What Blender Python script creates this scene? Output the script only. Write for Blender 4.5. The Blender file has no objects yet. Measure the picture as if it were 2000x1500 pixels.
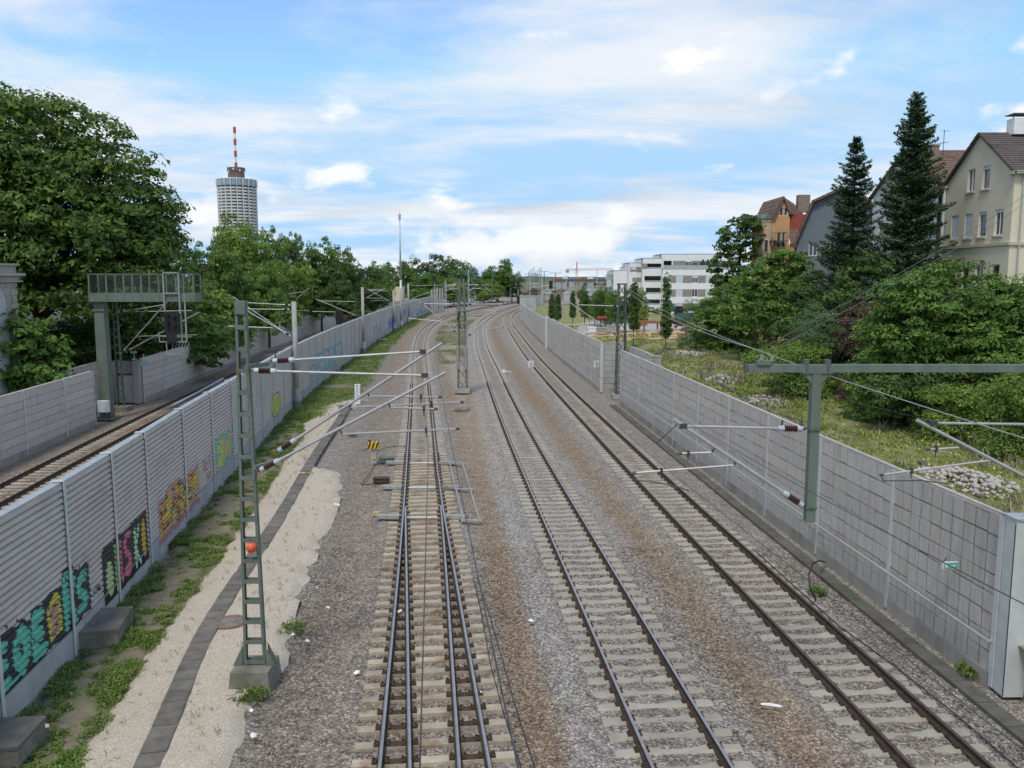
import bpy, math, random
import numpy as np
from mathutils import Vector, Matrix
random.seed(7); RNG = np.random.default_rng(7)
R = math.radians
sc = bpy.context.scene
COL = sc.collection

# ------------------------------------------------------------------ camera
CAMZ = 9.38; FPX = 1618.0; HORIZ = 544.0
PITCH = math.atan((750 - HORIZ) / FPX)
cd = bpy.data.cameras.new('camera'); cam = bpy.data.objects.new('camera', cd); COL.objects.link(cam)
cam.location = (0, 0, CAMZ); cam.rotation_euler = (R(90) - PITCH, 0, 0)
cd.sensor_width = 36.0; cd.lens = 36.0 * FPX / 2000.0
cd.clip_start = 0.1; cd.clip_end = 9000
sc.camera = cam
sc.render.resolution_x = 1024; sc.render.resolution_y = 768

# ------------------------------------------------------------------ sky, sun, exposure
SKY_OFF = (5.3, 2.1, 0.0); CUM_OFF = (3.4, 0.0, 0.0); TONE_OFF = (14.7, 9.4, 2.0)
SUN_EL = 58.0; SUN_AZ = 196.0        # azimuth clockwise from +Y: behind the camera, to the left
w = bpy.data.worlds.new('World'); sc.world = w; w.use_nodes = True
nt = w.node_tree; nt.nodes.clear()
def N(t, typ, **kw):
    n = t.nodes.new(typ)
    for k, v in kw.items():
        if k in ('op', 'operation'): n.operation = v
        elif k == 'blend': n.blend_type = v
        elif k == 'dt': n.data_type = v
        else: n.inputs[k].default_value = v
    return n
def LK(t, a, b): t.links.new(a, b)
out = N(nt, 'ShaderNodeOutputWorld'); bg = N(nt, 'ShaderNodeBackground'); bg.inputs['Strength'].default_value = 0.062
LK(nt, bg.outputs[0], out.inputs[0])
sky = N(nt, 'ShaderNodeTexSky'); sky.sky_type = 'NISHITA'; sky.sun_disc = False
sky.sun_elevation = R(SUN_EL); sky.sun_rotation = R(SUN_AZ); sky.altitude = 480; sky.air_density = 1.0; sky.dust_density = 0.2; sky.ozone_density = 1.6
tc = N(nt, 'ShaderNodeTexCoord')
sep = N(nt, 'ShaderNodeSeparateXYZ'); LK(nt, tc.outputs['Generated'], sep.inputs[0])
zc = N(nt, 'ShaderNodeMath', op='MAXIMUM'); LK(nt, sep.outputs[2], zc.inputs[0]); zc.inputs[1].default_value = 0.0
zp = N(nt, 'ShaderNodeMath', op='ADD'); LK(nt, zc.outputs[0], zp.inputs[0]); zp.inputs[1].default_value = 0.10
dv = N(nt, 'ShaderNodeVectorMath', op='DIVIDE'); LK(nt, tc.outputs['Generated'], dv.inputs[0])
cmb = N(nt, 'ShaderNodeCombineXYZ')
for i in range(3): LK(nt, zp.outputs[0], cmb.inputs[i])
LK(nt, cmb.outputs[0], dv.inputs[1])
flat = N(nt, 'ShaderNodeVectorMath', op='MULTIPLY'); LK(nt, dv.outputs[0], flat.inputs[0]); flat.inputs[1].default_value = (0.55, 0.8, 0.0)
offs = N(nt, 'ShaderNodeVectorMath', op='ADD'); LK(nt, flat.outputs[0], offs.inputs[0]); offs.inputs[1].default_value = SKY_OFF
# high layer: broad sheets with wisps
n1 = N(nt, 'ShaderNodeTexNoise', Scale=0.85, Detail=12.0, Roughness=0.6, Distortion=0.2); LK(nt, offs.outputs[0], n1.inputs['Vector'])
r1 = N(nt, 'ShaderNodeMapRange'); r1.interpolation_type = 'SMOOTHSTEP'; LK(nt, n1.outputs[0], r1.inputs[0])
r1.inputs[1].default_value = 0.41; r1.inputs[2].default_value = 0.61
# low layer: small cumulus rows near the horizon
nrm = N(nt, 'ShaderNodeVectorMath', op='MULTIPLY'); LK(nt, tc.outputs['Generated'], nrm.inputs[0]); nrm.inputs[1].default_value = (1.0, 1.0, 2.2)
nro = N(nt, 'ShaderNodeVectorMath', op='ADD'); LK(nt, nrm.outputs[0], nro.inputs[0]); nro.inputs[1].default_value = CUM_OFF
n2 = N(nt, 'ShaderNodeTexNoise', Scale=7.0, Detail=10.0, Roughness=0.5, Distortion=0.15); LK(nt, nro.outputs[0], n2.inputs['Vector'])
band = N(nt, 'ShaderNodeMapRange'); band.interpolation_type = 'SMOOTHSTEP'; LK(nt, sep.outputs[2], band.inputs[0])
band.inputs[1].default_value = 0.20; band.inputs[2].default_value = 0.02; band.inputs[3].default_value = -0.03; band.inputs[4].default_value = 0.11
ad = N(nt, 'ShaderNodeMath', op='ADD'); LK(nt, n2.outputs[0], ad.inputs[0]); LK(nt, band.outputs[0], ad.inputs[1])
r2 = N(nt, 'ShaderNodeMapRange'); r2.interpolation_type = 'SMOOTHSTEP'; LK(nt, ad.outputs[0], r2.inputs[0])
r2.inputs[1].default_value = 0.605; r2.inputs[2].default_value = 0.70
nup = N(nt, 'ShaderNodeVectorMath', op='ADD'); LK(nt, nro.outputs[0], nup.inputs[0]); nup.inputs[1].default_value = (0.0, 0.0, 0.06)
n2b = N(nt, 'ShaderNodeTexNoise', Scale=7.0, Detail=4.0, Roughness=0.5, Distortion=0.15); LK(nt, nup.outputs[0], n2b.inputs['Vector'])
sb = N(nt, 'ShaderNodeMath', op='SUBTRACT'); LK(nt, n2b.outputs[0], sb.inputs[0]); LK(nt, n2.outputs[0], sb.inputs[1])
rs = N(nt, 'ShaderNodeMapRange'); rs.interpolation_type = 'SMOOTHSTEP'; LK(nt, sb.outputs[0], rs.inputs[0]); rs.inputs[1].default_value = -.10; rs.inputs[2].default_value = .12
cum = N(nt, 'ShaderNodeMix'); cum.data_type = 'RGBA'; LK(nt, rs.outputs[0], cum.inputs[0]); cum.inputs[6].default_value = (9.3, 9.35, 9.45, 1); cum.inputs[7].default_value = (6.9, 7.5, 8.2, 1)
# cloud tone: thick parts greyer
n3 = N(nt, 'ShaderNodeTexNoise', Scale=0.9, Detail=6.0, Roughness=0.55)
o3 = N(nt, 'ShaderNodeVectorMath', op='ADD'); LK(nt, flat.outputs[0], o3.inputs[0]); o3.inputs[1].default_value = TONE_OFF
LK(nt, o3.outputs[0], n3.inputs['Vector'])
r3 = N(nt, 'ShaderNodeMapRange'); r3.interpolation_type = 'SMOOTHSTEP'; LK(nt, n3.outputs[0], r3.inputs[0])
r3.inputs[1].default_value = 0.52; r3.inputs[2].default_value = 0.76
tone = N(nt, 'ShaderNodeMix'); tone.data_type = 'RGBA'; LK(nt, r3.outputs[0], tone.inputs[0])
tone.inputs[6].default_value = (8.2, 8.4, 8.8, 1); tone.inputs[7].default_value = (5.2, 5.7, 6.2, 1)
base = N(nt, 'ShaderNodeMix'); base.data_type = 'RGBA'; base.blend_type = 'MULTIPLY'; base.inputs[0].default_value = 1.0
LK(nt, sky.outputs[0], base.inputs[6]); base.inputs[7].default_value = (1.45, 1.8, 1.95, 1)
cl = N(nt, 'ShaderNodeVectorMath', op='MINIMUM'); LK(nt, base.outputs[2], cl.inputs[0]); cl.inputs[1].default_value = (3.8, 6.3, 9.1)   # clear air never glares white at the horizon
# thin high veil everywhere
veil = N(nt, 'ShaderNodeMix'); veil.data_type = 'RGBA'; veil.inputs[0].default_value = 0.08
LK(nt, cl.outputs[0], veil.inputs[6]); veil.inputs[7].default_value = (6.0, 7.6, 9.4, 1)
mx1 = N(nt, 'ShaderNodeMix'); mx1.data_type = 'RGBA'
m1 = N(nt, 'ShaderNodeMath', op='MULTIPLY'); LK(nt, r1.outputs[0], m1.inputs[0]); m1.inputs[1].default_value = 0.9
LK(nt, m1.outputs[0], mx1.inputs[0]); LK(nt, veil.outputs[2], mx1.inputs[6]); LK(nt, tone.outputs[2], mx1.inputs[7])
mx2 = N(nt, 'ShaderNodeMix'); mx2.data_type = 'RGBA'
m2 = N(nt, 'ShaderNodeMath', op='MULTIPLY'); LK(nt, r2.outputs[0], m2.inputs[0]); m2.inputs[1].default_value = 0.9
LK(nt, m2.outputs[0], mx2.inputs[0]); LK(nt, mx1.outputs[2], mx2.inputs[6]); LK(nt, cum.outputs[2], mx2.inputs[7])
LK(nt, mx2.outputs[2], bg.inputs[0])

sd = bpy.data.lights.new('sun', 'SUN'); sun = bpy.data.objects.new('sun', sd); COL.objects.link(sun)
sd.energy = 1.35; sd.angle = R(14); sd.color = (1.0, 0.92, 0.80)
sun.rotation_euler = (R(90 - SUN_EL), 0, R(180 - SUN_AZ) + math.pi)
_d = Vector((math.sin(R(SUN_AZ)) * math.cos(R(SUN_EL)), math.cos(R(SUN_AZ)) * math.cos(R(SUN_EL)), math.sin(R(SUN_EL))))
sun.rotation_euler = _d.to_track_quat('Z', 'Y').to_euler(); sun.location = (0, -20, 60)
sc.view_settings.view_transform = 'Standard'; sc.view_settings.look = 'None'; sc.view_settings.gamma = 1
sc.view_settings.exposure = 0.82; sc.view_settings.use_curve_mapping = False
sc.cycles.max_bounces = 6; sc.cycles.diffuse_bounces = 3; sc.cycles.glossy_bounces = 2; sc.cycles.transmission_bounces = 3
sc.cycles.transparent_max_bounces = 6; sc.cycles.caustics_reflective = False; sc.cycles.caustics_refractive = False

# ------------------------------------------------------------------ helpers
_c, _s = math.cos(PITCH), math.sin(PITCH)
def at(px, py, Y):
    """world point seen at photo pixel (px, py) at the distance Y"""
    u = (px - 1000) / FPX; v = (750 - py) / FPX
    d = (u, _c + v * _s, -_s + v * _c); t = Y / d[1]
    return Vector((d[0] * t, Y, CAMZ + d[2] * t))
def gr(px, py, z=0.0):
    u = (px - 1000) / FPX; v = (750 - py) / FPX
    d = (u, _c + v * _s, -_s + v * _c); t = (z - CAMZ) / d[2]
    return Vector((d[0] * t, d[1] * t, z))
def spl(pts):
    a = np.array(pts, float); x, y = a[:, 0], a[:, 1]; n = len(x); h = np.diff(x)
    A = np.zeros((n, n)); b = np.zeros(n); A[0, 0] = A[-1, -1] = 1
    for i in range(1, n - 1):
        A[i, i-1] = h[i-1]; A[i, i] = 2 * (h[i-1] + h[i]); A[i, i+1] = h[i]
        b[i] = 6 * ((y[i+1] - y[i]) / h[i] - (y[i] - y[i-1]) / h[i-1])
    m = np.linalg.solve(A, b)
    def f(t):
        t = np.asarray(t, float); i = np.clip(np.searchsorted(x, t) - 1, 0, n - 2); d = t - x[i]
        B = (y[i+1] - y[i]) / h[i] - h[i] * (2 * m[i] + m[i+1]) / 6
        r = y[i] + B * d + m[i] / 2 * d * d + (m[i+1] - m[i]) / (6 * h[i]) * d ** 3
        return r
    return f
class Curve:
    """a line on plan given as x(y), walked by arc length"""
    def __init__(s, pts, step=0.1):
        s.f = spl(pts); s.y0, s.y1 = pts[0][0], pts[-1][0]
        s.ys = np.arange(s.y0, s.y1, step); s.xs = s.f(s.ys)
        s.S = np.concatenate([[0], np.cumsum(np.hypot(np.diff(s.xs), np.diff(s.ys)))]); s.L = s.S[-1]
    def x(s, y): return s.f(y)
    def s_of_y(s, y): return float(np.interp(y, s.ys, s.S))
    def p(s, a, off=0.0):
        a = np.asarray(a, float)
        y = np.interp(a, s.S, s.ys); x = s.f(y); dx = (s.f(y + .05) - s.f(y - .05)) / .1
        l = np.sqrt(1 + dx * dx)
        return x + off / l, y - off * dx / l, np.arctan2(1 / l, dx / l)   # x, y, heading of the tangent

WORLDLOC = {}
def wl(o): return WORLDLOC.get(o.name, Vector((0, 0, 0))) if o is not None else Vector((0, 0, 0))
class MB:
    def __init__(s): s.v = []; s.f = []; s.m = []
    def add(s, vs, fs, mi=0):
        b = len(s.v); s.v.extend([tuple(q) for q in vs]); s.f.extend([tuple(b + i for i in f) for f in fs]); s.m.extend([mi] * len(fs)); return s
    def box(s, c, d, rz=0.0, mi=0, M=None):
        x, y, z = d[0] / 2, d[1] / 2, d[2] / 2
        vs = [Vector((i * x, j * y, k * z)) for i in (-1, 1) for j in (-1, 1) for k in (-1, 1)]
        if M is not None: vs = [M @ q for q in vs]
        elif rz: 
            Q = Matrix.Rotation(rz, 3, 'Z'); vs = [Q @ q for q in vs]
        c = Vector(c)
        return s.add([q + c for q in vs], [(0, 1, 3, 2), (4, 6, 7, 5), (0, 4, 5, 1), (2, 3, 7, 6), (0, 2, 6, 4), (1, 5, 7, 3)], mi)
    def bar(s, a, b, w, h=None, mi=0, up=(0, 0, 1)):
        a, b = Vector(a), Vector(b); h = w if h is None else h
        z = (b - a); L = z.length
        if L < 1e-6: return s
        z.normalize(); u = Vector(up); x = u.cross(z)
        if x.length < 1e-3: x = Vector((1, 0, 0)).cross(z)
        x.normalize(); y = z.cross(x)
        M = Matrix((x, y, z)).transposed()
        return s.box((a + b) / 2, (w, h, L), M=M, mi=mi)
    def tube(s, a, b, r, n=8, r2=None, mi=0, cap=True):
        a, b = Vector(a), Vector(b); z = (b - a); r2 = r if r2 is None else r2
        if z.length < 1e-6: return s
        z.normalize(); x = z.orthogonal().normalized(); y = z.cross(x)
        vs = []
        for i in range(n):
            t = 2 * math.pi * i / n; d = x * math.cos(t) + y * math.sin(t); vs += [a + d * r, b + d * r2]
        fs = [(2 * i, 2 * ((i + 1) % n), 2 * ((i + 1) % n) + 1, 2 * i + 1) for i in range(n)]
        if cap: fs += [tuple(2 * i for i in range(n))[::-1], tuple(2 * i + 1 for i in range(n))]
        return s.add(vs, fs, mi)
    def path(s, pts, r, n=6, mi=0):
        for a, b in zip(pts[:-1], pts[1:]): s.tube(a, b, r, n, mi=mi)
        return s
    def lathe(s, prof, c=(0, 0, 0), n=24, mi=0, M=None):
        vs = []; k = len(prof)
        for i in range(n):
            t = 2 * math.pi * i / n
            for r, z in prof:
                q = Vector((r * math.cos(t), r * math.sin(t), z))
                vs.append((M @ q if M is not None else q) + Vector(c))
        fs = []
        for i in range(n):
            j = (i + 1) % n
            for q in range(k - 1): fs.append((i * k + q, j * k + q, j * k + q + 1, i * k + q + 1))
        fs.append(tuple(i * k for i in range(n))[::-1]); fs.append(tuple(i * k + k - 1 for i in range(n)))
        return s.add(vs, fs, mi)
    def poly(s, pts, th, axis, mi=0):
        """flat convex or simple outline given thickness along the vector axis"""
        ax = Vector(axis).normalized() * th; n = len(pts); P = [Vector(q) for q in pts]
        return s.add(P + [q + ax for q in P], [tuple(range(n))[::-1], tuple(range(n, 2 * n))] + [(i, (i + 1) % n, n + (i + 1) % n, n + i) for i in range(n)], mi)
    def mesh(s, name, org=Vector((0, 0, 0)), smooth=False):
        me = bpy.data.meshes.new(name); o = org
        me.from_pydata([(q[0] - o[0], q[1] - o[1], q[2] - o[2]) for q in s.v], [], s.f)
        if any(s.m): me.polygons.foreach_set('material_index', s.m)
        if smooth: me.polygons.foreach_set('use_smooth', [True] * len(s.f))
        me.update(); return me
    def build(s, name, mat, parent=None, smooth=False, kind=None):
        o = wl(parent); me = s.mesh(name, o, smooth)
        return put(name, me, mat, parent, kind)
def put(name, me, mat, parent=None, kind=None, loc=None, rz=0.0):
    ob = bpy.data.objects.new(name, me); COL.objects.link(ob)
    for q in (mat if isinstance(mat, (list, tuple)) else [mat]):
        if q is not None and len(me.materials) < (len(mat) if isinstance(mat, (list, tuple)) else 1): me.materials.append(q)
    if parent is not None: ob.parent = parent
    WORLDLOC[ob.name] = wl(parent)
    if loc is not None:
        ob.location = Vector(loc) - wl(parent); WORLDLOC[ob.name] = Vector(loc)
    if rz: ob.rotation_euler = (0, 0, rz)
    if kind: ob['kind'] = kind
    return ob
def thing(name, label, cat, loc=(0, 0, 0), group=None):
    o = bpy.data.objects.new(name, None); COL.objects.link(o); o.location = loc; o.empty_display_size = 0.2
    WORLDLOC[o.name] = Vector(loc); tag(o, label, cat, group); return o
def tag(o, label, cat=None, group=None):
    o['label'] = label
    if cat: o['category'] = cat
    if group: o['group'] = group
    return o
def npmesh(name, V, F, attrs=None, smooth=False):
    """mesh from numpy arrays; F is (n, 3) or (n, 4)"""
    me = bpy.data.meshes.new(name); V = np.asarray(V, np.float32); F = np.asarray(F, np.int32); k = F.shape[1]
    me.vertices.add(len(V)); me.vertices.foreach_set('co', V.ravel())
    me.loops.add(F.size); me.loops.foreach_set('vertex_index', F.ravel())
    me.polygons.add(len(F)); me.polygons.foreach_set('loop_start', np.arange(0, F.size, k, dtype=np.int32))
    if smooth: me.polygons.foreach_set('use_smooth', np.ones(len(F), bool))
    me.update(calc_edges=True)
    for nm, (typ, dom, arr) in (attrs or {}).items():
        a = me.attributes.new(nm, typ, dom)
        a.data.foreach_set('color' if 'COLOR' in typ else 'value', np.asarray(arr, np.float32).ravel())
    return me
def grid(xs2, ys2, zs2):
    """vertices and quads of a structured grid (2-D arrays)"""
    n, m = xs2.shape; V = np.stack([xs2, ys2, zs2], -1).reshape(-1, 3)
    i = np.arange(n * m).reshape(n, m)
    F = np.stack([i[:-1, :-1], i[:-1, 1:], i[1:, 1:], i[1:, :-1]], -1).reshape(-1, 4)
    return V, F
def _vn(x, y, T):
    i = np.floor(x).astype(int); j = np.floor(y).astype(int); u = x - i; v = y - j
    u = u * u * (3 - 2 * u); v = v * v * (3 - 2 * v); g = lambda p, q: T[p % 64, q % 64]
    return (g(i, j) * (1 - u) + g(i + 1, j) * u) * (1 - v) + (g(i, j + 1) * (1 - u) + g(i + 1, j + 1) * u) * v
def vnoise(x, y, scale, seed=0):
    """cheap smooth noise on arrays, about -1..1: three turned octaves of value noise"""
    T = np.random.default_rng(seed).uniform(-1, 1, (64, 64)); x = np.asarray(x, float) * scale; y = np.asarray(y, float) * scale; r = 0.0
    for k, (an, f, w_) in enumerate(((.6, 1.0, .62), (1.9, 1.93, .36), (2.7, 3.7, .2))):
        c, s_ = math.cos(an), math.sin(an); r = r + w_ * _vn((x * c - y * s_) * f + 7.3 * k, (x * s_ + y * c) * f + 3.1 * k, T)
    return r * 1.25

# ------------------------------------------------------------------ materials
def lin(h):
    h = h.lstrip('#'); c = [int(h[i:i + 2], 16) / 255 for i in (0, 2, 4)]
    return tuple((q / 12.92 if q <= .04045 else ((q + .055) / 1.055) ** 2.4) for q in c) + (1,)
def M_(name, a, b=None, scale=3.0, rough=0.8, metal=0.0, bump=0.0, bscale=None, stretch=(1, 1, 1), detail=6, attr=None, third=None, rnd=0.0, spec=0.4, lo=.35, hi=.65, detail_scale=None):
    """procedural material: two (or three) tones mixed by world-space noise, optional bump, per-object variation"""
    m = bpy.data.materials.new(name); m.use_nodes = True; t = m.node_tree; p = t.nodes['Principled BSDF']
    p.inputs['Roughness'].default_value = rough; p.inputs['Metallic'].default_value = metal; p.inputs['Specular IOR Level'].default_value = spec
    a = a if len(a) == 4 else tuple(a) + (1,); b = a if b is None else (b if len(b) == 4 else tuple(b) + (1,))
    g = N(t, 'ShaderNodeNewGeometry'); mp = N(t, 'ShaderNodeVectorMath', op='MULTIPLY'); LK(t, g.outputs['Position'], mp.inputs[0]); mp.inputs[1].default_value = stretch
    nz = N(t, 'ShaderNodeTexNoise', Scale=scale, Detail=float(detail), Roughness=0.6); LK(t, mp.outputs[0], nz.inputs['Vector'])
    rg = N(t, 'ShaderNodeMapRange'); LK(t, nz.outputs[0], rg.inputs[0]); rg.inputs[1].default_value = lo; rg.inputs[2].default_value = hi
    mx = N(t, 'ShaderNodeMix'); mx.data_type = 'RGBA'; LK(t, rg.outputs[0], mx.inputs[0]); mx.inputs[6].default_value = a; mx.inputs[7].default_value = b
    o = mx.outputs[2]
    if third is not None:
        n3 = N(t, 'ShaderNodeTexNoise', Scale=(detail_scale or scale * 0.23), Detail=5.0, Roughness=0.65); LK(t, mp.outputs[0], n3.inputs['Vector'])
        r3 = N(t, 'ShaderNodeMapRange'); LK(t, n3.outputs[0], r3.inputs[0]); r3.inputs[1].default_value = .52; r3.inputs[2].default_value = .7
        m3 = N(t, 'ShaderNodeMix'); m3.data_type = 'RGBA'; LK(t, r3.outputs[0], m3.inputs[0]); LK(t, o, m3.inputs[6]); m3.inputs[7].default_value = third if len(third) == 4 else tuple(third) + (1,)
        o = m3.outputs[2]
    if attr:
        at_ = N(t, 'ShaderNodeAttribute'); at_.attribute_name = attr
        ma = N(t, 'ShaderNodeMix'); ma.data_type = 'RGBA'; ma.blend_type = 'MULTIPLY'; ma.inputs[0].default_value = 1; LK(t, o, ma.inputs[6]); LK(t, at_.outputs['Color'], ma.inputs[7]); o = ma.outputs[2]
    if rnd:
        oi = N(t, 'ShaderNodeObjectInfo'); rr = N(t, 'ShaderNodeMapRange'); LK(t, oi.outputs['Random'], rr.inputs[0]); rr.inputs[3].default_value = 1 - rnd; rr.inputs[4].default_value = 1 + rnd
        hv = N(t, 'ShaderNodeHueSaturation'); LK(t, rr.outputs[0], hv.inputs['Value']); LK(t, o, hv.inputs['Color']); o = hv.outputs[0]
    LK(t, o, p.inputs['Base Color'])
    if bump:
        nb = N(t, 'ShaderNodeTexNoise', Scale=bscale or scale * 4, Detail=6.0, Roughness=0.65); LK(t, mp.outputs[0], nb.inputs['Vector'])
        bp = N(t, 'ShaderNodeBump'); bp.inputs['Strength'].default_value = bump; bp.inputs['Distance'].default_value = 0.05
        LK(t, nb.outputs[0], bp.inputs['Height']); LK(t, bp.outputs[0], p.inputs['Normal'])
    return m
def leafmat(name, a, b, trans=0.3, rough=0.6):
    m = bpy.data.materials.new(name); m.use_nodes = True; t = m.node_tree; p = t.nodes['Principled BSDF']; o = t.nodes['Material Output']
    p.inputs['Roughness'].default_value = rough; p.inputs['Specular IOR Level'].default_value = 0.3
    at_ = N(t, 'ShaderNodeAttribute'); at_.attribute_name = 'var'
    mx = N(t, 'ShaderNodeMix'); mx.data_type = 'RGBA'; LK(t, at_.outputs['Fac'], mx.inputs[0]); mx.inputs[6].default_value = tuple(a) + (1,); mx.inputs[7].default_value = tuple(b) + (1,)
    oi = N(t, 'ShaderNodeObjectInfo'); rr = N(t, 'ShaderNodeMapRange'); LK(t, oi.outputs['Random'], rr.inputs[0]); rr.inputs[3].default_value = .85; rr.inputs[4].default_value = 1.15
    hv = N(t, 'ShaderNodeHueSaturation'); LK(t, rr.outputs[0], hv.inputs['Value']); LK(t, mx.outputs[2], hv.inputs['Color'])
    LK(t, hv.outputs[0], p.inputs['Base Color'])
    tr = N(t, 'ShaderNodeBsdfTranslucent'); LK(t, hv.outputs[0], tr.inputs[0])
    ms = N(t, 'ShaderNodeMixShader'); ms.inputs[0].default_value = trans; LK(t, p.outputs[0], ms.inputs[1]); LK(t, tr.outputs[0], ms.inputs[2]); LK(t, ms.outputs[0], o.inputs[0])
    return m
def vcolmat(name, rough=0.6):
    m = bpy.data.materials.new(name); m.use_nodes = True; t = m.node_tree; p = t.nodes['Principled BSDF']; p.inputs['Roughness'].default_value = rough
    at_ = N(t, 'ShaderNodeAttribute'); at_.attribute_name = 'paint'
    g = N(t, 'ShaderNodeNewGeometry'); nz = N(t, 'ShaderNodeTexNoise', Scale=7.0, Detail=5.0); LK(t, g.outputs['Position'], nz.inputs['Vector'])
    rg = N(t, 'ShaderNodeMapRange'); LK(t, nz.outputs[0], rg.inputs[0]); rg.inputs[3].default_value = .8; rg.inputs[4].default_value = 1.15
    hv = N(t, 'ShaderNodeHueSaturation'); LK(t, rg.outputs[0], hv.inputs['Value']); LK(t, at_.outputs['Color'], hv.inputs['Color']); LK(t, hv.outputs[0], p.inputs['Base Color'])
    return m
def stonemat(name, scale, tones, attr=None, bump=0.9, big=None):
    """crushed stone: one tone per cell, tinted by an attribute (rust and dust zones)"""
    m = bpy.data.materials.new(name); m.use_nodes = True; t = m.node_tree; p = t.nodes['Principled BSDF']; p.inputs['Roughness'].default_value = 0.9; p.inputs['Specular IOR Level'].default_value = 0.25
    g = N(t, 'ShaderNodeNewGeometry')
    wn = N(t, 'ShaderNodeTexNoise', Scale=scale * .8, Detail=2.0); LK(t, g.outputs['Position'], wn.inputs['Vector'])
    wa = N(t, 'ShaderNodeVectorMath', op='SCALE'); LK(t, wn.outputs['Color'], wa.inputs[0]); wa.inputs['Scale'].default_value = 0.7 / scale
    wb = N(t, 'ShaderNodeVectorMath', op='ADD'); LK(t, g.outputs['Position'], wb.inputs[0]); LK(t, wa.outputs[0], wb.inputs[1])
    vo = N(t, 'ShaderNodeTexVoronoi', Scale=scale); LK(t, wb.outputs[0], vo.inputs['Vector'])
    sp = N(t, 'ShaderNodeSeparateColor'); LK(t, vo.outputs['Color'], sp.inputs[0])
    cr = N(t, 'ShaderNodeValToRGB'); cr.color_ramp.interpolation = 'LINEAR'
    e = cr.color_ramp.elements
    for i, (pos, c) in enumerate(tones):
        el = e[i] if i < 2 else e.new(pos); el.position = pos; el.color = c if len(c) == 4 else tuple(c) + (1,)
    LK(t, sp.outputs[0], cr.inputs[0]); o = cr.outputs[0]
    if attr:
        a_ = N(t, 'ShaderNodeAttribute'); a_.attribute_name = attr
        nb = N(t, 'ShaderNodeTexNoise', Scale=1.6, Detail=7.0, Roughness=0.68); LK(t, g.outputs['Position'], nb.inputs['Vector'])
        rb = N(t, 'ShaderNodeMapRange'); LK(t, nb.outputs[0], rb.inputs[0]); rb.inputs[1].default_value = .3; rb.inputs[2].default_value = .7; rb.inputs[3].default_value = .78; rb.inputs[4].default_value = 1.2
        hv = N(t, 'ShaderNodeHueSaturation'); LK(t, rb.outputs[0], hv.inputs['Value']); LK(t, a_.outputs['Color'], hv.inputs['Color'])
        ma = N(t, 'ShaderNodeMix'); ma.data_type = 'RGBA'; ma.blend_type = 'MULTIPLY'; ma.inputs[0].default_value = 1; LK(t, o, ma.inputs[6]); LK(t, hv.outputs[0], ma.inputs[7]); o = ma.outputs[2]
    LK(t, o, p.inputs['Base Color'])
    bp = N(t, 'ShaderNodeBump'); bp.inputs['Strength'].default_value = bump; bp.inputs['Distance'].default_value = 0.9 / scale; bp.invert = True
    LK(t, vo.outputs['Distance'], bp.inputs['Height']); LK(t, bp.outputs[0], p.inputs['Normal'])
    return m
MAT = {}
MAT['ballast'] = stonemat('ballast', 21.0, [(0, (.13, .115, .10)), (.35, (.225, .203, .178)), (.6, (.285, .26, .23)), (.8, (.355, .33, .298)), (1, (.52, .495, .455))], 'tint')
MAT['sand'] = stonemat('sandy_gravel', 42.0, [(0, (.37, .31, .23)), (.4, (.46, .395, .305)), (.75, (.51, .45, .36)), (1, (.60, .55, .465))], None, 0.3)
MAT['soil'] = M_('soil', (.17, .145, .09), (.27, .235, .16), 3.2, .95, bump=.8, bscale=22, third=(.17, .19, .07), detail_scale=1.6)
MAT['meadow'] = M_('meadow_soil', (.16, .17, .055), (.27, .26, .105), 0.7, .95, bump=.5, bscale=9, third=(.26, .23, .14))
MAT['ground'] = M_('far_ground', (.09, .10, .05), (.17, .16, .11), 0.05, .95)
MAT['concrete'] = M_('concrete', (.30, .295, .28), (.38, .37, .35), 1.6, .85, bump=.25, stretch=(1, 1, .35), third=(.24, .235, .215))
MAT['foot'] = M_('foot_concrete', (.30, .275, .235), (.37, .345, .30), 1.6, .9, bump=.25, stretch=(1, 1, .3), third=(.19, .18, .15))
MAT['plinth'] = M_('plinth_concrete', (.36, .37, .375), (.44, .445, .44), 1.3, .85, bump=.15, stretch=(1, 1, .3), third=(.30, .30, .285))
MAT['old_concrete'] = M_('mossy_concrete', (.17, .155, .13), (.26, .24, .205), 3.0, .9, bump=.4, third=(.10, .115, .07))
MAT['sleeper'] = M_('sleeper_concrete', (.305, .277, .225), (.385, .352, .29), 2.5, .85, bump=.15, rnd=.10, third=(.29, .235, .165))
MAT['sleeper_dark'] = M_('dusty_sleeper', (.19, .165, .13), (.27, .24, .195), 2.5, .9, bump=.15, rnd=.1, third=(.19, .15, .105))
MAT['bearer'] = M_('stained_bearer', (.345, .29, .21), (.44, .385, .29), 3.0, .85, bump=.2, rnd=.14, third=(.20, .095, .038), detail_scale=1.1)
MAT['rail_side'] = M_('rail_rust', (.052, .036, .026), (.10, .068, .047), 5, .8, .2)
MAT['rail_top'] = M_('rail_polished', (.40, .37, .36), (.50, .47, .46), 4, .42, .85)
MAT['rail_dull'] = M_('rail_dull', (.115, .088, .066), (.16, .125, .10), 4, .5, .6)
MAT['clip'] = M_('fastening_rust', (.045, .028, .02), (.085, .052, .034), 6, .85)
MAT['panel'] = M_('wood_concrete_panel', (.52, .478, .432), (.61, .565, .515), 5.5, .95, bump=.9, bscale=38, stretch=(1.5, 1.5, .22), rnd=.07, third=(.45, .412, .37), detail_scale=2.2)
MAT['panel_left'] = M_('pale_concrete_panel', (.55, .50, .45), (.64, .59, .535), 6.5, .95, bump=.7, bscale=40, stretch=(1.5, 1.5, .2), rnd=.07, third=(.48, .435, .39), detail_scale=2.4)
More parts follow.
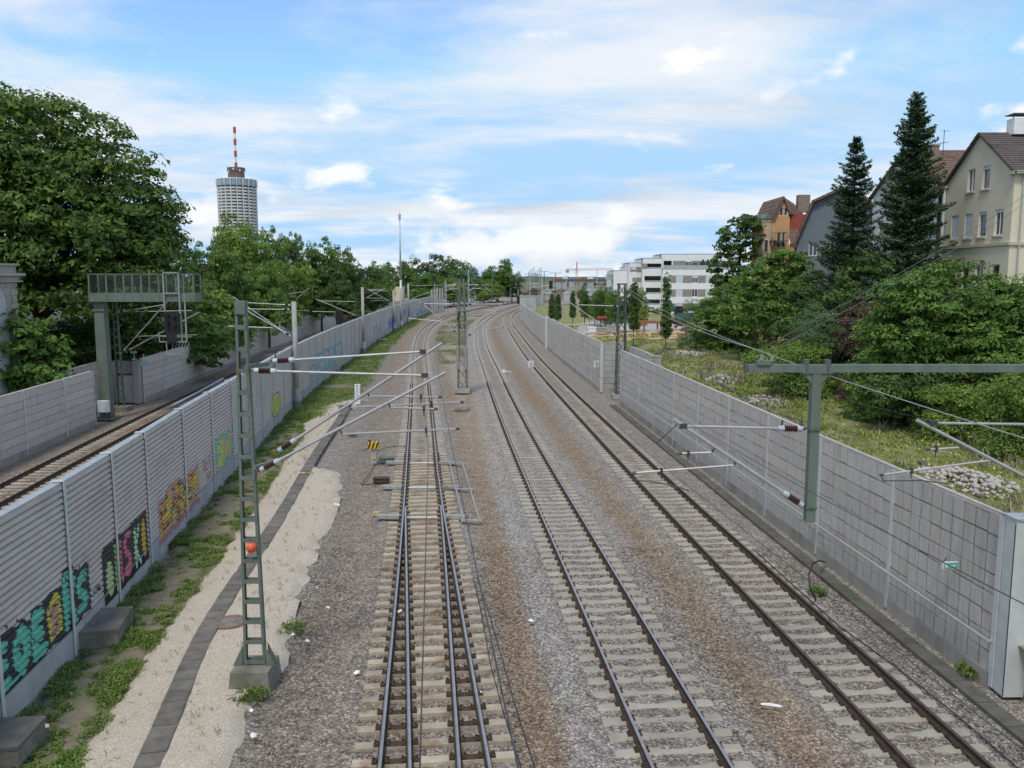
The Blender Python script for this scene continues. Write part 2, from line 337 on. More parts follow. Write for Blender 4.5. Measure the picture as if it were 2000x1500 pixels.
MAT['flat_panel'] = M_('smooth_concrete_panel', (.33, .325, .305), (.41, .40, .375), 3, .9, bump=.2, stretch=(1, 1, .3), third=(.27, .265, .24))
MAT['corr'] = M_('corrugated_metal', (.55, .515, .465), (.62, .585, .535), 2.0, .62, .12, stretch=(1, 1, 2.2), rnd=.05, third=(.48, .45, .405), spec=.35)
MAT['galv'] = M_('galvanised_steel', (.42, .44, .44), (.52, .535, .53), 3, .5, .35)
MAT['post'] = M_('painted_post', (.52, .535, .515), (.60, .61, .59), 3, .55, .1)
MAT['green'] = M_('green_grey_paint', (.115, .150, .122), (.165, .20, .165), 5, .6, .1, stretch=(1, 1, .4), third=(.12, .115, .085), detail_scale=2.5)
MAT['dark_green'] = M_('dark_green_paint', (.075, .10, .083), (.11, .14, .115), 4, .6, .1)
MAT['white'] = M_('white_paint', (.70, .70, .69), (.80, .80, .79), 3, .5)
MAT['black'] = M_('black_paint', (.012, .012, .013), (.02, .02, .022), 3, .5)
MAT['alu'] = M_('aluminium_tube', (.40, .385, .375), (.50, .485, .47), 4, .5, .5)
MAT['porcelain'] = M_('brown_porcelain', (.05, .022, .018), (.085, .04, .03), 4, .25, spec=.6)
MAT['cap'] = M_('insulator_cap', (.42, .48, .50), (.52, .57, .58), 4, .5, .3)
MAT['wire'] = M_('wire', (.06, .06, .055), (.10, .10, .095), 4, .5, .5)
MAT['cable'] = M_('black_cable', (.02, .02, .02), (.04, .038, .036), 4, .6)
MAT['graffiti'] = vcolmat('spray_paint')
MAT['bark'] = M_('bark', (.07, .055, .042), (.12, .10, .08), 5, .95, bump=.6, stretch=(1, 1, .3))
MAT['dark_strip'] = M_('trough_covers', (.13, .118, .102), (.19, .175, .152), 3, .9, bump=.3, rnd=.16, third=(.085, .09, .065))
MAT['litter'] = M_('litter_paper', (.75, .75, .74), (.85, .85, .85), 3, .7)
MAT['leaf_chestnut'] = leafmat('leaf_chestnut', (.038, .076, .013), (.155, .245, .043), .35)
MAT['leaf_mid'] = leafmat('leaf_mid', (.060, .130, .022), (.205, .335, .066), .35)
MAT['leaf_light'] = leafmat('leaf_light', (.105, .185, .028), (.28, .39, .08), .35)
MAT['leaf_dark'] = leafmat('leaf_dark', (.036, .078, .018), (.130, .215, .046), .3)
MAT['leaf_grey'] = leafmat('leaf_grey', (.08, .145, .055), (.20, .30, .115), .3)
MAT['needle'] = leafmat('needle', (.026, .052, .020), (.090, .145, .055), .15)
MAT['leaf_red'] = leafmat('leaf_red', (.11, .06, .05), (.22, .14, .11), .3)
MAT['grass'] = leafmat('grass_blades', (.11, .165, .03), (.24, .31, .07), .3)
MAT['meadow_grass'] = leafmat('meadow_blades', (.17, .235, .045), (.39, .43, .13), .3)
MAT['weed'] = leafmat('weed_leaves', (.11, .175, .035), (.25, .33, .09), .3)
# ------------------------------------------------------------------ plan lines
T1 = Curve([(-12, 1.0), (5, -.75), (14.6, -1.75), (26, -2.92), (41, -4.56), (58, -6.45), (95.6, -10.75), (120, -13.35), (141, -15.1), (165, -16.2), (187, -16.3), (211, -15.4), (242, -12.1), (270, -8), (300, -2.6), (340, 6.5), (400, 22)])
T1B = Curve([(-12, 2.35), (5, .15), (14.6, -1.17), (18.8, -1.73), (26, -2.68), (33, -3.60), (41, -4.54)])
T2 = Curve([(-12, 6.2), (5, 4.35), (14.6, 3.43), (27, 2.32), (41.2, 1.07), (67.4, -.95), (89.8, -2.5), (107, -3.7), (126, -4.75), (141, -5.4), (153, -5.9), (166, -6.25), (180, -6.25), (197, -5.75), (221, -4.5), (246, -2.6), (273, .4), (300, 4.6), (340, 12.5), (400, 27)])
T3 = Curve([(-12, 10.4), (5, 9.1), (14.6, 8.37), (26, 7.42), (41.2, 6.25), (65, 4.55), (90, 2.9), (141, .55), (170, -.55), (187, -.8), (205, -.6), (221, 0), (246, 1.9), (270, 4.6), (300, 9), (340, 16.5), (400, 31)])
T4 = Curve([(-5, -17.4), (20, -20.3), (36.8, -22.35), (51.6, -24.0), (82, -26.6), (115, -28.6), (150, -29.9), (190, -29.6), (230, -26.6), (262, -22), (300, -14), (340, -4.5), (400, 12)])
LWC = Curve([(4, -9.7), (12, -10.35), (20, -11.1), (30, -12.5), (40, -13.75), (54, -15.4), (75, -17.35), (100, -19), (125, -20.4), (150, -21.4), (200, -22.6), (256, -23.0)], .05)
LLC = Curve([(4, -21.3), (20, -23.3), (40.7, -25.75), (48.4, -26.6), (62.8, -28.2), (86, -30.4), (115, -32.2), (150, -33.5), (190, -33.2), (225, -30.6), (256, -26.6)], .05)
RWC = Curve([(4, 12.2), (18.2, 11.2), (36.8, 9.9), (61.5, 8.22)], .05)
RWF = Curve([(68.6, 7.45), (90, 6.1), (112, 4.9), (150, 3.25), (182, 2.35), (205, 2.5), (225, 3.4), (250, 5.6), (275, 8.8), (300, 12.5)], .05)
def lwx(y): return np.interp(y, LWC.ys, LWC.xs)
def llx(y): return np.interp(y, LLC.ys, LLC.xs)
def rwx(y): return np.interp(y, np.concatenate([RWC.ys, RWF.ys]), np.concatenate([RWC.xs, RWF.xs]))

# ------------------------------------------------------------------ ground
V, F = grid(*[q.astype(float) for q in np.meshgrid(np.linspace(-2500, 2500, 21), np.linspace(-200, 5000, 21), indexing='ij')], np.full((21, 21), -0.5))
put('ground', npmesh('ground', V, F[:, ::-1]), MAT['ground'], kind='structure')
yy = [2.0]
while yy[-1] < 420: yy.append(yy[-1] + max(.22, .011 * yy[-1]))
yy = np.array(yy); u = np.linspace(0, 1, 150)
xl = np.where(yy < 256, llx(yy) - .3 - np.where((yy > 52.5) & (yy < 63), 3.0, 0), llx(256) - .3 - (yy - 256) * .6); xr = np.where(yy < 300, rwx(yy) + 1.2, rwx(300) + 1.2 + (yy - 300) * 1.0)
X = xl[:, None] + (xr - xl)[:, None] * u[None, :]; Y = np.repeat(yy[:, None], len(u), 1)
def cen(T): return T.f(np.clip(yy, T.y0, T.y1))[:, None]
d1, d2, d3, d4 = X - cen(T1), X - cen(T2), X - cen(T3), X - cen(T4)
near = np.minimum.reduce([abs(d1), abs(d2), abs(d3), abs(d4)])
bedz = -.042 + .032 * np.clip((Y - 28) / 45, 0, 1)
Z = np.where(near < 1.5, bedz, bedz - .07 * np.clip((near - 1.5) / .8, 0, 1)) + .018 * vnoise(X, Y, 1.3, 1) + .012 * vnoise(X, Y, 4.1, 2)
gauss = lambda d, c, w_: np.exp(-((d - c) / w_) ** 2)
wob = .35 * vnoise(X, Y, .35, 5) + .2 * vnoise(X, Y, 1.1, 6)
brown = (.85 * gauss(d2, 2.55 + wob * .5, .75) + .55 * gauss(d2, -2.6 + wob * .3, .35) + .75 * gauss(d1, 2.35 + wob * .3, .55) * (Y > 10) + .5 * gauss(d1, 0, .9)
         + .45 * gauss(d1, -2.4 + wob * .5, 1.3) + .3 * gauss(d3, 0, .8) + .12 * gauss(d3, 2.3, .9) + .7 * gauss(d4, 0, 1.7) + .35 * gauss(d4, -2.6, 1.0))
brown = brown + .35 * (Y > 60) * gauss(d2, 2.4, 1.0) + .25 * np.clip((Y - 60) / 60, 0, 1) * gauss(d1, -2.0, 1.4)
brown = np.clip(brown + .10 * vnoise(X, Y, .5, 7), 0, 1)[..., None]
pale = np.clip(.9 * gauss(d2, -1.9, .55) + .85 * gauss(d2, 1.75, .35) + .25 * gauss(d3, -1.7, .3) + .3 * gauss(d3, 2.4, .6), 0, 1)[..., None]
dusty = np.clip(.75 * gauss(X - (cen(T1) + cen(T2)) / 2, .3, 1.1) * np.clip((Y - 34) / 14, 0, 1), 0, 1)[..., None]
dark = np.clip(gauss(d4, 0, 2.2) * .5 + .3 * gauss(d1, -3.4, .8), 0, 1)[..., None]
tint = np.ones(X.shape + (3,)) * np.array([.98, .95, .92])
tint = tint * (1 - pale) + pale * np.array([1.16, 1.17, 1.17])
tint = tint * (1 - dusty) + dusty * np.array([1.3, 1.18, .98])
tint = tint * (1 - brown) + brown * np.array([.95, .765, .575])
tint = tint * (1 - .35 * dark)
V, F = grid(X, Y, Z)
put('ballast', npmesh('ballast', V, F[:, ::-1], {'tint': ('FLOAT_COLOR', 'POINT', np.concatenate([tint.reshape(-1, 3), np.ones((X.size, 1))], 1))}, True), MAT['ballast'], kind='structure')

def strip(name, mat, ys, xa, xb, z0, rough=.05, n=26, edge=.5, seed=3):
    """loose-edged sheet between two plan lines, sinking into the ballast at its borders"""
    ys = np.asarray(ys); u = np.linspace(0, 1, n); a = np.asarray(xa)[:, None]; b = np.asarray(xb)[:, None]
    X = a + (b - a) * u[None]; Y = np.repeat(ys[:, None], n, 1)
    e = np.minimum(X - a, b - X); nz = vnoise(X, Y, .9, seed) * .22 + vnoise(X, Y, 2.7, seed + 1) * .12
    Z = z0 - .25 * np.clip(1 - (e + nz) / edge, 0, 1) ** 1.5 + rough * .5 * vnoise(X, Y, .7, seed + 2) + rough * .4 * vnoise(X, Y, 2.3, seed + 4)
    V, F = grid(X, Y, Z); return put(name, npmesh(name, V, F[:, ::-1], None, True), mat, kind='structure'), X, Y, Z
ysv = np.arange(3, 254, .35)
verge_right = np.interp(ysv, [3, 15, 19, 23, 27, 33, 41, 49, 53, 60, 65, 75, 97, 125, 150, 200, 254], [-7.6, -8.3, -9.0, -9.45, -9.8, -10.5, -11.6, -12.35, -13.4, -13.6, -12.8, -13.2, -15.6, -17.9, -19.6, -21.4, -22.2])
strip('verge', MAT['soil'], ysv, lwx(ysv) - .05, verge_right + .3, .035, .06, 22, .7, 11)
ysp = np.arange(3, 63.5, .25)
pl = np.interp(ysp, [3, 15, 19, 23, 27, 33, 41, 49, 53, 60, 64], [-7.4, -8.3, -9.0, -9.45, -9.75, -10.4, -11.5, -12.3, -13.5, -13.8, -12.6])
pr = np.interp(ysp, [3, 15, 17.2, 19.5, 22.3, 27, 32.6, 37.5, 39.6, 41, 49, 61, 64], [-5.4, -5.7, -5.95, -5.85, -6.4, -6.9, -7.4, -8.0, -8.7, -10.6, -11.2, -11.9, -12.2])
strip('path', MAT['sand'], ysp, pl - .3, pr + .3, .095, .06, 30, .5, 21)
# meadow on the right and bank on the left, both a little above the tracks
def sheet(name, mat, x0, x1, y0, y1, zf, step=2.0):
    xs = np.arange(x0, x1 + .1, step); ys = np.arange(y0, y1 + .1, step); Xg, Yg = np.meshgrid(xs, ys, indexing='ij')
    V, F = grid(Xg, Yg, zf(Xg, Yg)); return put(name, npmesh(name, V, F[:, ::-1], None, True), mat, kind='structure')
def meadow_z(x, y): return 1.15 + .02 * np.clip(x - 12, 0, 40) + .16 * vnoise(x, y, .12, 31) + .08 * vnoise(x, y, .4, 32)
ysm = np.arange(2, 300, 1.2); um = np.linspace(0, 1, 60) ** 1.6
xa = rwx(ysm) + np.where((ysm > 60) & (ysm < 70), 2.2, .12)
Xm = xa[:, None] + um[None] * 110; Ym = np.repeat(ysm[:, None], 60, 1)
V, F = grid(Xm, Ym, meadow_z(Xm, Ym) * np.clip((300 - Ym) / 60, 0, 1)); put('meadow', npmesh('meadow', V, F[:, ::-1], None, True), MAT['meadow'], kind='structure')
ub = np.linspace(0, 1, 40) ** 1.5; Xb = (llx(ysm) - .15 - np.where((ysm > 51.5) & (ysm < 63), 3.4, 0))[:, None] - ub[None] * 140; Yb = np.repeat(ysm[:, None], 40, 1)
V, F = grid(Xb, Yb, .8 + .03 * np.clip(-(Xb - (llx(ysm))[:, None]), 0, 40) + .15 * vnoise(Xb, Yb, .15, 41)); put('bank', npmesh('bank', V, F, None, True), M_('shaded_litter_soil', (.05, .05, .028), (.085, .085, .045), 1.5, .95, bump=.5), kind='structure')  # shade under the trees is put into the dark soil colour

# ------------------------------------------------------------------ rails and sleepers
def rail_mesh(pts, org, zb=.035):
    """flat-bottom rail swept along plan points; slot 0 sides, slot 1 running surface"""
    prof = [(-.072, 0), (.072, 0), (.072, .012), (.012, .03), (.009, .12), (.036, .134), (.036, .160), (.028, .168), (-.028, .168), (-.036, .160), (-.036, .134), (-.009, .12), (-.012, .03), (-.072, .012)]
    P = np.array(pts); t = np.gradient(P, axis=0); t /= np.linalg.norm(t, axis=1)[:, None]; nx, ny = t[:, 1], -t[:, 0]
    k = len(prof); V = []
    for o, z in prof: V.append(np.stack([P[:, 0] + nx * o - org[0], P[:, 1] + ny * o - org[1], np.full(len(P), z + zb - org[2])], 1))
    V = np.stack(V, 1).reshape(-1, 3); n = len(P); i = np.arange(n - 1)[:, None] * k; j = np.arange(k)[None]; j2 = (j + 1) % k
    F = np.stack([i + j, i + k + j, i + k + j2, i + j2], -1).reshape(-1, 4)
    me = npmesh('rail', V, F); mi = np.tile((np.isin(np.arange(k), [6, 7, 8])).astype(np.int32), n - 1); me.polygons.foreach_set('material_index', mi); me.update(); return me
def line_pts(T, off, y0, y1):
    s0, s1 = T.s_of_y(y0), T.s_of_y(min(y1, T.y1 - .3)); a = [s0]
    while a[-1] < s1: a.append(a[-1] + max(.5, .012 * (a[-1] - s0)))
    x, y, h = T.p(np.array(a), off); return np.stack([x, y], 1)
def rail(par, pts, dull=False):
    o = put('rail', rail_mesh(pts, wl(par)), [MAT['rail_side'], MAT['rail_dull'] if dull else MAT['rail_top']], par); return o
def sleeper_mesh():
    xs = [-1.3, -1.0, -.78, -.55, -.3, 0, .3, .55, .78, 1.0, 1.3]; zt = [-.012, .012, .034, .020, -.018, -.036, -.018, .020, .034, .012, -.012]; wd = [.13, .135, .135, .125, .105, .1, .105, .125, .135, .135, .13]
    V = []; 
    for x, z, w_ in zip(xs, zt, wd): V += [(x, -w_ * .72, z), (x, w_ * .72, z), (x, w_ * 1.12, z - .05), (x, w_ * 1.2, -.2), (x, -w_ * 1.2, -.2), (x, -w_ * 1.12, z - .05)]
    F = []
    for i in range(len(xs) - 1):
        for j in range(6): F.append((i * 6 + j, i * 6 + (j + 1) % 6, i * 6 + 6 + (j + 1) % 6, i * 6 + 6 + j))
    F += [tuple(range(6))[::-1], tuple(range(len(xs) * 6 - 6, len(xs) * 6))]
    m = MB(); m.add(V, F); return m
SLP = sleeper_mesh()
SLP_ME = SLP.mesh('sleeper')
def place_np(mb, xs, ys, hs, z=0.0):
    """one joined mesh of many copies of a small mesh at plan positions"""
    V0 = np.array(mb.v); F0 = mb.f; c, s = np.cos(hs), np.sin(hs); n = len(xs)
    W = np.stack([V0[None, :, 0] * c[:, None] - V0[None, :, 1] * s[:, None] + xs[:, None], V0[None, :, 0] * s[:, None] + V0[None, :, 1] * c[:, None] + ys[:, None], np.repeat(V0[None, :, 2] + z, n, 0)], -1).reshape(-1, 3)
    r = MB(); r.v = [tuple(q) for q in W]; k = len(V0)
    r.f = [tuple(i * k + q for q in f) for i in range(n) for f in F0]; r.m = [0] * len(r.f); return r
def clip_proto(offs):
    m = MB()
    for o in offs:
        m.box((o, 0, .032), (.30, .17, .02)); 
        for sx in (-1, 1):
            m.box((o + sx * .105, .0, .052), (.06, .15, .03)); m.tube((o + sx * .115, .02, .05), (o + sx * .115, .02, .105), .02, 5)
    return m
def clips(par, T, a, offs):
    x, y, h = T.p(a); r = place_np(clip_proto(offs), x, y, h - math.pi / 2)
    return r.build('rail_fastenings', MAT['clip'], par, kind='stuff')
def track(name, label, T, y0, ysingle, yend, dull=False, gap=.6, mat='sleeper', rails=True):
    par = thing(name, label, 'railway track', (float(T.f(max(y0, T.y0))), max(y0, T.y0), 0))
    if rails:
        for o in (-.7525, .7525): rail(par, line_pts(T, o, y0, yend), dull)
    a = np.arange(T.s_of_y(y0), T.s_of_y(ysingle), gap); x, y, h = T.p(a)
    jit = RNG.normal(0, .012, len(a))
    for i in range(len(a)): put('sleeper', SLP_ME, MAT[mat], par, loc=(x[i], y[i], float(RNG.normal(0, .003))), rz=h[i] - math.pi / 2 + jit[i] * .6)
    b = np.arange(a[-1] + gap, T.s_of_y(min(yend, T.y1 - 1)), gap); x, y, h = T.p(b)
    place_np(SLP, x, y, h - math.pi / 2).build('distant_sleepers', MAT[mat], par, kind='stuff')
    clips(par, T, a[:110], (-.7525, .7525)); return par
track('railway_track', 'middle track with bright polished rails, right of the lattice mast with weights', T2, 9, 75, 360)
track('railway_track', 'track with dull brown rails running beside the right-hand noise wall', T3, 9, 75, 360, True)
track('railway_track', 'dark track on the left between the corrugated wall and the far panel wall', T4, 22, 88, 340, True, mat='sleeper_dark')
# left main track with the turnout
tk = thing('railway_track', 'left main track with a turnout of four rails and rust-stained bearers', 'railway track', (float(T1.f(9)), 9, 0))
rail(tk, line_pts(T1, -.7525, 9, 360))
pD = np.concatenate([line_pts(T1B, .7525, 9, 36.5), line_pts(T1, .7525, 38.5, 360)]); rail(tk, pD)
rail(tk, line_pts(T1B, -.7525, 9, 32.5)); rail(tk, line_pts(T1, .7525, 9, 32.5))
aT = np.arange(T1.s_of_y(44), T1.s_of_y(88), .6); x, y, h = T1.p(aT)
for i in range(len(aT)): put('sleeper', SLP_ME, MAT['sleeper'], tk, loc=(x[i], y[i], 0), rz=h[i] - math.pi / 2)
b = np.arange(aT[-1] + .6, T1.s_of_y(360), .6); x, y, h = T1.p(b); place_np(SLP, x, y, h - math.pi / 2).build('distant_sleepers', MAT['sleeper'], tk, kind='stuff')
clips(tk, T1, aT[:50], (-.7525, .7525))
aB = np.arange(T1.s_of_y(9), T1.s_of_y(44), .62); x, y, h = T1.p(aB); pads = MB()
for i in range(len(aB)):
    yb = min(y[i], 40.9); ex = max(0.0, float(T1B.f(yb) - T1.f(yb))); Ln = 2.62 + ex; cx = ex / 2
    m = MB(); m.box((cx, 0, -.085), (Ln, .26, .2)); m.v = [(q[0], q[1] * (.92 if q[2] > 0 else 1), q[2]) for q in m.v]
    put('bearer', m.mesh('bearer'), MAT['bearer'], tk, loc=(x[i], y[i], .012 + float(RNG.normal(0, .003))), rz=h[i] - math.pi / 2)
    Q = Matrix.Rotation(h[i] - math.pi / 2, 3, 'Z')
    offs = [-.7525, .7525 + ex] + ([-.7525 + ex, .7525] if y[i] < 33 else [])
    def P(o, dx=0, dy=0, z=0): return Q @ Vector((o + dx, dy, 0)) + Vector((x[i], y[i], z))
    for o in offs:
        pads.box(P(o, z=.03), (.36, .18, .02), h[i] - math.pi / 2)
        for sx in (-1, 1):
            pads.box(P(o, sx * .115, 0, .055), (.07, .16, .04), h[i] - math.pi / 2); pads.tube(P(o, sx * .14, .03, .04), P(o, sx * .14, .03, .12), .022, 5)
    if y[i] < 33:
        for c0 in (-.7525 + ex / 2, .7525 + ex / 2): pads.box(P(c0, z=.026), (ex, .2, .014), h[i] - math.pi / 2)
pads.build('rail_fastenings', MAT['clip'], tk, kind='stuff')
# setting gear of the turnout: covered rods, motors and the pipe frame
for px, py, L_, nm in ((820, 904, 1.0, 'rod_cover'), (820, 952, 1.0, 'rod_cover'), (818, 1010, 1.0, 'rod_cover')):
    g = gr(px, py, .1); xx = float(T1.f(g.y))
    for sx, a0, a1 in ((-1, .88, 1.75), (1, .9, 1.72)):
        m = MB(); m.box((xx + sx * (a0 + a1) / 2, g.y, .12), (a1 - a0, .24, .13), -.1); m.box((xx + sx * (a1 + .02), g.y, .12), (.05, .28, .17), -.1)
        for q in (.25, .6): m.box((xx + sx * (a0 + (a1 - a0) * q), g.y, .125), (.03, .27, .15), -.1)
        m.build(nm, MAT['concrete'], tk)
    m = MB(); m.tube((xx - .6, g.y, .11), (xx + .6, g.y, .11), .022, 6); m.tube((xx - .6, g.y - .12, .11), (xx + .6, g.y - .12, .11), .018, 6); m.build('setting_rod', MAT['galv'], tk)
fr = thing('pipe_frame', 'pale grey pipe frame lying beside the rusty turnout', 'frame', tuple(gr(905, 955, .1)))
pts = [gr(878, 903, .16), gr(903, 903, .16), gr(936, 1014, .16), gr(905, 1014, .16)]; mids = [(gr(892, 953, .16), gr(920, 953, .16))]
for a, b in ((pts[0], pts[3]), (pts[1], pts[2])):
    m = MB(); m.tube(a, b, .04, 8); m.build('pipe', MAT['concrete'], fr)
for a, b in ((pts[0], pts[1]), (pts[3], pts[2]), mids[0]):
    m = MB(); m.bar(a - Vector((.1, 0, .05)), b + Vector((.1, 0, -.05)), .16, .05); m.build('cross_plate', MAT['concrete'], fr)
mo = thing('point_motor', 'dark grey point motor box beside the left rail of the turnout', 'point motor', tuple(gr(755, 903, 0)))
m = MB(); c = gr(755, 903, 0); m.box((c.x, c.y, .12), (.75, .42, .24)); m.build('casing', MAT['dark_green'], mo); m = MB(); m.box((c.x, c.y, .26), (.8, .46, .05)); m.build('lid', MAT['green'], mo)
mo = thing('point_motor', 'rusty brown point motor box further down the turnout, cable attached', 'point motor', tuple(gr(745, 942, 0)))
m = MB(); c = gr(745, 942, 0); m.box((c.x, c.y, .1), (.7, .36, .2)); m.build('casing', MAT['clip'], mo); m = MB(); m.box((c.x, c.y, .215), (.74, .4, .04)); m.build('lid', MAT['rail_side'], mo)
# ground cables
def cable(name, label, pts, r=.018, mat='cable', cat='cable'):
    m = MB(); m.path(pts, r, 6); o = m.build(name, MAT[mat]); tag(o, label, cat); return o
cable('cable', 'black cable looping from the striped marker down to the rusty point motor', [gr(*q, .03) for q in ((733, 905), (722, 925), (712, 938), (706, 946), (718, 947), (730, 945), (738, 941))], .02)
cable('cable', 'black cable running from the striped marker post to the left rail', [gr(*q, .04) for q in ((708, 880), (722, 875), (740, 880), (755, 874), (780, 871), (797, 872))], .02)
cable('cable', 'long black cable on the ballast left of the pale grey strip, nearer the turnout', [gr(*q, .0) + Vector((0, 0, .03)) for q in ((925, 1130), (940, 1200), (958, 1300), (985, 1400), (1017, 1500), (1040, 1570))], .014)
cable('cable', 'long black cable on the pale ballast strip right of the turnout', [gr(*q, .0) + Vector((0, 0, .03)) for q in ((932, 1130), (955, 1200), (984, 1300), (1012, 1400), (1044, 1500), (1070, 1570))], .014)
cable('cable', 'thin black cable along the sleeper ends of the dull-railed track', [gr(*q, .0) + Vector((0, 0, .02)) for q in ((1470, 1072), (1550, 1145), (1640, 1225), (1745, 1300), (1870, 1400), (1985, 1500), (2060, 1570))], .016)
cable('earthing_cable', 'thick black cable looping up from the ballast near the right wall', [gr(1593, 1172, 0), at(1582, 1150, 22.6), at(1580, 1120, 22.9), at(1588, 1100, 23.4), at(1600, 1095, 23.9), gr(1612, 1098, .02)], .025)

m = MB(); m.path([gr(338, 792, .12), gr(385, 767, .12), gr(436, 739, .12)], .09, 8); o = m.build('conduit_pipe', M_('pale_blue_pipe', (.50, .58, .66), (.56, .64, .72), 2, .4)); tag(o, 'pale blue pipe lying beside the far left track behind the corrugated wall', 'pipe')

# loose stones of the ballast near the camera: real relief where single stones begin to show
rs = np.random.default_rng(17); ns = 28000; ysn = 11.5 + 17 * rs.random(ns) ** 1.25; xsn = np.interp(ysn, ysp, pr) + .3 + (rwx(ysn) - 1.2 - np.interp(ysn, ysp, pr)) * rs.random(ns)
k = np.ones(ns, bool)
for T_, o_ in ((T1, -.7525), (T1, .7525), (T1B, -.7525), (T1B, .7525), (T2, -.7525), (T2, .7525), (T3, -.7525), (T3, .7525)): k &= np.abs(xsn - T_.f(ysn) - o_) > .11
for T_, st_ in ((T2, .6), (T3, .6), (T1, .62)):
    s0_ = T_.s_of_y(9); sv = np.interp(ysn, T_.ys, T_.S) - s0_; ph = np.abs((sv + st_ / 2) % st_ - st_ / 2); k &= ~((np.abs(xsn - T_.f(ysn)) < (1.32 if T_ is not T1 else 1.9)) & (ph < .15))
xsn, ysn = xsn[k], ysn[k]; ns = len(xsn)
from bisect import bisect
iy = np.clip(np.searchsorted(yy, ysn) - 1, 0, len(yy) - 2); uu = np.clip((xsn - xl[iy]) / (xr[iy] - xl[iy]) * 149, 0, 148).astype(int)
zsn = Z[iy, uu]; tsn = tint[iy, uu] * rs.choice([.42, .6, .8, 1.0, 1.3, 1.75], ns, p=[.1, .22, .28, .22, .13, .05])[:, None] * np.array([.265, .24, .212])
I8 = np.array([(1, 0, 0), (0, 1, 0), (-1, 0, 0), (0, -1, 0), (0, 0, 1), (0, 0, -.6)], float); F8 = np.array([(0, 1, 4), (1, 2, 4), (2, 3, 4), (3, 0, 4), (1, 0, 5), (2, 1, 5), (3, 2, 5), (0, 3, 5)])
sz = rs.uniform(.018, .042, (ns, 1, 1)) * rs.uniform(.6, 1.35, (ns, 1, 3)); P8 = I8[None] * sz * rs.uniform(.75, 1.25, (ns, 6, 1)); an = rs.random(ns) * 6.283; tl = rs.normal(0, .45, ns)
P8 = np.stack([P8[..., 0], P8[..., 1] * np.cos(tl)[:, None] - P8[..., 2] * np.sin(tl)[:, None], P8[..., 1] * np.sin(tl)[:, None] + P8[..., 2] * np.cos(tl)[:, None]], -1)
P8 = np.stack([P8[..., 0] * np.cos(an)[:, None] - P8[..., 1] * np.sin(an)[:, None], P8[..., 0] * np.sin(an)[:, None] + P8[..., 1] * np.cos(an)[:, None], P8[..., 2]], -1) + np.stack([xsn, ysn, zsn + .008], -1)[:, None]
Fs = (F8[None] + 6 * np.arange(ns)[:, None, None]).reshape(-1, 3)
sm = bpy.data.materials.new('loose_stone'); sm.use_nodes = True; _p = sm.node_tree.nodes['Principled BSDF']; _p.inputs['Roughness'].default_value = .9; _a = N(sm.node_tree, 'ShaderNodeAttribute'); _a.attribute_name = 'paint'
_n = N(sm.node_tree, 'ShaderNodeTexNoise', Scale=60.0, Detail=3.0); _h = N(sm.node_tree, 'ShaderNodeHueSaturation'); _r = N(sm.node_tree, 'ShaderNodeMapRange'); LK(sm.node_tree, _n.outputs[0], _r.inputs[0]); _r.inputs[3].default_value = .75; _r.inputs[4].default_value = 1.25; LK(sm.node_tree, _r.outputs[0], _h.inputs['Value']); LK(sm.node_tree, _a.outputs['Color'], _h.inputs['Color']); LK(sm.node_tree, _h.outputs[0], _p.inputs['Base Color'])
o = put('ballast_stones', npmesh('ballast_stones', P8.reshape(-1, 3), Fs, {'paint': ('FLOAT_COLOR', 'FACE', np.repeat(np.concatenate([tsn, np.ones((ns, 1))], 1), 8, 0))}), sm, kind='stuff'); tag(o, 'loose crushed stones of the track ballast nearest the camera', 'ballast')
# ------------------------------------------------------------------ noise walls
def panel_mesh(L, h, t, rib, groove, depth, seed=0, wav=.008):
    """upright-ribbed panel: local x along the wall, front towards -y, z from 0 to h; crooked upper and lower edges"""
    r = np.random.default_rng(seed); n = max(1, round(L / rib)); w_ = L / n; m = MB(); xs = []
    for i in range(n):
        a, b = i * w_ + groove / 2, (i + 1) * w_ - groove / 2
        dz0, dz1 = r.normal(0, wav, 2); dd = r.normal(0, .004)
        xs += [(a, -t / 2 + dd, dz0, dz1), (b, -t / 2 + dd, dz0, dz1)]
        if i < n - 1: xs += [(b + .004, -t / 2 + depth, dz0, dz1), (b + groove - .004, -t / 2 + depth, dz0, dz1)]
    g = .013
    V = []; 
    for x, y, z0, z1 in xs: V += [(x, y, g + z0), (x, y, h - g + z1), (x, t / 2, h - g), (x, t / 2, g)]
    F = []
    for i in range(len(xs) - 1):
        for j in range(4): F.append((i * 4 + j, i * 4 + 4 + j, i * 4 + 4 + (j + 1) % 4, i * 4 + (j + 1) % 4))
    F += [(3, 2, 1, 0), tuple(len(V) - 4 + q for q in (0, 1, 2, 3))]
    m.add(V, [f[::-1] for f in F]); return m
_pm = {}
def pmesh(L, h, t, rib, groove, depth, k, wav):
    key = (round(L, 2), round(h, 2), rib, k)
    if key not in _pm: _pm[key] = panel_mesh(L, h, t, rib, groove, depth, k * 17 + 3, wav).mesh('panel')
    return _pm[key]
def wall_line(C, sides, step=None, y0=None, y1=None, ylist=None):
    if ylist is not None: a = [C.s_of_y(q) for q in ylist]
    else:
        s0 = C.s_of_y(y0); s1 = C.s_of_y(y1); n = max(1, round((s1 - s0) / step)); a = list(np.linspace(s0, s1, n + 1))
    x, y, h = C.p(np.array(a)); return [(float(p), float(q)) for p, q in zip(x, y)]
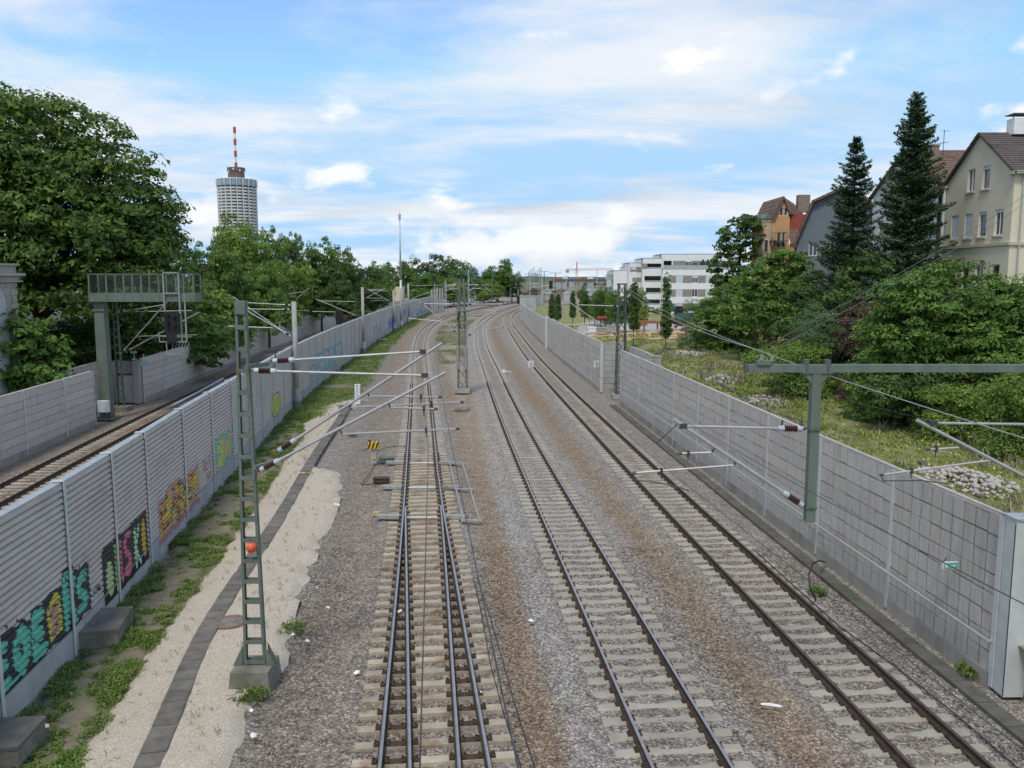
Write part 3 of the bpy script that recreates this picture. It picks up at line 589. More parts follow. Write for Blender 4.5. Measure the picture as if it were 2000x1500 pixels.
def noise_wall(label, P, H, rows, plinth, face, pm, postm, rib=.5, groove=.03, depth=.035, wav=.008, t=.2, post=(.16, .26), cope=True, z0=0.0, fine=True, group=None, postH=None):
    """posts at the plan points P, stacked panels between; face = +1 shows the ribs to +x, -1 to -x"""
    par = thing('noise_barrier', label, 'noise barrier', (P[0][0], P[0][1], z0), group); rh = (H - plinth) / rows
    for i, (a, b) in enumerate(zip(P[:-1], P[1:])):
        if face > 0: a, b = a, b
        else: a, b = b, a
        va, vb = Vector((*a, 0)), Vector((*b, 0)); d = vb - va; L = d.length - post[0] * .55; ang = math.atan2(d.y, d.x); o = va + d.normalized() * post[0] * .275
        for k in range(rows):
            put('panel', pmesh(L, rh, t, rib, groove, depth, (i * 7 + k * 3) % 4, wav), pm, par, loc=(o.x, o.y, z0 + plinth + k * rh), rz=ang)
        if plinth: 
            m = MB(); m.box((L / 2, 0, plinth / 2 - .1), (L, t + .06, plinth + .2)); put('plinth', m.mesh('plinth'), MAT['foot'], par, loc=(o.x, o.y, z0), rz=ang)
        if cope:
            m = MB(); m.box((L / 2, .0, H + .03), (L, t * .9, .07)); m.box((L / 2, 0, H + .075), (L, t * .6, .03)); put('coping', m.mesh('coping'), pm, par, loc=(o.x, o.y, z0), rz=ang)
    for i, a in enumerate(P):
        b = P[min(i + 1, len(P) - 1)]; c = P[max(i - 1, 0)]; ang = math.atan2(b[1] - c[1], b[0] - c[0]); m = MB(); hh = (postH or H) + .04
        m.box((0, post[1] / 2 - .012, hh / 2), (post[0], .024, hh)); m.box((0, -post[1] / 2 + .012, hh / 2), (post[0], .024, hh)); m.box((0, 0, hh / 2), (.02, post[1] - .05, hh))
        put('post', m.mesh('post'), postm, par, loc=(a[0], a[1], z0), rz=ang)
    return par
PRW = wall_line(RWC, 1, ylist=[4, 8.7, 13.4, 18.2, 22.85, 27.5, 32.2, 36.9, 41.6, 46.3, 50.9, 55.2, 58.9, 61.5])
rw = noise_wall('near grey ribbed panel wall on the right with a handrail, ending at the lattice mast', PRW[3:], 4.0, 8, .3, -1, MAT['panel'], MAT['post'], .48, .052, .09, .006)
# handrail on the track side
m = MB(); hp = [Vector((x - .26, y, 1.12)) for x, y in PRW[3:]]; m.path(hp, .032, 8); m.build('handrail', MAT['galv'], rw)
for x, y in PRW[3:]:
    m = MB(); m.bar((x - .02, y, 1.10), (x - .26, y, 1.10), .04, .05); m.build('handrail_bracket', MAT['galv'], rw)
# broad corner pillar and the return with a door towards the camera
cp = thing('wall_pillar', 'broad pale corner pillar at the near end of the right wall', 'pillar', (11.32, 17.9, 0))
m = MB(); m.box((11.34, 17.95, 2.03), (.46, .5, 4.1)); m.build('shaft', MAT['post'], cp); m = MB(); m.box((11.34, 17.95, 4.1), (.5, .54, .05)); m.build('cap_plate', MAT['galv'], cp)
m = MB(); m.box((11.11, 17.72, 2.0), (.012, .03, 4.0)); m.build('joint_strip', MAT['rail_side'], cp)
dw = thing('noise_barrier', 'short grey wall with a steel service door beside the broad corner pillar', 'noise barrier', (12.6, 17.8, 0))
for k in range(3):
    m = MB(); m.box((12.75, 17.8, 2.6 + k * .5), (2.3, .2, .48)); m.build('panel', MAT['panel'], dw)
for sx in (11.78, 13.05):
    m = MB(); m.box((sx, 17.76, 1.17), (.28, .24, 2.34)); m.build('door_jamb', MAT['flat_panel'], dw)
dd = MB(); dd.box((12.42, 17.84, 1.1), (1.0, .06, 2.15)); dr = dd.build('door', MAT['galv'], dw); m = MB(); m.box((12.05, 17.8, 1.05), (.12, .05, .04)); m.build('handle', MAT['black'], dr)
m = MB(); m.box((12.42, 17.78, 2.26), (1.1, .2, .12)); m.build('lintel', MAT['rail_side'], dw)
# recess beside the lattice mast
rc = noise_wall('short smooth panel wall facing the camera in the wall recess', [(7.45, 68.6), (9.15, 68.6)], 4.05, 8, .25, 1, MAT['flat_panel'], MAT['post'], 2.0, .02, .01, .002, post=(.2, .28), fine=False)
noise_wall('low back wall of the recess behind the lattice mast', [(10.35, 59.4), (10.35, 64.0), (9.9, 68.6)], 3.7, 7, .2, -1, MAT['panel'], MAT['post'], .5)
m = MB(); m.box((9.3, 59.3, 1.8), (1.95, .2, 3.6)); o = m.build('return_wall', MAT['flat_panel']); tag(o, 'pale concrete return behind the top end of the near right wall', 'wall')
m = MB(); m.box((10.4, 59.1, 1.9), (.5, .5, 3.85)); m.box((10.4, 59.1, 3.86), (.56, .56, .07)); o = m.build('wall_pillar', MAT['flat_panel']); tag(o, 'pale square pillar at the corner of the recess', 'pillar')
noise_wall('grey panel wall on the right with the number board, between recess and wide post', wall_line(RWF, 1, 4.4, 68.6, 112), 4.05, 7, .3, -1, MAT['panel'], MAT['post'], .5)
m = MB(); x_, y_ = float(RWF.f(112.3)), 112.3; m.box((x_ - .15, y_, 2.1), (.5, .45, 4.3)); m.box((x_ - .15, y_, 4.3), (.56, .5, .08)); o = m.build('wall_pillar', MAT['post']); tag(o, 'tall pale post where the distant right wall steps', 'pillar')
noise_wall('distant right wall curving away to the right', wall_line(RWF, 1, 6.0, 112.6, 290), 3.8, 6, .3, -1, MAT['panel'], MAT['post'], 1.0)
# far left panel wall in two runs with a gap for the gantry
noise_wall('pale panel wall at far left edge in front of the gantry pillar', wall_line(LLC, 1, ylist=[8, 13, 18, 23.2, 28.4, 33.6, 38.6, 43.6, 48.6, 53.0]), 3.4, 7, .3, 1, MAT['panel_left'], MAT['post'], .22, .010, .006, .002)
lw2 = [(float(LLC.f(q)) - (1.7 if q < 62 else 0), q) for q in (53.4, 57.6)] + [(float(LLC.f(q)), q) for q in (62.6,)]
noise_wall('pale panel wall set back behind the gantry pillar', [(-29.2, 53.2), (-29.9, 57.4), (-30.6, 62.4)], 3.3, 7, .3, 1, MAT['panel_left'], MAT['post'], .22, .010, .006, .002)
noise_wall('long pale panel wall beside the left track, from the service door into the distance', wall_line(LLC, 1, 5.1, 62.6, 250), 3.3, 6, .3, 1, MAT['panel_left'], MAT['post'], .25, .010, .006, .002)
hb = thing('service_hut', 'pale concrete door niche in the left wall beside the lattice mast', 'door niche', (-29.2, 62.2, 0))
m = MB(); m.box((-29.4, 62.25, 1.6), (2.0, .25, 3.2)); m.build('front', MAT['flat_panel'], hb); m = MB(); m.box((-28.35, 62.2, 1.62), (.42, .5, 3.26)); m.build('corner_post', MAT['flat_panel'], hb)
dd = MB(); dd.box((-29.2, 62.09, 1.1), (1.15, .06, 2.1)); dr = dd.build('door', MAT['plinth'], hb); m = MB(); m.box((-28.78, 62.03, 1.1), (.1, .05, .05)); m.build('handle', MAT['black'], dr); m = MB(); m.box((-29.2, 62.06, 2.22), (1.3, .12, .08)); m.build('lintel', MAT['rail_side'], hb)

# corrugated wall between the tracks
YP = [5.5, 9.2, 12.7, 16.2, 19.7, 23.0, 26.2, 31.0, 35.6, 39.7, 43.7, 47.7, 51.7, 55.7] + list(np.arange(59.7, 254, 4.0)) + [255.3]
PLW = wall_line(LWC, 1, ylist=YP); ZC0, ZC1, PIT = .70, 4.42, .162
def corr_off(z):
    """outward offset of the corrugated sheet at height z"""
    t = ((np.asarray(z) - ZC0) / PIT) % 1.0
    return np.interp(t, [0, .16, .26, .84, .94, 1.0], [0, 0, .075, .075, 0, 0])
lw = thing('noise_barrier', 'long corrugated grey metal wall with graffiti on a concrete plinth, left of the path', 'noise barrier', (PLW[0][0], PLW[0][1], 0))
zz = [ZC0]
k = 0
while zz[-1] < ZC1 - 1e-6:
    for q in (.16, .26, .84, .94, 1.0): 
        z = ZC0 + (k + q) * PIT
        if z < ZC1: zz.append(z)
        else: zz.append(ZC1); break
    k += 1
for i, (a, b) in enumerate(zip(PLW[:-1], PLW[1:])):
    va, vb = Vector((*a, 0)), Vector((*b, 0)); d = vb - va; L = d.length - .1; ang = math.atan2(d.y, d.x); o = va + d.normalized() * .05
    V = []; F = []
    for z in zz: y_ = -.05 - float(corr_off(z)); V += [(0, y_, z), (L, y_, z)]
    F = [(2 * j, 2 * j + 1, 2 * j + 3, 2 * j + 2) for j in range(len(zz) - 1)]; nb = len(V)
    V += [(0, .07, ZC0), (L, .07, ZC0), (L, .07, ZC1), (0, .07, ZC1)]; F += [(nb, nb + 3, nb + 2, nb + 1), (0, nb, nb + 1, 1), (len(zz) * 2 - 2, len(zz) * 2 - 1, nb + 2, nb + 3)]
    m = MB(); m.add(V, F); put('corrugated_panel', m.mesh('corrugated_panel'), MAT['corr'], lw, loc=(o.x, o.y, 0), rz=ang)
    m = MB(); m.box((L / 2, .0, ZC0 / 2 - .15), (L, .26, ZC0 + .28)); put('plinth', m.mesh('plinth'), MAT['plinth'], lw, loc=(o.x, o.y, 0), rz=ang)
    m = MB(); m.box((L / 2, -.0, ZC1 + .02), (L + .02, .22, .05)); m.box((L / 2, -.115, ZC1 - .03), (L, .01, .1)); put('top_flashing', m.mesh('top_flashing'), MAT['galv'], lw, loc=(o.x, o.y, 0), rz=ang)
    m = MB(); hh = ZC1 + .06
    m.box((0, -.155, hh / 2), (.13, .02, hh)); m.box((0, .1, hh / 2), (.13, .02, hh)); m.box((0, 0, hh / 2), (.02, .2, hh)); m.box((0, 0, hh + .01), (.17, .3, .02)); put('post', m.mesh('post'), MAT['post'], lw, loc=(va.x, va.y, 0), rz=ang)

# ------------------------------------------------------------------ graffiti: paint laid on the corrugations
SPW = np.array([LWC.s_of_y(q) for q in YP]); XPW = np.array([q[0] for q in PLW]); YPW = np.array([q[1] for q in PLW])
def wallpt(s, z, lift=.006):
    x = np.interp(s, SPW, XPW); y = np.interp(s, SPW, YPW); k = np.clip(np.searchsorted(SPW, s) - 1, 0, len(SPW) - 2); h = np.arctan2(YPW[k + 1] - YPW[k], XPW[k + 1] - XPW[k]); o = np.where(z < ZC0 + .0, .135, .05 + corr_off(z)) + lift
    return x + np.sin(h) * o, y - np.cos(h) * o, z
def graffiti(label, s0, s1, z0, z1, paint, res=.025, dz=None):
    ns = int((s1 - s0) / res); S = np.linspace(s0, s1, ns + 1); br = [z0] + [q for q in ([z0, ZC0] + zz) if z0 < q < z1] + [z1]; br = sorted(set(br)); Zg = [br[0]]
    for q0, q1 in zip(br[:-1], br[1:]): Zg += list(np.linspace(q0, q1, max(1, int(round((q1 - q0) / (dz or res)))) + 1)[1:])
    Zg = np.array(Zg); nz = len(Zg) - 1
    SS, ZZ = np.meshgrid(S, Zg, indexing='ij'); x, y, z = wallpt(SS.ravel(), ZZ.ravel()); V = np.stack([x, y, z], 1)
    cs, cz = np.meshgrid((S[:-1] + S[1:]) / 2, (Zg[:-1] + Zg[1:]) / 2, indexing='ij')
    col = np.zeros(cs.shape + (4,)); paint(cs, cz, col)
    i = np.arange(V.shape[0]).reshape(ns + 1, nz + 1); F = np.stack([i[:-1, :-1], i[1:, :-1], i[1:, 1:], i[:-1, 1:]], -1).reshape(-1, 4); c = col.reshape(-1, 4)
    k = c[:, 3] > .5; F = F[k]; c = c[k]; used = np.unique(F); mp = np.zeros(len(V), int); mp[used] = np.arange(len(used))
    g = put('graffiti', npmesh('graffiti', V[used] - np.array(wl(lw)), mp[F], {'paint': ('FLOAT_COLOR', 'FACE', c)}), MAT['graffiti'], lw); g['label'] = label; return g
def fill(c, mask, col): c[mask] = tuple(col) + (1,)
def seg(cs, cz, a, b, w_, sz=1.0):
    ax, az = a; bx, bz = b; px, pz = cs - ax, (cz - az); dx, dz = bx - ax, bz - az; t = np.clip((px * dx + pz * dz) / (dx * dx + dz * dz + 1e-9), 0, 1)
    return np.hypot(px - t * dx, pz - t * dz) < w_
def stroke(c, cs, cz, pts, w_, col):
    for a, b in zip(pts[:-1], pts[1:]): fill(c, seg(cs, cz, a, b, w_), col)
def ell(cs, cz, ctr, rx, rz): return ((cs - ctr[0]) / rx) ** 2 + ((cz - ctr[1]) / rz) ** 2 < 1
K_ = (.012, .012, .014); TEAL = (.10, .45, .32); TEAL2 = (.17, .58, .43); LIME = (.33, .55, .18); PALEL = (.45, .55, .24); PINK = (.60, .13, .19); PKD = (.38, .07, .12); MINT = (.45, .70, .42); OCH = (.62, .36, .02); YEL = (.62, .54, .05)
def warp(cs, cz, s=1.5, a=.05): return cz + a * vnoise(cs, cz, s, 77), cs + a * vnoise(cs, cz, s, 78)
def letter(c, cs, cz, s, z, w_, h, strokes, th, col, out=None, hi=None):
    P = [[(s + q[0] * w_, z + q[1] * h) for q in st] for st in strokes]
    if out is not None:
        for st in P: stroke(c, cs, cz, st, th + .06, out)
    for st in P: stroke(c, cs, cz, st, th, col)
    if hi is not None:
        for st in P: stroke(c, cs, cz, [(a - th * .35, b + th * .35) for a, b in st], th * .16, hi)
A_ = [[(0, 0), (.35, 1), (.65, 1), (1, 0)], [(.15, .4), (.85, .4)]]; R_ = [[(0, 0), (0, 1), (.7, 1), (.9, .75), (.6, .5), (0, .5)], [(.4, .5), (1, 0)]]; H_ = [[(0, 0), (0, 1)], [(1, 0), (1, 1)], [(0, .5), (1, .5)]]; D_ = [[(0, 0), (0, 1), (.7, .95), (1, .5), (.7, .05), (0, 0)]]
E_ = [[(1, 1), (0, 1), (0, 0), (1, 0)], [(0, .5), (.8, .5)]]; S_ = [[(1, .95), (.5, 1), (.05, .8), (.3, .55), (.8, .45), (1, .2), (.5, 0), (0, .1)]]; O_ = [[(.5, 0), (0, .3), (0, .7), (.5, 1), (1, .7), (1, .3), (.5, 0)]]; K0 = [[(0, 0), (0, 1)], [(.95, 1), (.1, .5), (1, 0)]]; U_ = [[(0, 1), (0, .2), (.5, 0), (1, .2), (1, 1)]]; N_ = [[(0, 0), (0, 1), (1, 0), (1, 1)]]
def teal(cs, cz, c):
    wz, ws = warp(cs, cz, 2.2, .06)
    top = 1.93 + .1 * np.sin(cs * 3.1) + .5 * np.exp(-((cs - 15.75) / .42) ** 2); bot = .74 + .05 * np.sin(cs * 2.3)
    fill(c, (wz > bot) & (wz < top) & (ws < 17.0), K_)
    x0 = 8.9
    for st, wd in ((H_, .62), (U_, .6), (D_, .62), (E_, .55), (O_, .6)):
        letter(c, ws, wz, x0, .95, wd, .82, st, .15, TEAL, K_, TEAL2); x0 += wd + .42
    x0 = 13.0
    for st, wd in ((O_, .45), (E_, .42)):
        letter(c, ws, wz, x0, .95, wd, .80, st, .16, TEAL, K_, TEAL2); x0 += wd + .38
    m = (ws > 14.42) & (ws < 15.28) & (wz > .86) & (wz < 2.02 - .5 * abs(ws - 14.9)); fill(c, m, K_)
    m2 = (ws > 14.5) & (ws < 15.2) & (wz > .93) & (wz < 1.95 - .5 * abs(ws - 14.9)); fill(c, m2, YEL)
    fill(c, (ws > 14.62) & (ws < 15.05) & (wz > .98) & (wz < 1.66), (.50, .30, .20))
    for q in range(9): stroke(c, ws, wz, [(14.52, 1.0 + q * .11), (15.2, 1.07 + q * .11)], .012, K_)
    for e in ((14.6, .96), (15.12, 1.02)): fill(c, ell(ws, wz, e, .13, .1), K_); fill(c, ell(ws, wz, e, .105, .08), YEL)
    letter(c, ws, wz, 15.5, .95, .5, 1.15, R_, .15, TEAL, K_, TEAL2); letter(c, ws, wz, 16.25, .95, .45, .85, S_, .14, TEAL, K_, TEAL2)
    rr = np.random.default_rng(4)
    for q in range(26):
        e = (rr.uniform(9, 16.9), rr.uniform(.95, 1.8)); fill(c, ell(ws, wz, e, .03, .05) & (c[..., 3] > .5), K_)
    for q in range(10):
        e = (rr.uniform(11, 16.5), 2.02 + rr.uniform(0, .15)); fill(c, ell(ws, wz, e, .035, .05), K_)
    stroke(c, cs, cz, [(8.5, .80), (11.5, .82), (13.2, .86)], .03, TEAL)
graffiti('big turquoise bubble letters with a yellow letter, outlined in black', 8.6, 17.3, .72, 2.55, teal, .022)
def tagpaint(letters, s, z, h, w_, col, th=.014):
    def f(cs, cz, c):
        x = s
        for st in letters: letter(c, cs, cz, x, z, w_, h, st, th, col); x += w_ * 1.5
    return f
graffiti('small black scribbled tag right of the turquoise letters', 17.1, 17.9, .9, 1.35, tagpaint([S_, U_, N_, E_], 17.15, 1.0, .2, .11, K_), .012)
def disko(cs, cz, c):
    wz, ws = warp(cs, cz, 2.5, .025)
    fill(c, (ws > 17.93) & (ws < 22.08) & (wz > .40 + .0 * cs) & (wz < 1.98), K_)
    fill(c, ell(ws, wz, (18.45, 1.02), .27, .5), PALEL)
    fill(c, (abs(ws - 19.02) < .1) & (wz > .45) & (wz < 1.86), LIME)
    letter(c, ws, wz, 19.42, .62, .01, .85, [[(0, 0), (0, 1)]], .085, PINK); fill(c, ell(ws, wz, (19.42, 1.72), .1, .1), PINK)
    letter(c, ws, wz, 19.75, .62, .55, 1.18, S_, .105, PINK); fill(c, ell(ws, wz, (20.05, .78), .24, .2), PINK)
    letter(c, ws, wz, 20.78, .55, .42, 1.15, K0, .075, MINT)
    fill(c, ell(ws, wz, (21.68, 1.2), .2, .62), OCH)
graffiti('black block reading disko in lime, pink and orange letters', 17.85, 22.1, .38, 2.05, disko, .025)
def orange(cs, cz, c):
    wz, ws = warp(cs, cz, 1.6, .1); rr = np.random.default_rng(8)
    lo = .62 + .18 * vnoise(cs, cz * 0, .9, 61); hi = 1.78 + .22 * vnoise(cs, cz * 0, 1.1, 62)
    fill(c, (ws > 23.4) & (ws < 29.2) & (wz > lo - .22) & (wz < hi + .2) & (rr.random(cs.shape) < .75), (.46, .24, .36))
    fill(c, (ws > 23.6) & (ws < 29.0) & (wz > lo) & (wz < hi), (.60, .33, .04))
    for q in range(150):
        x, z = rr.uniform(23.6, 29.0), rr.uniform(.62, 1.85); a_ = rr.uniform(0, 3.14); l = rr.uniform(.12, .5); col = ((.68, .52, .06), (.58, .20, .03), (.34, .15, .03), (.62, .40, .05), (.30, .34, .10), (.04, .03, .02), (.50, .38, .42))[q % 7]
        P = [(x - l * math.cos(a_), z - l * .6 * math.sin(a_)), (x, z + .08), (x + l * math.cos(a_), z + l * .6 * math.sin(a_))]; k = c[..., 3] > .5; b_ = c.copy(); stroke(b_, ws, wz, P, rr.uniform(.02, .07), col); c[k] = b_[k]
    for s0, st in ((23.8, E_), (25.0, A_), (26.2, R_), (27.4, S_)):
        letter(c, ws, wz, s0, .75, .8, 1.0, st, .035, (.05, .03, .02))
    for q in range(11): x = 23.8 + q * .5; stroke(c, cs, cz, [(x, .8), (x + .05, .46 - .1 * (q % 3))], .03, ((.42, .13, .04), (.45, .2, .3))[q % 2])
graffiti('orange and yellow wildstyle graffiti with pink haze and drips', 23.3, 29.3, .32, 2.1, orange, .03)
graffiti('thin dark red tag across a wall post', 29.9, 31.8, .8, 2.0, lambda cs, cz, c: (tagpaint([A_, E_, S_], 30.0, 1.35, .5, .32, PKD, .03)(cs, cz, c), tagpaint([N_, O_], 30.6, .85, .3, .25, PKD, .025)(cs, cz, c)), .025)
def ygp(cs, cz, c):
    wz, ws = warp(cs, cz, 1.5, .1)
    fill(c, (ws > 32.3) & (ws < 35.6) & (wz > .8) & (wz < 2.25), (.07, .40, .32)); fill(c, (ws > 32.5) & (ws < 34.0) & (wz > .86) & (wz < 2.1), (.60, .56, .08)); fill(c, (ws > 33.7) & (ws < 35.4) & (wz > .95) & (wz < 2.1), (.56, .40, .12))
    for s0, st in ((32.65, R_), (34.1, D_)): letter(c, ws, wz, s0, 1.0, .9, .95, st, .07, (.10, .42, .36))
graffiti('yellow and tan block letters edged in green-blue', 32.1, 35.8, .7, 2.35, ygp, .035)
graffiti('pale turquoise tag with drips behind the lattice mast', 36.0, 38.6, .3, 2.3, lambda cs, cz, c: (tagpaint([A_, S_, E_], 36.1, 1.2, .95, .55, (.30, .58, .58), .06)(cs, cz, c), [stroke(c, cs, cz, [(36.1 + q * .3, 1.2), (36.1 + q * .3, .4 + .1 * (q % 3))], .04, (.36, .60, .58)) for q in range(6)]), .035)
def grn(cs, cz, c):
    wz, ws = warp(cs, cz, 1.3, .14); fill(c, ell(ws, wz, (48.7, 1.42), 1.85, .78), (.20, .03, .09)); fill(c, ell(ws, wz, (48.7, 1.42), 1.7, .7), (.50, .56, .05))
    for q in range(5): stroke(c, ws, wz, [(47.4 + q * .6, .9), (47.6 + q * .6, 1.9)], .05, (.10, .12, .02))
graffiti('acid yellow blob of letters with a dark red rim', 46.6, 50.8, .55, 2.3, grn, .045)
def blu(cs, cz, c):
    wz, ws = warp(cs, cz, .6, .2)
    fill(c, (ws > 66.6) & (ws < 85.2) & (wz > 1.05 - .0 * ws) & (wz < 2.85), (.10, .38, .52)); fill(c, (ws > 70) & (ws < 84.5) & (wz > 1.3) & (wz < 2.6) & (vnoise(ws, wz, .9, 12) > .1), (.56, .52, .54)); fill(c, (vnoise(ws, wz, 1.2, 15) > .35) & (c[..., 3] > .5), (.55, .50, .25)); fill(c, (vnoise(ws, wz, 1.4, 18) > .45) & (c[..., 3] > .5), (.05, .16, .34))
    fill(c, (ws > 66.4) & (ws < 80) & (wz > .8) & (wz < 1.12), (.08, .40, .50)); fill(c, (c[..., 3] > .5) & (vnoise(ws, wz, 1.7, 22) < -.45), (.33, .33, .32))
graffiti('long pale blue and white letters on the wall by the green verge', 66.2, 85.6, .75, 3.0, blu, .07)
graffiti('dark grey-blue tag running down to the ground', 64.4, 66.3, .72, 2.2, lambda cs, cz, c: fill(c, (vnoise(cs, cz, 2.0, 25) > .05), (.10, .14, .22)), .06)
graffiti('green and white round graffiti on the distant corrugated wall', 116, 129, .75, 2.7, lambda cs, cz, c: (fill(c, ell(cs, cz, (121, 1.7), 4.6, .9) & (vnoise(cs, cz, .8, 33) > -.3), (.28, .40, .34)), fill(c, ell(cs, cz, (124, 1.4), 3.0, .5) & (vnoise(cs, cz, 1.0, 35) > 0), (.08, .30, .20))), .1)
graffiti('blue lettering beside the pair of pale masts', 137, 151, .75, 2.7, lambda cs, cz, c: (fill(c, (vnoise(cs, cz, .5, 43) > -.1) & (cz < 2.6), (.07, .16, .42)), fill(c, (vnoise(cs, cz, .9, 45) > .35), (.50, .52, .55))), .1)
graffiti('faded white and blue scrawls on the far end of the corrugated wall', 158, 238, .75, 3.2, lambda cs, cz, c: (fill(c, (vnoise(cs, cz, .28, 53) > .0), (.46, .47, .48)), fill(c, (vnoise(cs, cz, .5, 55) > .4), (.14, .20, .42)), fill(c, (vnoise(cs, cz, .6, 57) > .5), (.06, .06, .07))), .16)
# ------------------------------------------------------------------ overhead line parts
def insulator(par, a, b, n=6, r=.075):
    """ribbed porcelain insulator with grey end caps between two points (a sub-part)"""
    a, b = Vector(a), Vector(b); d = b - a; L = d.length; d.normalize(); M = d.to_track_quat('Z', 'Y').to_matrix()
    prof = [(.03, .0)]
    z0, z1 = L * .24, L * .76
    for i in range(n):
        q = z0 + (z1 - z0) * i / n; e = (z1 - z0) / n; prof += [(.04, q), (r, q + e * .45), (.04, q + e * .9)]
    prof += [(.03, L)]
    m = MB(); m.lathe(prof, a, 12, M=M); ob = m.build('insulator', MAT['porcelain'], par)
    for pf in ([(.035, 0), (.062, .02), (.062, L * .24)], [(.062, L * .76), (.062, L - .02), (.035, L)]): m = MB(); m.lathe(pf, a, 10, M=M); m.build('insulator_cap', MAT['cap'], par)
    return ob
def cantilever(par, base_t, base_b, tip, arms, r=.027, rd=.035, ins=.55, horn=True, detail=True):
    """bracket arm: top tube, diagonal, registration arms; insulators at the mast end"""
    bt, bb, tp = Vector(base_t), Vector(base_b), Vector(tip[0]); tp2 = Vector(tip[1])
    dt = (tp - bt).normalized(); db = (tp2 - bb).normalized()
    m = MB(); m.tube(bt + dt * ins, tp, r, 8); m.tube(bb + db * ins, tp2 + db * .12, rd, 8); m.tube(tp2 + db * .10, tp2 + db * .16, rd * 1.08, 8)
    for a, b in arms: m.tube(a, b, r * .85, 7)
    c = m.build('cantilever', MAT['alu'], par)
    if detail:
        insulator(c, bt + dt * .05, bt + dt * ins); insulator(c, bb + db * .05, bb + db * ins)
        k = MB()
        for a, b in arms:
            a, b = Vector(a), Vector(b); t = max(0, min(1, (a - bb).dot(db))); q = bb + db * (a - bb).dot(db); k.tube(a, q, .022, 6); k.tube(b - (b - a).normalized() * .06, b + (b - a).normalized() * .02, r * 1.1, 7)
            e = a + (b - a) * .72; k.box(e, (.05, .07, .12)); k.tube(e, e - Vector((0, 0, .16)), .012, 5)
        k.box(tp, (.14, .1, .1)); k.tube(bt, bt + dt * .08, .03, 6); k.tube(bb, bb + db * .08, .03, 6)
        if horn:
            for q in (.1, ins - .06): k.bar(bt + dt * q, bt + dt * q + Vector((.03, 0, .17)), .012, .03)
        k.build('clamps', MAT['wire'], c)
    else:
        k = MB(); k.tube(bt, bt + dt * ins, .06, 6); k.tube(bb, bb + db * ins, .06, 6); k.build('insulator', MAT['porcelain'], c)
    return c
def ladder_mast(name, label, cat, base, top_z, w0, w1, nr, mat, depth=.12, z0=0.3, ang=0.0):
    """two tapering channels joined by battens, on a concrete block"""
    b = Vector(base); par = thing(name, label, cat, tuple(b)); ax = Vector((math.cos(ang), math.sin(ang), 0)); ay = Vector((-ax.y, ax.x, 0))
    for s in (-1, 1):
        m = MB(); A = b + ax * s * w0 / 2 + Vector((0, 0, z0)); B = b + ax * s * w1 / 2 + Vector((0, 0, top_z))
        for q in (-1, 1): m.bar(A + ay * q * depth / 2, B + ay * q * depth / 2, .058, .012, up=ay)
        m.bar(A + ax * s * .03, B + ax * s * .03, .012, depth, up=ay) 
        m.build('leg', mat, par)
    for i in range(nr + 1):
        t = i / nr; z = z0 + .12 + (top_z - z0 - .22) * t; w_ = w0 + (w1 - w0) * t; m = MB()
        for q in (-1, 1): m.box(b + ay * q * (depth / 2 + .012) + Vector((0, 0, z)), (w_ + .05, .012, .10), ang)
        m.build('batten', mat, par)
    return par, ax, ay
# near lattice mast beside the path, with two bracket arms
G_ = MAT['green']; bx, by = -5.98, 18.35
mast, ax, ay = ladder_mast('catenary_mast', 'tall green ladder-like mast with orange ball beside the sandy path', 'mast', (bx, by, 0), 8.9, .44, .17, 17, G_, .12, .42)
m = MB(); m.box((bx - .02, by, .18), (.86, .9, .56)); m.v = [(q[0] + (q[0] - bx) * (.12 if q[2] < .2 else 0), q[1] + (q[1] - by) * (.12 if q[2] < .2 else 0), q[2]) for q in m.v]; m.build('foundation', MAT['old_concrete'], mast)
for s in (-1, 1):
    for q in (-.1, .1): 
        m = MB(); m.poly([(bx + s * .28, by + q, .46), (bx + s * .50, by + q, .46), (bx + s * .26, by + q, .95)], .014, (0, 1, 0)); m.build('gusset', G_, mast)
for q in (-.09, .09): m = MB(); m.box((bx, by + q, 8.75), (.23, .014, .3)); m.build('head_plate', G_, mast)
m = MB(); m.lathe([(0.0, -.12), (.07, -.10), (.115, -.03), (.12, .02), (.09, .09), (0.0, .12)], (bx + .06, by - .16, 3.32), 16); o = m.build('ball_light', M_('orange_plastic', (.62, .10, .03), (.72, .15, .05), 3, .35), mast, True); o['label'] = 'orange ball fixed to the mast'
m = MB(); m.bar((bx + .15, by - .28, 7.46), (bx + .45, by + .34, 7.46), .09, .09); m.build('upper_bracket', G_, mast)
m = MB(); m.bar((bx + .24, by - .30, 5.2), (bx + .52, by + .34, 5.2), .09, .09); m.build('lower_bracket', G_, mast)
ya, yb = by + .35, by - .28
cantilever(mast, (-5.48, ya, 7.52), (-5.42, ya, 5.42), [(-2.02, ya, 7.74), (-1.72, ya, 7.84)], [((-3.25, ya, 6.72), (-1.62, ya, 6.70)), ((-3.68, ya, 6.46), (-1.12, ya, 6.58))])
cantilever(mast, (-5.72, yb, 7.38), (-5.66, yb, 5.12), [(-1.92, yb, 7.27), (-1.60, yb, 7.26)], [((-2.68, yb, 6.56), (-1.66, yb, 6.52)), ((-3.76, yb, 5.96), (-1.18, yb, 6.08))])
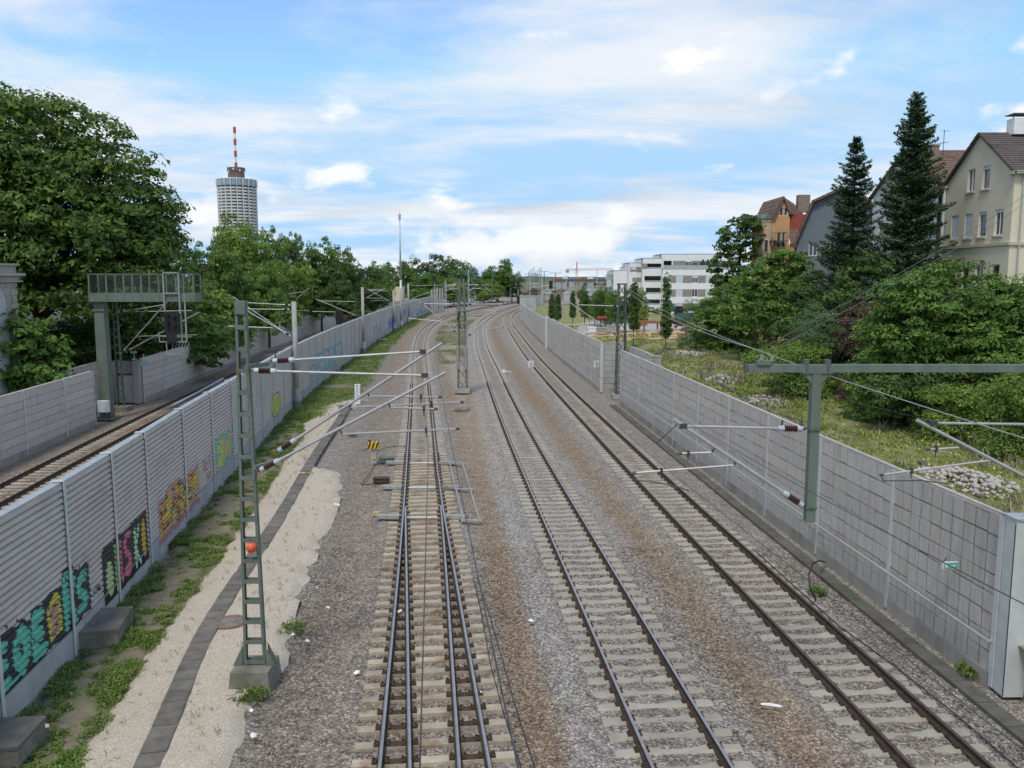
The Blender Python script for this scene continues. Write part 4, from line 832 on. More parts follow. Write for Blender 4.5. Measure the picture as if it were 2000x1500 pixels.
# hanging posts on the crossbeam at the right, arms over the two right-hand tracks
hb_ = thing('catenary_portal', 'green crossbeam at right with a hanging box post and bracket arm', 'portal', (13.2, 16.3, 0))
m = MB(); m.box((9.1, 16.3, 7.62), (8.9, .16, .15)); m.build('crossbeam', G_, hb_)
m = MB(); m.box((4.62, 16.3, 7.62), (.03, .18, .17)); m.build('end_plate', MAT['dark_green'], hb_)
m = MB(); m.box((6.02, 16.3, 6.02), (.18, .18, 3.04)); m.build('hanging_post', G_, hb_)
m = MB()
for s in (-1, 1): m.poly([(6.02 + s * .085, 16.23, 7.53), (6.02 + s * .27, 16.23, 7.53), (6.02 + s * .085, 16.23, 7.3)], .14, (0, 1, 0))
m.box((6.02, 16.3, 7.535), (.58, .2, .02)); m.build('gusset', G_, hb_)
for s in (-1, 1):
    m = MB(); m.box((6.02 + s * .21, 16.208, 7.62), (.03, .02, .2)); m.box((6.02 + s * .21, 16.3, 7.745), (.10, .14, .10)); m.build('clamp', MAT['dark_green'], hb_)
m = MB(); m.box((4.95, 16.26, 7.735), (.26, .16, .08)); m.bar((4.9, 16.2, 7.76), (5.0, 16.5, 7.86), .06, .05); m.bar((5.1, 16.2, 7.74), (5.2, 16.5, 7.84), .06, .05); m.build('bracket_head', MAT['green'], hb_)
cantilever(hb_, (5.86, 16.3, 6.40), (5.93, 16.3, 4.80), [(3.42, 16.3, 6.46), (3.36, 16.3, 6.50)], [((4.0, 16.3, 5.92), (3.35, 16.3, 5.90)), ((4.45, 16.3, 5.66), (2.44, 16.3, 5.50))])
m = MB()
for z in (6.40, 4.80): m.box((6.02, 16.3, z), (.23, .23, .04))
m.build('collar', MAT['dark_green'], hb_)
m = MB(); m.path([(3.3, 16.3, 6.5), (3.05, 16.32, 6.25), (2.9, 16.35, 6.1)], .012, 5); m.path([(2.44, 16.3, 5.50), (2.45, 16.3, 5.36), (2.9, 16.25, 5.32), (3.4, 16.2, 5.22), (3.55, 16.2, 5.15)], .014, 5); m.build('steady_wire', MAT['wire'], hb_)
m = MB(); m.box((11.35, 16.3, 6.0), (.27, .27, 2.98)); m.build('hanging_post', G_, hb_)
cantilever(hb_, (11.2, 16.3, 6.48), (11.25, 16.3, 4.95), [(8.4, 16.3, 6.52), (8.22, 16.3, 6.50)], [((8.95, 16.3, 6.02), (8.32, 16.3, 5.98)), ((9.6, 16.3, 5.76), (7.42, 16.3, 5.46))])
m = MB(); m.path([(7.42, 16.3, 5.46), (7.48, 16.3, 5.34), (8.2, 16.25, 5.36), (8.75, 16.2, 5.30)], .014, 5); m.path([(8.2, 16.3, 6.4), (8.0, 16.32, 6.28), (7.75, 16.35, 6.2)], .012, 5); m.build('steady_wire', MAT['wire'], hb_)
m = MB(); m.box((13.35, 16.3, 3.9), (.3, .3, 7.8)); m.build('mast', G_, hb_)
m = MB(); m.box((13.35, 16.3, .6), (1.1, 1.1, 1.3)); m.build('foundation', MAT['old_concrete'], hb_)

def lattice_mast(label, base, top, w0, w1, mat, step=.85, group=None, foot=True):
    b = Vector(base); par = thing('lattice_mast', label, 'mast', tuple(b), group); H = top - b.z
    def cn(t, i): w_ = (w0 + (w1 - w0) * t) / 2; sx, sy = ((-1, -1), (1, -1), (1, 1), (-1, 1))[i]; return b + Vector((sx * w_, sy * w_, H * t))
    for i in range(4): m = MB(); m.bar(cn(0, i), cn(1, i), .095, .095); m.build('leg', mat, par)
    n = max(3, int(H / step))
    for i in range(4):
        m = MB(); j = (i + 1) % 4
        for k in range(n): 
            t0, t1 = k / n, (k + 1) / n; m.bar(cn(t0, i), cn(t1, j), .085, .03); m.bar(cn(t0, j), cn(t1, i), .085, .03)
            if k % 3 == 0: m.bar(cn(t0, i), cn(t0, j), .05, .02)
        m.build('bracing', mat, par)
    if foot: m = MB(); m.box(b + Vector((0, 0, .06)), (w0 + .55, w0 + .55, .36)); m.build('foundation', MAT['concrete'], par)
    return par
LMAT = M_('weathered_green_steel', (.17, .19, .15), (.24, .26, .215), 6, .7, .15)
# middle mast with tension weights
mx_, my_ = -4.1, 68.0
lm = lattice_mast('weathered lattice mast with tension weights between the left and middle tracks', (mx_, my_, .15), 9.35, .72, .34, LMAT)
for s in (-1, 1):
    m = MB(); 
    for k in range(9): m.lathe([(.13, 0), (.14, .02), (.14, .17), (.13, .19)], (mx_ + s * .34, my_ - .42, 2.0 + k * .21), 12)
    m.tube((mx_ + s * .34, my_ - .42, 1.9), (mx_ + s * .34, my_ - .42, 6.2), .02, 5); m.build('tension_weights', MAT['concrete'], lm)
    m = MB(); m.lathe([(.02, -.04), (.3, -.04), (.3, .04), (.02, .04)], (mx_ + s * .34, my_ - .42, 6.3), 16, M=Matrix.Rotation(R(90), 3, 'Y')); m.build('tension_wheel', MAT['dark_green'], lm)
m = MB(); m.box((mx_, my_, 5.6), (.95, .9, .08)); m.box((mx_, my_, 6.7), (.9, .85, .08)); m.box((mx_, my_, 7.6), (.62, .6, .2)); m.build('collar_frame', MAT['dark_green'], lm)
cantilever(lm, (mx_ - .35, my_, 7.3), (mx_ - .4, my_, 4.9), [(mx_ - 3.2, my_, 7.35), (mx_ - 3.3, my_, 7.4)], [((mx_ - 1.7, my_, 5.9), (mx_ - 4.4, my_, 6.15))], .035, .045)
cantilever(lm, (mx_ + .35, my_, 7.3), (mx_ + .4, my_, 4.6), [(mx_ + 3.4, my_, 7.3), (mx_ + 3.5, my_, 7.35)], [((mx_ + 1.3, my_, 5.2), (mx_ + 4.2, my_, 5.5))], .035, .045)
# right lattice mast in the wall recess
rm = lattice_mast('dark green lattice mast rising out of the recess in the right wall', (8.55, 64.8, .1), 8.9, .75, .5, MAT['dark_green'])
cantilever(rm, (8.3, 64.8, 7.25), (8.25, 64.8, 4.9), [(5.0, 64.8, 7.35), (4.55, 64.8, 7.5)], [((6.4, 64.8, 5.9), (3.9, 64.8, 5.75))], .035, .045)
m = MB(); m.box((8.55, 64.8, 8.95), (.75, .6, .12)); m.build('head_plate', MAT['dark_green'], rm)
# concrete poles along the corrugated wall
def wall_pole(label, x, y, top, arms, group=None):
    par = thing('catenary_pole', label, 'mast', (x, y, 0), group)
    m = MB(); m.tube((x, y, .9), (x, y, top), .21, 10, .17); m.build('shaft', MAT['flat_panel'], par, True)
    m = MB(); m.lathe([(.34, -.1), (.34, .62), (.30, .66)], (x, y, 0), 14); m.build('foundation', MAT['old_concrete'], par)
    m = MB(); m.tube((x, y, .6), (x, y, 1.7), .32, 8, .19); m.build('foot_sleeve', MAT['plinth'], par)
    for a in arms: cantilever(par, *a, .03, .04, .55, False, y < 70)
    return par
def simple_arm(x, y, dx, zt=7.2, zb=5.2, up=.25, reg=5.9):
    s = 1 if dx > 0 else -1; q = x + dx
    return ((x + s * .2, y, zt), (x + s * .2, y, zb), [(q, y, zt + up * .4), (q + s * .3, y, zt + up)], [((x + dx * .45, y, reg), (q + s * .9, y, reg + .1))])
wall_pole('pale pole in front of the corrugated wall with arms reaching left', -15.55, 59.3, 7.75, [simple_arm(-15.55, 59.3, -3.9, 7.5, 5.2, .5), simple_arm(-15.55, 59.0, -3.3, 7.2, 5.3, .1)])
wall_pole('slender pale pole with black signal beside it at the corrugated wall', -18.7, 104.2, 8.3, [simple_arm(-18.9, 104, -5.2, 6.5, 4.6, .3, 5.2), simple_arm(-18.9, 104.6, 2.6, 8.0, 6.8, .1, 6.6)])
wall_pole('left one of the pair of pale poles by the blue lettering', -20.9, 147, 7.3, [simple_arm(-20.9, 147, -4.2)])
wall_pole('right one of the pair of pale poles by the blue lettering', -20.9, 156.5, 7.6, [])
wall_pole('taller pale pole behind the pair, under the radio mast', -21.4, 172, 8.4, [simple_arm(-21.4, 172, 9.5, 7.9, 5.2, .4, 6)])
for i, px in enumerate((843.5, 849, 854, 859.5, 864.5)):
    p = at(px, 600, 226 + i * 4); o = MB(); o.tube((p.x, p.y, 0), (p.x, p.y, at(px, (566, 564, 561, 564, 565)[i], p.y).z), .3, 8, .26); o.tube((p.x, p.y, 0), (p.x, p.y, .7), .5, 8); ob = o.build('concrete_pole', MAT['flat_panel']); tag(ob, ('first', 'second', 'middle', 'fourth', 'last')[i] + ' from left of five short pale poles at the far wall end', 'pole', 'five pale poles at the wall end')
# slim lattice masts on the far left bank
def slim_mast(label, x, y, top, arms, z0=.0):
    par, ax, ay = ladder_mast('slim_mast', label, 'mast', (x, y, z0), top, .42, .22, 14, MAT['dark_green'], .2, .1)
    for a in arms: cantilever(par, *a, .032, .042, .55, False, True)
    m = MB(); m.box((x, y, z0 + .1), (1.2, 1.1, .35)); m.build('foundation', MAT['old_concrete'], par); return par
slim_mast('slim ladder mast behind the gantry pillar, arms crossing under the walkway', -28.15, 59.0, 8.1, [((-28.0, 59.0, 7.0), (-28.0, 59.0, 4.0), [(-24.6, 59.0, 7.55), (-24.3, 59.0, 7.9)], [((-26.6, 59.0, 5.3), (-22.4, 59.0, 5.4))]), ((-28.0, 59.6, 7.0), (-27.95, 59.6, 4.1), [(-22.9, 59.6, 7.1), (-22.6, 59.6, 6.9)], [((-25.6, 59.6, 5.25), (-23.0, 59.6, 5.2))])])
slim_mast('slim ladder mast rising behind the left panel wall, arm to the right', -33.4, 115.5, 8.6, [((-33.2, 115.5, 6.9), (-33.2, 115.5, 3.9), [(-28.8, 115.5, 7.6), (-28.2, 115.5, 8.0)], [((-31, 115.5, 4.9), (-28.2, 115.5, 5.0))])])
slim_mast('distant slim ladder mast against the dark trees left of the signal pole', -34.4, 158, 8.9, [])
# signal at the wall
sg = thing('signal', 'black light signal standing in front of the corrugated wall below the slender pole', 'signal', (-20.3, 98, 0))
p = at(662, 600, 98); m = MB(); m.box((p.x, 98, at(0, 612, 98).z - .5), (.75, .3, 1.6)); m.build('signal_head', MAT['black'], sg)
m = MB(); m.box((p.x + .05, 98, at(0, 612, 98).z - 1.9), (.5, .28, .8)); m.build('lower_signal_head', MAT['black'], sg); m = MB(); m.box((p.x + .6, 98.1, at(0, 612, 98).z - .5), (.35, .3, .4)); m.build('hood', MAT['rail_side'], sg)
m = MB(); m.tube((p.x + .15, 98.3, 0), (p.x + .15, 98.3, at(0, 612, 98).z), .08, 8); m.build('signal_post', MAT['galv'], sg)

# ------------------------------------------------------------------ signal gantry on the left
gy = 55.2; gt = thing('signal_gantry', 'grey-green signal gantry with railed walkway on a thick pillar', 'gantry', (-26.9, gy, 0))
m = MB(); m.box((-27.3, gy, 3.95), (.64, .62, 7.9)); m.v = [(-27.3 + (q[0] + 27.3) * (1.16 if q[2] < 1 else 1), q[1], q[2]) for q in m.v]; m.build('pillar', G_, gt)
m = MB(); m.box((-27.3, gy, 7.3), (.8, .78, .12)); m.box((-27.3, gy, .05), (1.3, 1.3, .12)); m.build('pillar_collar', G_, gt)
m = MB(); m.box((-24.25, gy, 8.12), (6.9, 1.3, .5)); m.build('walkway_beam', G_, gt)
for i in range(7):
    m = MB(); m.box((-27.7 + i * 1.15, gy - .66, 8.12), (.07, .04, .52)); m.build('beam_stiffener', G_, gt)
for yy_ in (-.62, .62):
    m = MB(); m.bar((-27.7, gy + yy_, 9.66), (-20.8, gy + yy_, 9.66), .06, .06); m.bar((-27.7, gy + yy_, 8.42), (-20.8, gy + yy_, 8.42), .05, .05); m.build('handrail', MAT['green'], gt)
    for i in range(7): m = MB(); m.box((-27.68 + i * 1.14, gy + yy_, 9.0), (.09, .06, 1.35)); m.build('rail_post', G_, gt)
    m = MB(); 
    for i in range(115): m.box((-27.6 + i * .06, gy + yy_, 9.03), (.008, .008, 1.2))
    for x0 in (-27.68, -20.82): 
        for i in range(12): m.box((x0, gy - .6 + i * .11, 9.03), (.014, .014, 1.2))
    m.build('railing_bars', MAT['dark_green'], gt, kind='stuff')
cg = MAT['cage'] = M_('dull_galvanised', (.24, .26, .25), (.32, .34, .33), 3, .6, .2); sy = gy - .75
for x0 in (-22.75, -21.75):
    m = MB(); m.bar((x0, sy, 9.75), (x0, sy, 7.1), .09, .09); m.build('cage_upright', cg, gt)
m = MB(); m.bar((-22.75, sy, 9.75), (-21.7, sy, 9.75), .09, .09); m.bar((-22.75, sy, 8.42), (-21.7, sy, 8.42), .08, .08); m.build('cage_top', cg, gt)
for x0 in (-21.75, -21.45):
    m = MB(); m.bar((x0, sy + .1, 8.4), (x0, sy + .1, 5.2), .08, .08); m.build('cage_hanger', cg, gt)
m = MB(); m.bar((-23.2, sy, 5.25), (-21.4, sy, 5.25), .07, .07); m.bar((-23.2, sy, 5.25), (-23.2, sy, 5.9), .05, .05); m.bar((-22.8, sy, 4.45), (-21.7, sy, 4.45), .06, .06)
for i in range(6): m.bar((-22.5 + i * .2, sy, 4.45), (-22.25 + i * .2, sy, 5.25), .03, .03)
m.bar((-22.75, sy, 5.25), (-22.75, sy, 4.45), .05, .05); m.build('cage_basket', cg, gt)
m = MB(); m.box((-22.28, sy - .1, 6.55), (.95, .25, 1.35)); 
sh = m.build('signal_head', MAT['black'], gt)
for q in ((-.22, .45), (.22, .35), (-.22, -.1), (.22, -.25)):
    m = MB(); m.tube((-22.28 + q[0], sy - .22, 6.55 + q[1]), (-22.28 + q[0], sy - .48, 6.52 + q[1]), .12, 10); m.build('lamp_hood', MAT['black'], sh)
m = MB(); m.box((-22.35, sy - .1, 5.55), (.6, .25, .7)); m.build('lower_signal_head', MAT['black'], gt)
bxx = thing('signal_box', 'white cabinet fixed at the foot of the gantry pillar', 'cabinet', (-27.0, 54.2, 0))
m = MB(); m.box((-27.15, 54.45, .95), (.68, .36, .78)); m.build('cabinet', MAT['white'], bxx); m = MB(); m.box((-27.15, 54.26, .95), (.6, .02, .7)); m.build('cabinet_door', MAT['white'], bxx); m = MB(); m.box((-27.15, 54.6, .3), (.3, .2, .6)); m.build('stand', MAT['dark_green'], bxx)
lp = thing('wall_lamp', 'small lamp cluster on top of the door niche', 'lamp', (-28.4, 62.1, 3.25))
m = MB(); m.tube((-28.4, 62.1, 3.25), (-28.45, 62.1, 3.8), .03, 6); m.tube((-28.45, 62.1, 3.5), (-28.2, 62.0, 3.3), .03, 6); m.build('stem', MAT['galv'], lp)
for q in ((-.12, .62), (.12, .62), (-.05, .1)): m = MB(); m.lathe([(.0, -.1), (.1, -.06), (.12, .0), (.08, .08), (0, .1)], (-28.42 + q[0], 62.0, 3.25 + q[1]), 10); m.build('lamp', MAT['galv'], lp)
def exit_sign(label, c, w_, h, ang):
    par = thing('escape_sign', label, 'sign', c); Q = Matrix.Rotation(ang, 3, 'Z'); C_ = Vector(c)
    m = MB(); m.box(C_, (w_, .06, h), ang); m.build('board', MAT['white'], par)
    sgm = MAT.setdefault('sign_green', M_('sign_green', (.10, .42, .36), (.13, .46, .40), 3, .4))
    m = MB(); m.box(C_ + Q @ Vector((0, -.033, 0)), (w_ * .92, .004, h * .86), ang); m.build('face', sgm, par)
    m = MB(); m.box(C_ + Q @ Vector((.02 * w_, -.037, 0)), (w_ * .34, .004, h * .12), ang); m.poly([C_ + Q @ Vector((w_ * .17, -.036, h * .2)), C_ + Q @ Vector((w_ * .17, -.036, -h * .2)), C_ + Q @ Vector((w_ * .34, -.036, 0))], .004, Q @ Vector((0, -1, 0)))
    m.box(C_ + Q @ Vector((-.3 * w_, -.037, 0)), (w_ * .16, .004, h * .5), ang); m.build('arrow', MAT['white'], par)
    m = MB(); m.bar(C_ + Q @ Vector((-w_ * .4, .03, h * .5)), C_ + Q @ Vector((w_ * .3, .3, h * .55)), .03, .02); m.build('bracket', MAT['dark_green'], par)
exit_sign('teal escape-route sign with white arrow near the broad corner pillar', (10.72, 19.55, 2.42), .40, .17, R(8))
exit_sign('teal escape-route sign beside the lamp at the door niche', (-27.6, 61.9, 3.05), .55, .35, R(25))
# number boards: black 9 on white
def nine(m, C_, s, Q):
    pts = [(.5 + .33 * math.cos(t), .68 + .25 * math.sin(t)) for t in np.linspace(0, 2 * math.pi, 15)] + [(.83, .68), (.83, .38), (.78, .2), (.62, .08), (.45, .06), (.22, .12)]
    P = [C_ + Q @ Vector(((x - .5) * s * .72, -.03, (y - .5) * s)) for x, y in pts]
    for a, b in zip(P[:-1], P[1:]): m.bar(a, b, s * .19, .006, up=Q @ Vector((1, 0, 0)) if abs((b - a).z) > abs((b - a).x) else (0, 0, 1))
    return m
def numberboard(label, c, post, ang=0, w_=.42, h=.56):
    par = thing('number_board', label, 'sign', (c[0], c[1], 0 if post else c[2])); Q = Matrix.Rotation(ang, 3, 'Z'); C_ = Vector(c)
    m = MB(); m.box(C_, (w_, .03, h), ang); m.build('board', MAT['white'], par)
    m = MB(); nine(m, C_, h * .78, Q); m.build('digit', MAT['black'], par)
    if post: m = MB(); m.tube((c[0], c[1] + .04, -.05), (c[0], c[1] + .04, c[2] + h * .75), .025, 6); m.build('post', MAT['galv'], par)
numberboard('white board with black number nine on a thin post between the tracks', tuple(at(1037, 711, 70.2)), True)
numberboard('white board with black number nine fixed on the right panel wall', tuple(at(1165, 711, 69.5)), False, 0, .42, .56)

# ------------------------------------------------------------------ path side: trough, manhole, blocks, posts
tr = thing('cable_trough', 'dark line of concrete cable covers winding along the sandy path', 'cable trough', (-7.0, 14.9, 0))
TC = spl([(4, -6.3), (10, -6.55), (14.94, -7.02), (17.25, -7.45), (20.97, -8.1), (24.68, -8.5), (31.9, -9.15), (41.5, -10.25), (52.7, -11.3), (61.5, -12.2)])
ys_ = np.arange(10, 62, .5); i = 0
for y in ys_:
    x = float(TC(y)); dx = float(TC(y + .2) - TC(y - .2)) / .4; m = MB(); m.box((0, 0, 0), (.5, .485, .08)); m.box((0, 0, .0), (.44, .40, .09))
    put('cover', m.mesh('cover'), MAT['dark_strip'], tr, loc=(x, y, .085 + float(RNG.normal(0, .006))), rz=-math.atan(dx) + float(RNG.normal(0, .012)))
mh = thing('manhole', 'round manhole cover with rusty rim beside the near ladder mast', 'manhole', tuple(gr(450, 1222, .05)))
c = gr(450, 1222, 0); m = MB(); m.lathe([(.0, .06), (.44, .06), (.46, .10), (.37, .10), (.36, .085), (0, .085)], (c.x, c.y, .02), 28); m.build('rim', M_('rusty_rim', (.20, .10, .08), (.26, .14, .11), 5, .8), mh); m = MB(); m.lathe([(0, .0), (.345, .0), (.345, .1), (0, .1)], (c.x, c.y, .012), 28); m.build('cover', MAT['old_concrete'], mh)
bk = thing('concrete_block', 'low square concrete shaft against the corrugated wall by the graffiti', 'concrete block', (-10.55, 21.2, 0))
Q = R(102); m = MB(); m.box((-10.72, 20.85, .16), (1.55, 1.0, .5), Q); m.build('body', MAT['old_concrete'], bk); m = MB()
for k in (-1, 1): m.box(Vector((-10.72, 20.85, .45)) + Matrix.Rotation(Q, 3, 'Z') @ Vector((k * .4, 0, 0)), (.78, 1.04, .09), Q)
m.build('lid', MAT['dark_strip'], bk)
bk = thing('concrete_block', 'dark concrete shaft cut off by the lower left corner', 'concrete block', (-9.75, 15.9, 0)); m = MB(); m.box((-9.95, 15.3, .15), (.95, 1.1, .65), R(5)); m.build('body', MAT['old_concrete'], bk); m = MB(); m.box((-9.95, 15.3, .5), (1.0, 1.15, .07), R(5)); m.build('lid', MAT['dark_strip'], bk)
wp = thing('marker_post', 'white post with blue scribbles at the end of the path', 'post', tuple(gr(699, 787, 0))); c = gr(699, 787, 0)
m = MB(); m.box((c.x, c.y, .68), (.40, .3, 1.5)); m.build('shaft', MAT['white'], wp); m = MB()
for k, (a, b, z) in enumerate(((-.1, .08, 1.2), (.08, -.1, 1.1), (-.1, .1, .95), (.1, -.06, .85), (-.08, .1, .7), (.1, -.1, .6))): m.bar((c.x + a, c.y - .153, z), (c.x + b, c.y - .153, z - .1), .03, .006, up=(0, 1, 0))
m.build('scribble', M_('blue_marker', (.05, .22, .40), (.06, .25, .45), 3, .5), wp); m = MB(); m.box((c.x, c.y - .152, 1.33), (.12, .006, .1)); m.build('dark_plate', MAT['rail_dull'], wp)
cb = MB(); c = gr(665, 797, 0); cb.box((c.x + .3, c.y, .05), (1.0, 1.6, .14), .3); o = cb.build('trough_lid', MAT['dark_strip']); tag(o, 'square dark lid at the far end of the cable covers', 'lid')
c = gr(902, 799, 0); cb = MB(); cb.box((c.x, c.y, .0), (.95, 1.5, .16)); cb.box((c.x, c.y, .09), (.85, 1.35, .03)); o = cb.build('shaft_lid', MAT['old_concrete']); tag(o, 'grey slab in the ballast just in front of the mast with weights', 'lid')
# striped marker
st = thing('marker_box', 'yellow and black striped box on a short post left of the turnout', 'marker', tuple(gr(731, 905, 0))); c = gr(731, 905, 0)
yel = M_('signal_yellow', (.62, .40, .015), (.70, .46, .02), 3, .5); c.z = 0
m = MB(); m.box(c + Vector((0, 0, .95)), (.50, .36, .34)); m.build('box', yel, st)
for k in (-1, 0, 1):
    m = MB(); m.poly([c + Vector((k * .19 - .1, -.183, .80)), c + Vector((k * .19 - .02, -.183, .80)), c + Vector((k * .19 + .08, -.183, 1.10)), c + Vector((k * .19, -.183, 1.10))], .006, (0, -1, 0)); m.box(c + Vector((k * .19 + .04, 0, 1.125)), (.085, .365, .012)); m.build('stripe', MAT['black'], st)
m = MB(); m.box(c + Vector((0, 0, .4)), (.26, .1, .8)); m.box(c + Vector((-.09, -.06, .4)), (.05, .04, .8)); m.box(c + Vector((.09, -.06, .4)), (.05, .04, .8)); m.build('post', MAT['galv'], st)
m = MB(); m.lathe([(.02, 0), (.06, .02), (.05, .12), (0, .14)], c + Vector((-.22, 0, 1.1)), 8); m.build('cap', MAT['rail_side'], st)
m = MB(); m.box(c + Vector((0, -.09, .28)), (.16, .05, .09)); m.build('yellow_tag', yel, st)
yb_ = gr(735, 1006, 0); m = MB(); m.box((yb_.x, yb_.y, .06), (.28, .2, .12)); m.box((yb_.x, yb_.y, .125), (.22, .16, .03)); o = m.build('marker_block', M_('dusty_yellow', (.45, .36, .16), (.52, .42, .2), 4, .8)); tag(o, 'small dusty yellow block on the ballast left of the turnout', 'block')
m = MB(); c = gr(984, 727, 0); m.box((c.x, c.y, .06), (.4, .3, .2)); m.lathe([(.0, .0), (.1, .02), (.1, .16), (0, .2)], (c.x, c.y, .1), 10); m.tube((c.x, c.y, .1), (c.x + .9, c.y, .02), .03, 6); o = m.build('track_magnet', MAT['white']); tag(o, 'small white device beside the right rail of the middle track', 'track device')
m = MB(); c = gr(735, 667, 0)
m.box((c.x, c.y, .3), (3.2, 1.4, .12)); m.box((c.x - 1.4, c.y, .1), (.15, 1.3, .4)); m.box((c.x + 1.4, c.y, .1), (.15, 1.3, .4)); o = m.build('concrete_table', MAT['old_concrete']); tag(o, 'dark low slab on the far verge below the green graffiti', 'slab')
# right wall foot: mossy gutter strip and concrete edge, each slab a piece
gt_ = thing('gutter', 'mossy dark gutter slabs along the foot of the right-hand wall', 'gutter', (10.4, 20, 0))
gm = M_('mossy_gutter', (.085, .082, .068), (.14, .13, .108), 2.5, .95, bump=.3, third=(.075, .085, .045), rnd=.1)
for s0 in np.arange(RWC.s_of_y(12), RWC.s_of_y(61), 1.0):
    x, y, h = RWC.p(s0, -.68); m = MB(); m.box((0, 0, 0), (.985, .42, .1)); put('slab', m.mesh('slab'), gm, gt_, loc=(float(x), float(y), -.045 + float(RNG.normal(0, .006))), rz=float(h))
# litter
for i, (px, py) in enumerate(((495, 1441), (556, 1182), (573, 1243), (620, 1152), (782, 1197), (1037, 1216), (640, 1190), (600, 1255), (490, 1392), (697, 1318), (1505, 1381), (940, 1357), (655, 988), (392, 958), (372, 1088), (206, 1352), (218, 1338), (1460, 845), (553, 975), (90, 1423))):
    c = gr(px, py, 0); m = MB(); r_ = np.random.default_rng(i); n = 7; s_ = .03 + .035 * r_.random()
    P = [(c.x + s_ * (1 + .6 * r_.random()) * math.cos(t), c.y + s_ * (1 + .6 * r_.random()) * math.sin(t), .03 + .06 * r_.random()) for t in np.linspace(0, 2 * math.pi, n, endpoint=False)]
    if px in (655, 1505): P = [(c.x - .2, c.y + .05, .03), (c.x + .2, c.y - .1, .05), (c.x + .21, c.y - .05, .07), (c.x - .19, c.y + .1, .04)]; n = 4
    m.add(P + [(c.x, c.y, .09 + .03 * r_.random()), (c.x, c.y, .02)], [(k, (k + 1) % n, n) for k in range(n)] + [((k + 1) % n, k, n + 1) for k in range(n)])
    o = m.build('litter', MAT['litter']); tag(o, 'scrap of white litter lying on the ground by the tracks', 'litter', 'scraps of white litter')
ORD = ('first', 'second', 'third', 'fourth', 'fifth', 'sixth', 'seventh', 'eighth', 'ninth', 'tenth', 'eleventh', 'twelfth', 'thirteenth', 'fourteenth', 'fifteenth', 'sixteenth', 'seventeenth', 'eighteenth')
# ------------------------------------------------------------------ vegetation
def unit(v): return v / (np.linalg.norm(v, axis=-1, keepdims=True) + 1e-9)
def quads(C, N_, size, asp, rng, twist=None):
    """leaf-shaped quads (rhombs) at C with normals N_, long axis random in the leaf plane"""
    n = len(C); t = unit(np.cross(N_, unit(rng.normal(size=(n, 3))))); b = np.cross(N_, t); s = size[:, None]
    V = np.stack([C - t * s, C + b * s * asp, C + t * s, C - b * s * asp], 1).reshape(-1, 3)
    F = np.arange(4 * n).reshape(-1, 4); return V, F
def crown_np(rng, blobs, clumps, per, leaf, cr, flat=.6, asp=.5, up=.45, low=-.55, inner=.25):
    """leaf clumps spread over and through ellipsoids; returns verts, faces, per-face tone"""
    B = np.array([list(c) + list(r) for c, r in blobs], float); area = (B[:, 3] * B[:, 4] * B[:, 5]) ** (2 / 3); k = rng.choice(len(B), clumps, p=area / area.sum())
    d = unit(rng.normal(size=(clumps * 3, 3))); d = d[d[:, 2] > low][:clumps]
    while len(d) < clumps: d = np.concatenate([d, d])[:clumps]
    depth = np.where(rng.random(clumps) < inner, rng.uniform(.35, .8, clumps), rng.uniform(.78, 1.04, clumps))
    c = B[k, :3] + d * B[k, 3:] * depth[:, None]
    rc = cr * rng.uniform(.6, 1.35, clumps); tone = np.clip(rng.normal(.45, .27, clumps), 0, 1)
    e = unit(rng.normal(size=(clumps, per, 3))); e[..., 2] = np.abs(e[..., 2]) * 1.1 - .35; e = unit(e)
    p = c[:, None] + e * rc[:, None, None] * np.array([1, 1, flat]) * rng.uniform(.55, 1.0, (clumps, per, 1))
    nr = unit(e * .55 + d[:, None] * .35 + np.array([0, 0, up]) + rng.normal(size=e.shape) * .42)
    C = p.reshape(-1, 3); n = len(C); sz = leaf * rng.uniform(.45, 1.35, n)
    V, F = quads(C, nr.reshape(-1, 3), sz, asp, rng)
    tn = np.clip(np.repeat(tone, per) + rng.normal(0, .16, n), 0, 1)
    return V, F, tn
def crown_mesh(seed, blobs, clumps, per, leaf, cr, **kw):
    V, F, t = crown_np(np.random.default_rng(seed), blobs, clumps, per, leaf, cr, **kw)
    return npmesh('crown', V, F, {'var': ('FLOAT', 'FACE', t)})
def trunk_mb(b, h, r, limbs, rng):
    m = MB(); b = Vector(b); p = b - Vector((0, 0, .4)); n = 5
    for i in range(n):
        q = b + Vector((rng.normal(0, .04) * h * .15, rng.normal(0, .04) * h * .15, h * (i + 1) / n)); m.tube(p, q, r * (1 - .13 * i), 9, r * (1 - .13 * (i + 1)), cap=False); p = q
    for tip in limbs:
        tip = Vector(tip); t = rng.uniform(.55, .95); a = b + Vector((0, 0, h * t)); mid = (a + tip) / 2 + Vector((0, 0, .12 * (tip - a).length)); rr = r * .42
        m.tube(a, mid, rr, 7, rr * .7, cap=False); m.tube(mid, tip, rr * .7, 6, rr * .22, cap=False)
    return m
def tree(name, label, cat, base, blobs, clumps, per, leaf, cr, mat, trunk_r=.3, trunk_h=None, seed=1, group=None, **kw):
    b = Vector(base); par = thing(name, label, cat, tuple(b), group); rng = np.random.default_rng(seed)
    loc = [((c[0] - b.x, c[1] - b.y, c[2] - b.z), r) for c, r in blobs]
    me = crown_mesh(seed, loc, clumps, per if per < 85 and clumps > 900 else int(per * .68), leaf * (1.0 if clumps > 900 else 1.15), cr, **kw); put('crown', me, mat, par)
    h = trunk_h or (min(c[2] for c, r in blobs) - b.z); 
    trunk_mb(b, h, trunk_r, [Vector(c) + Vector((rng.normal(0, .3) * r[0], rng.normal(0, .3) * r[1], .25 * r[2])) for c, r in blobs for _ in range(2)], rng).build('trunk', MAT['bark'], par, True)
    return par
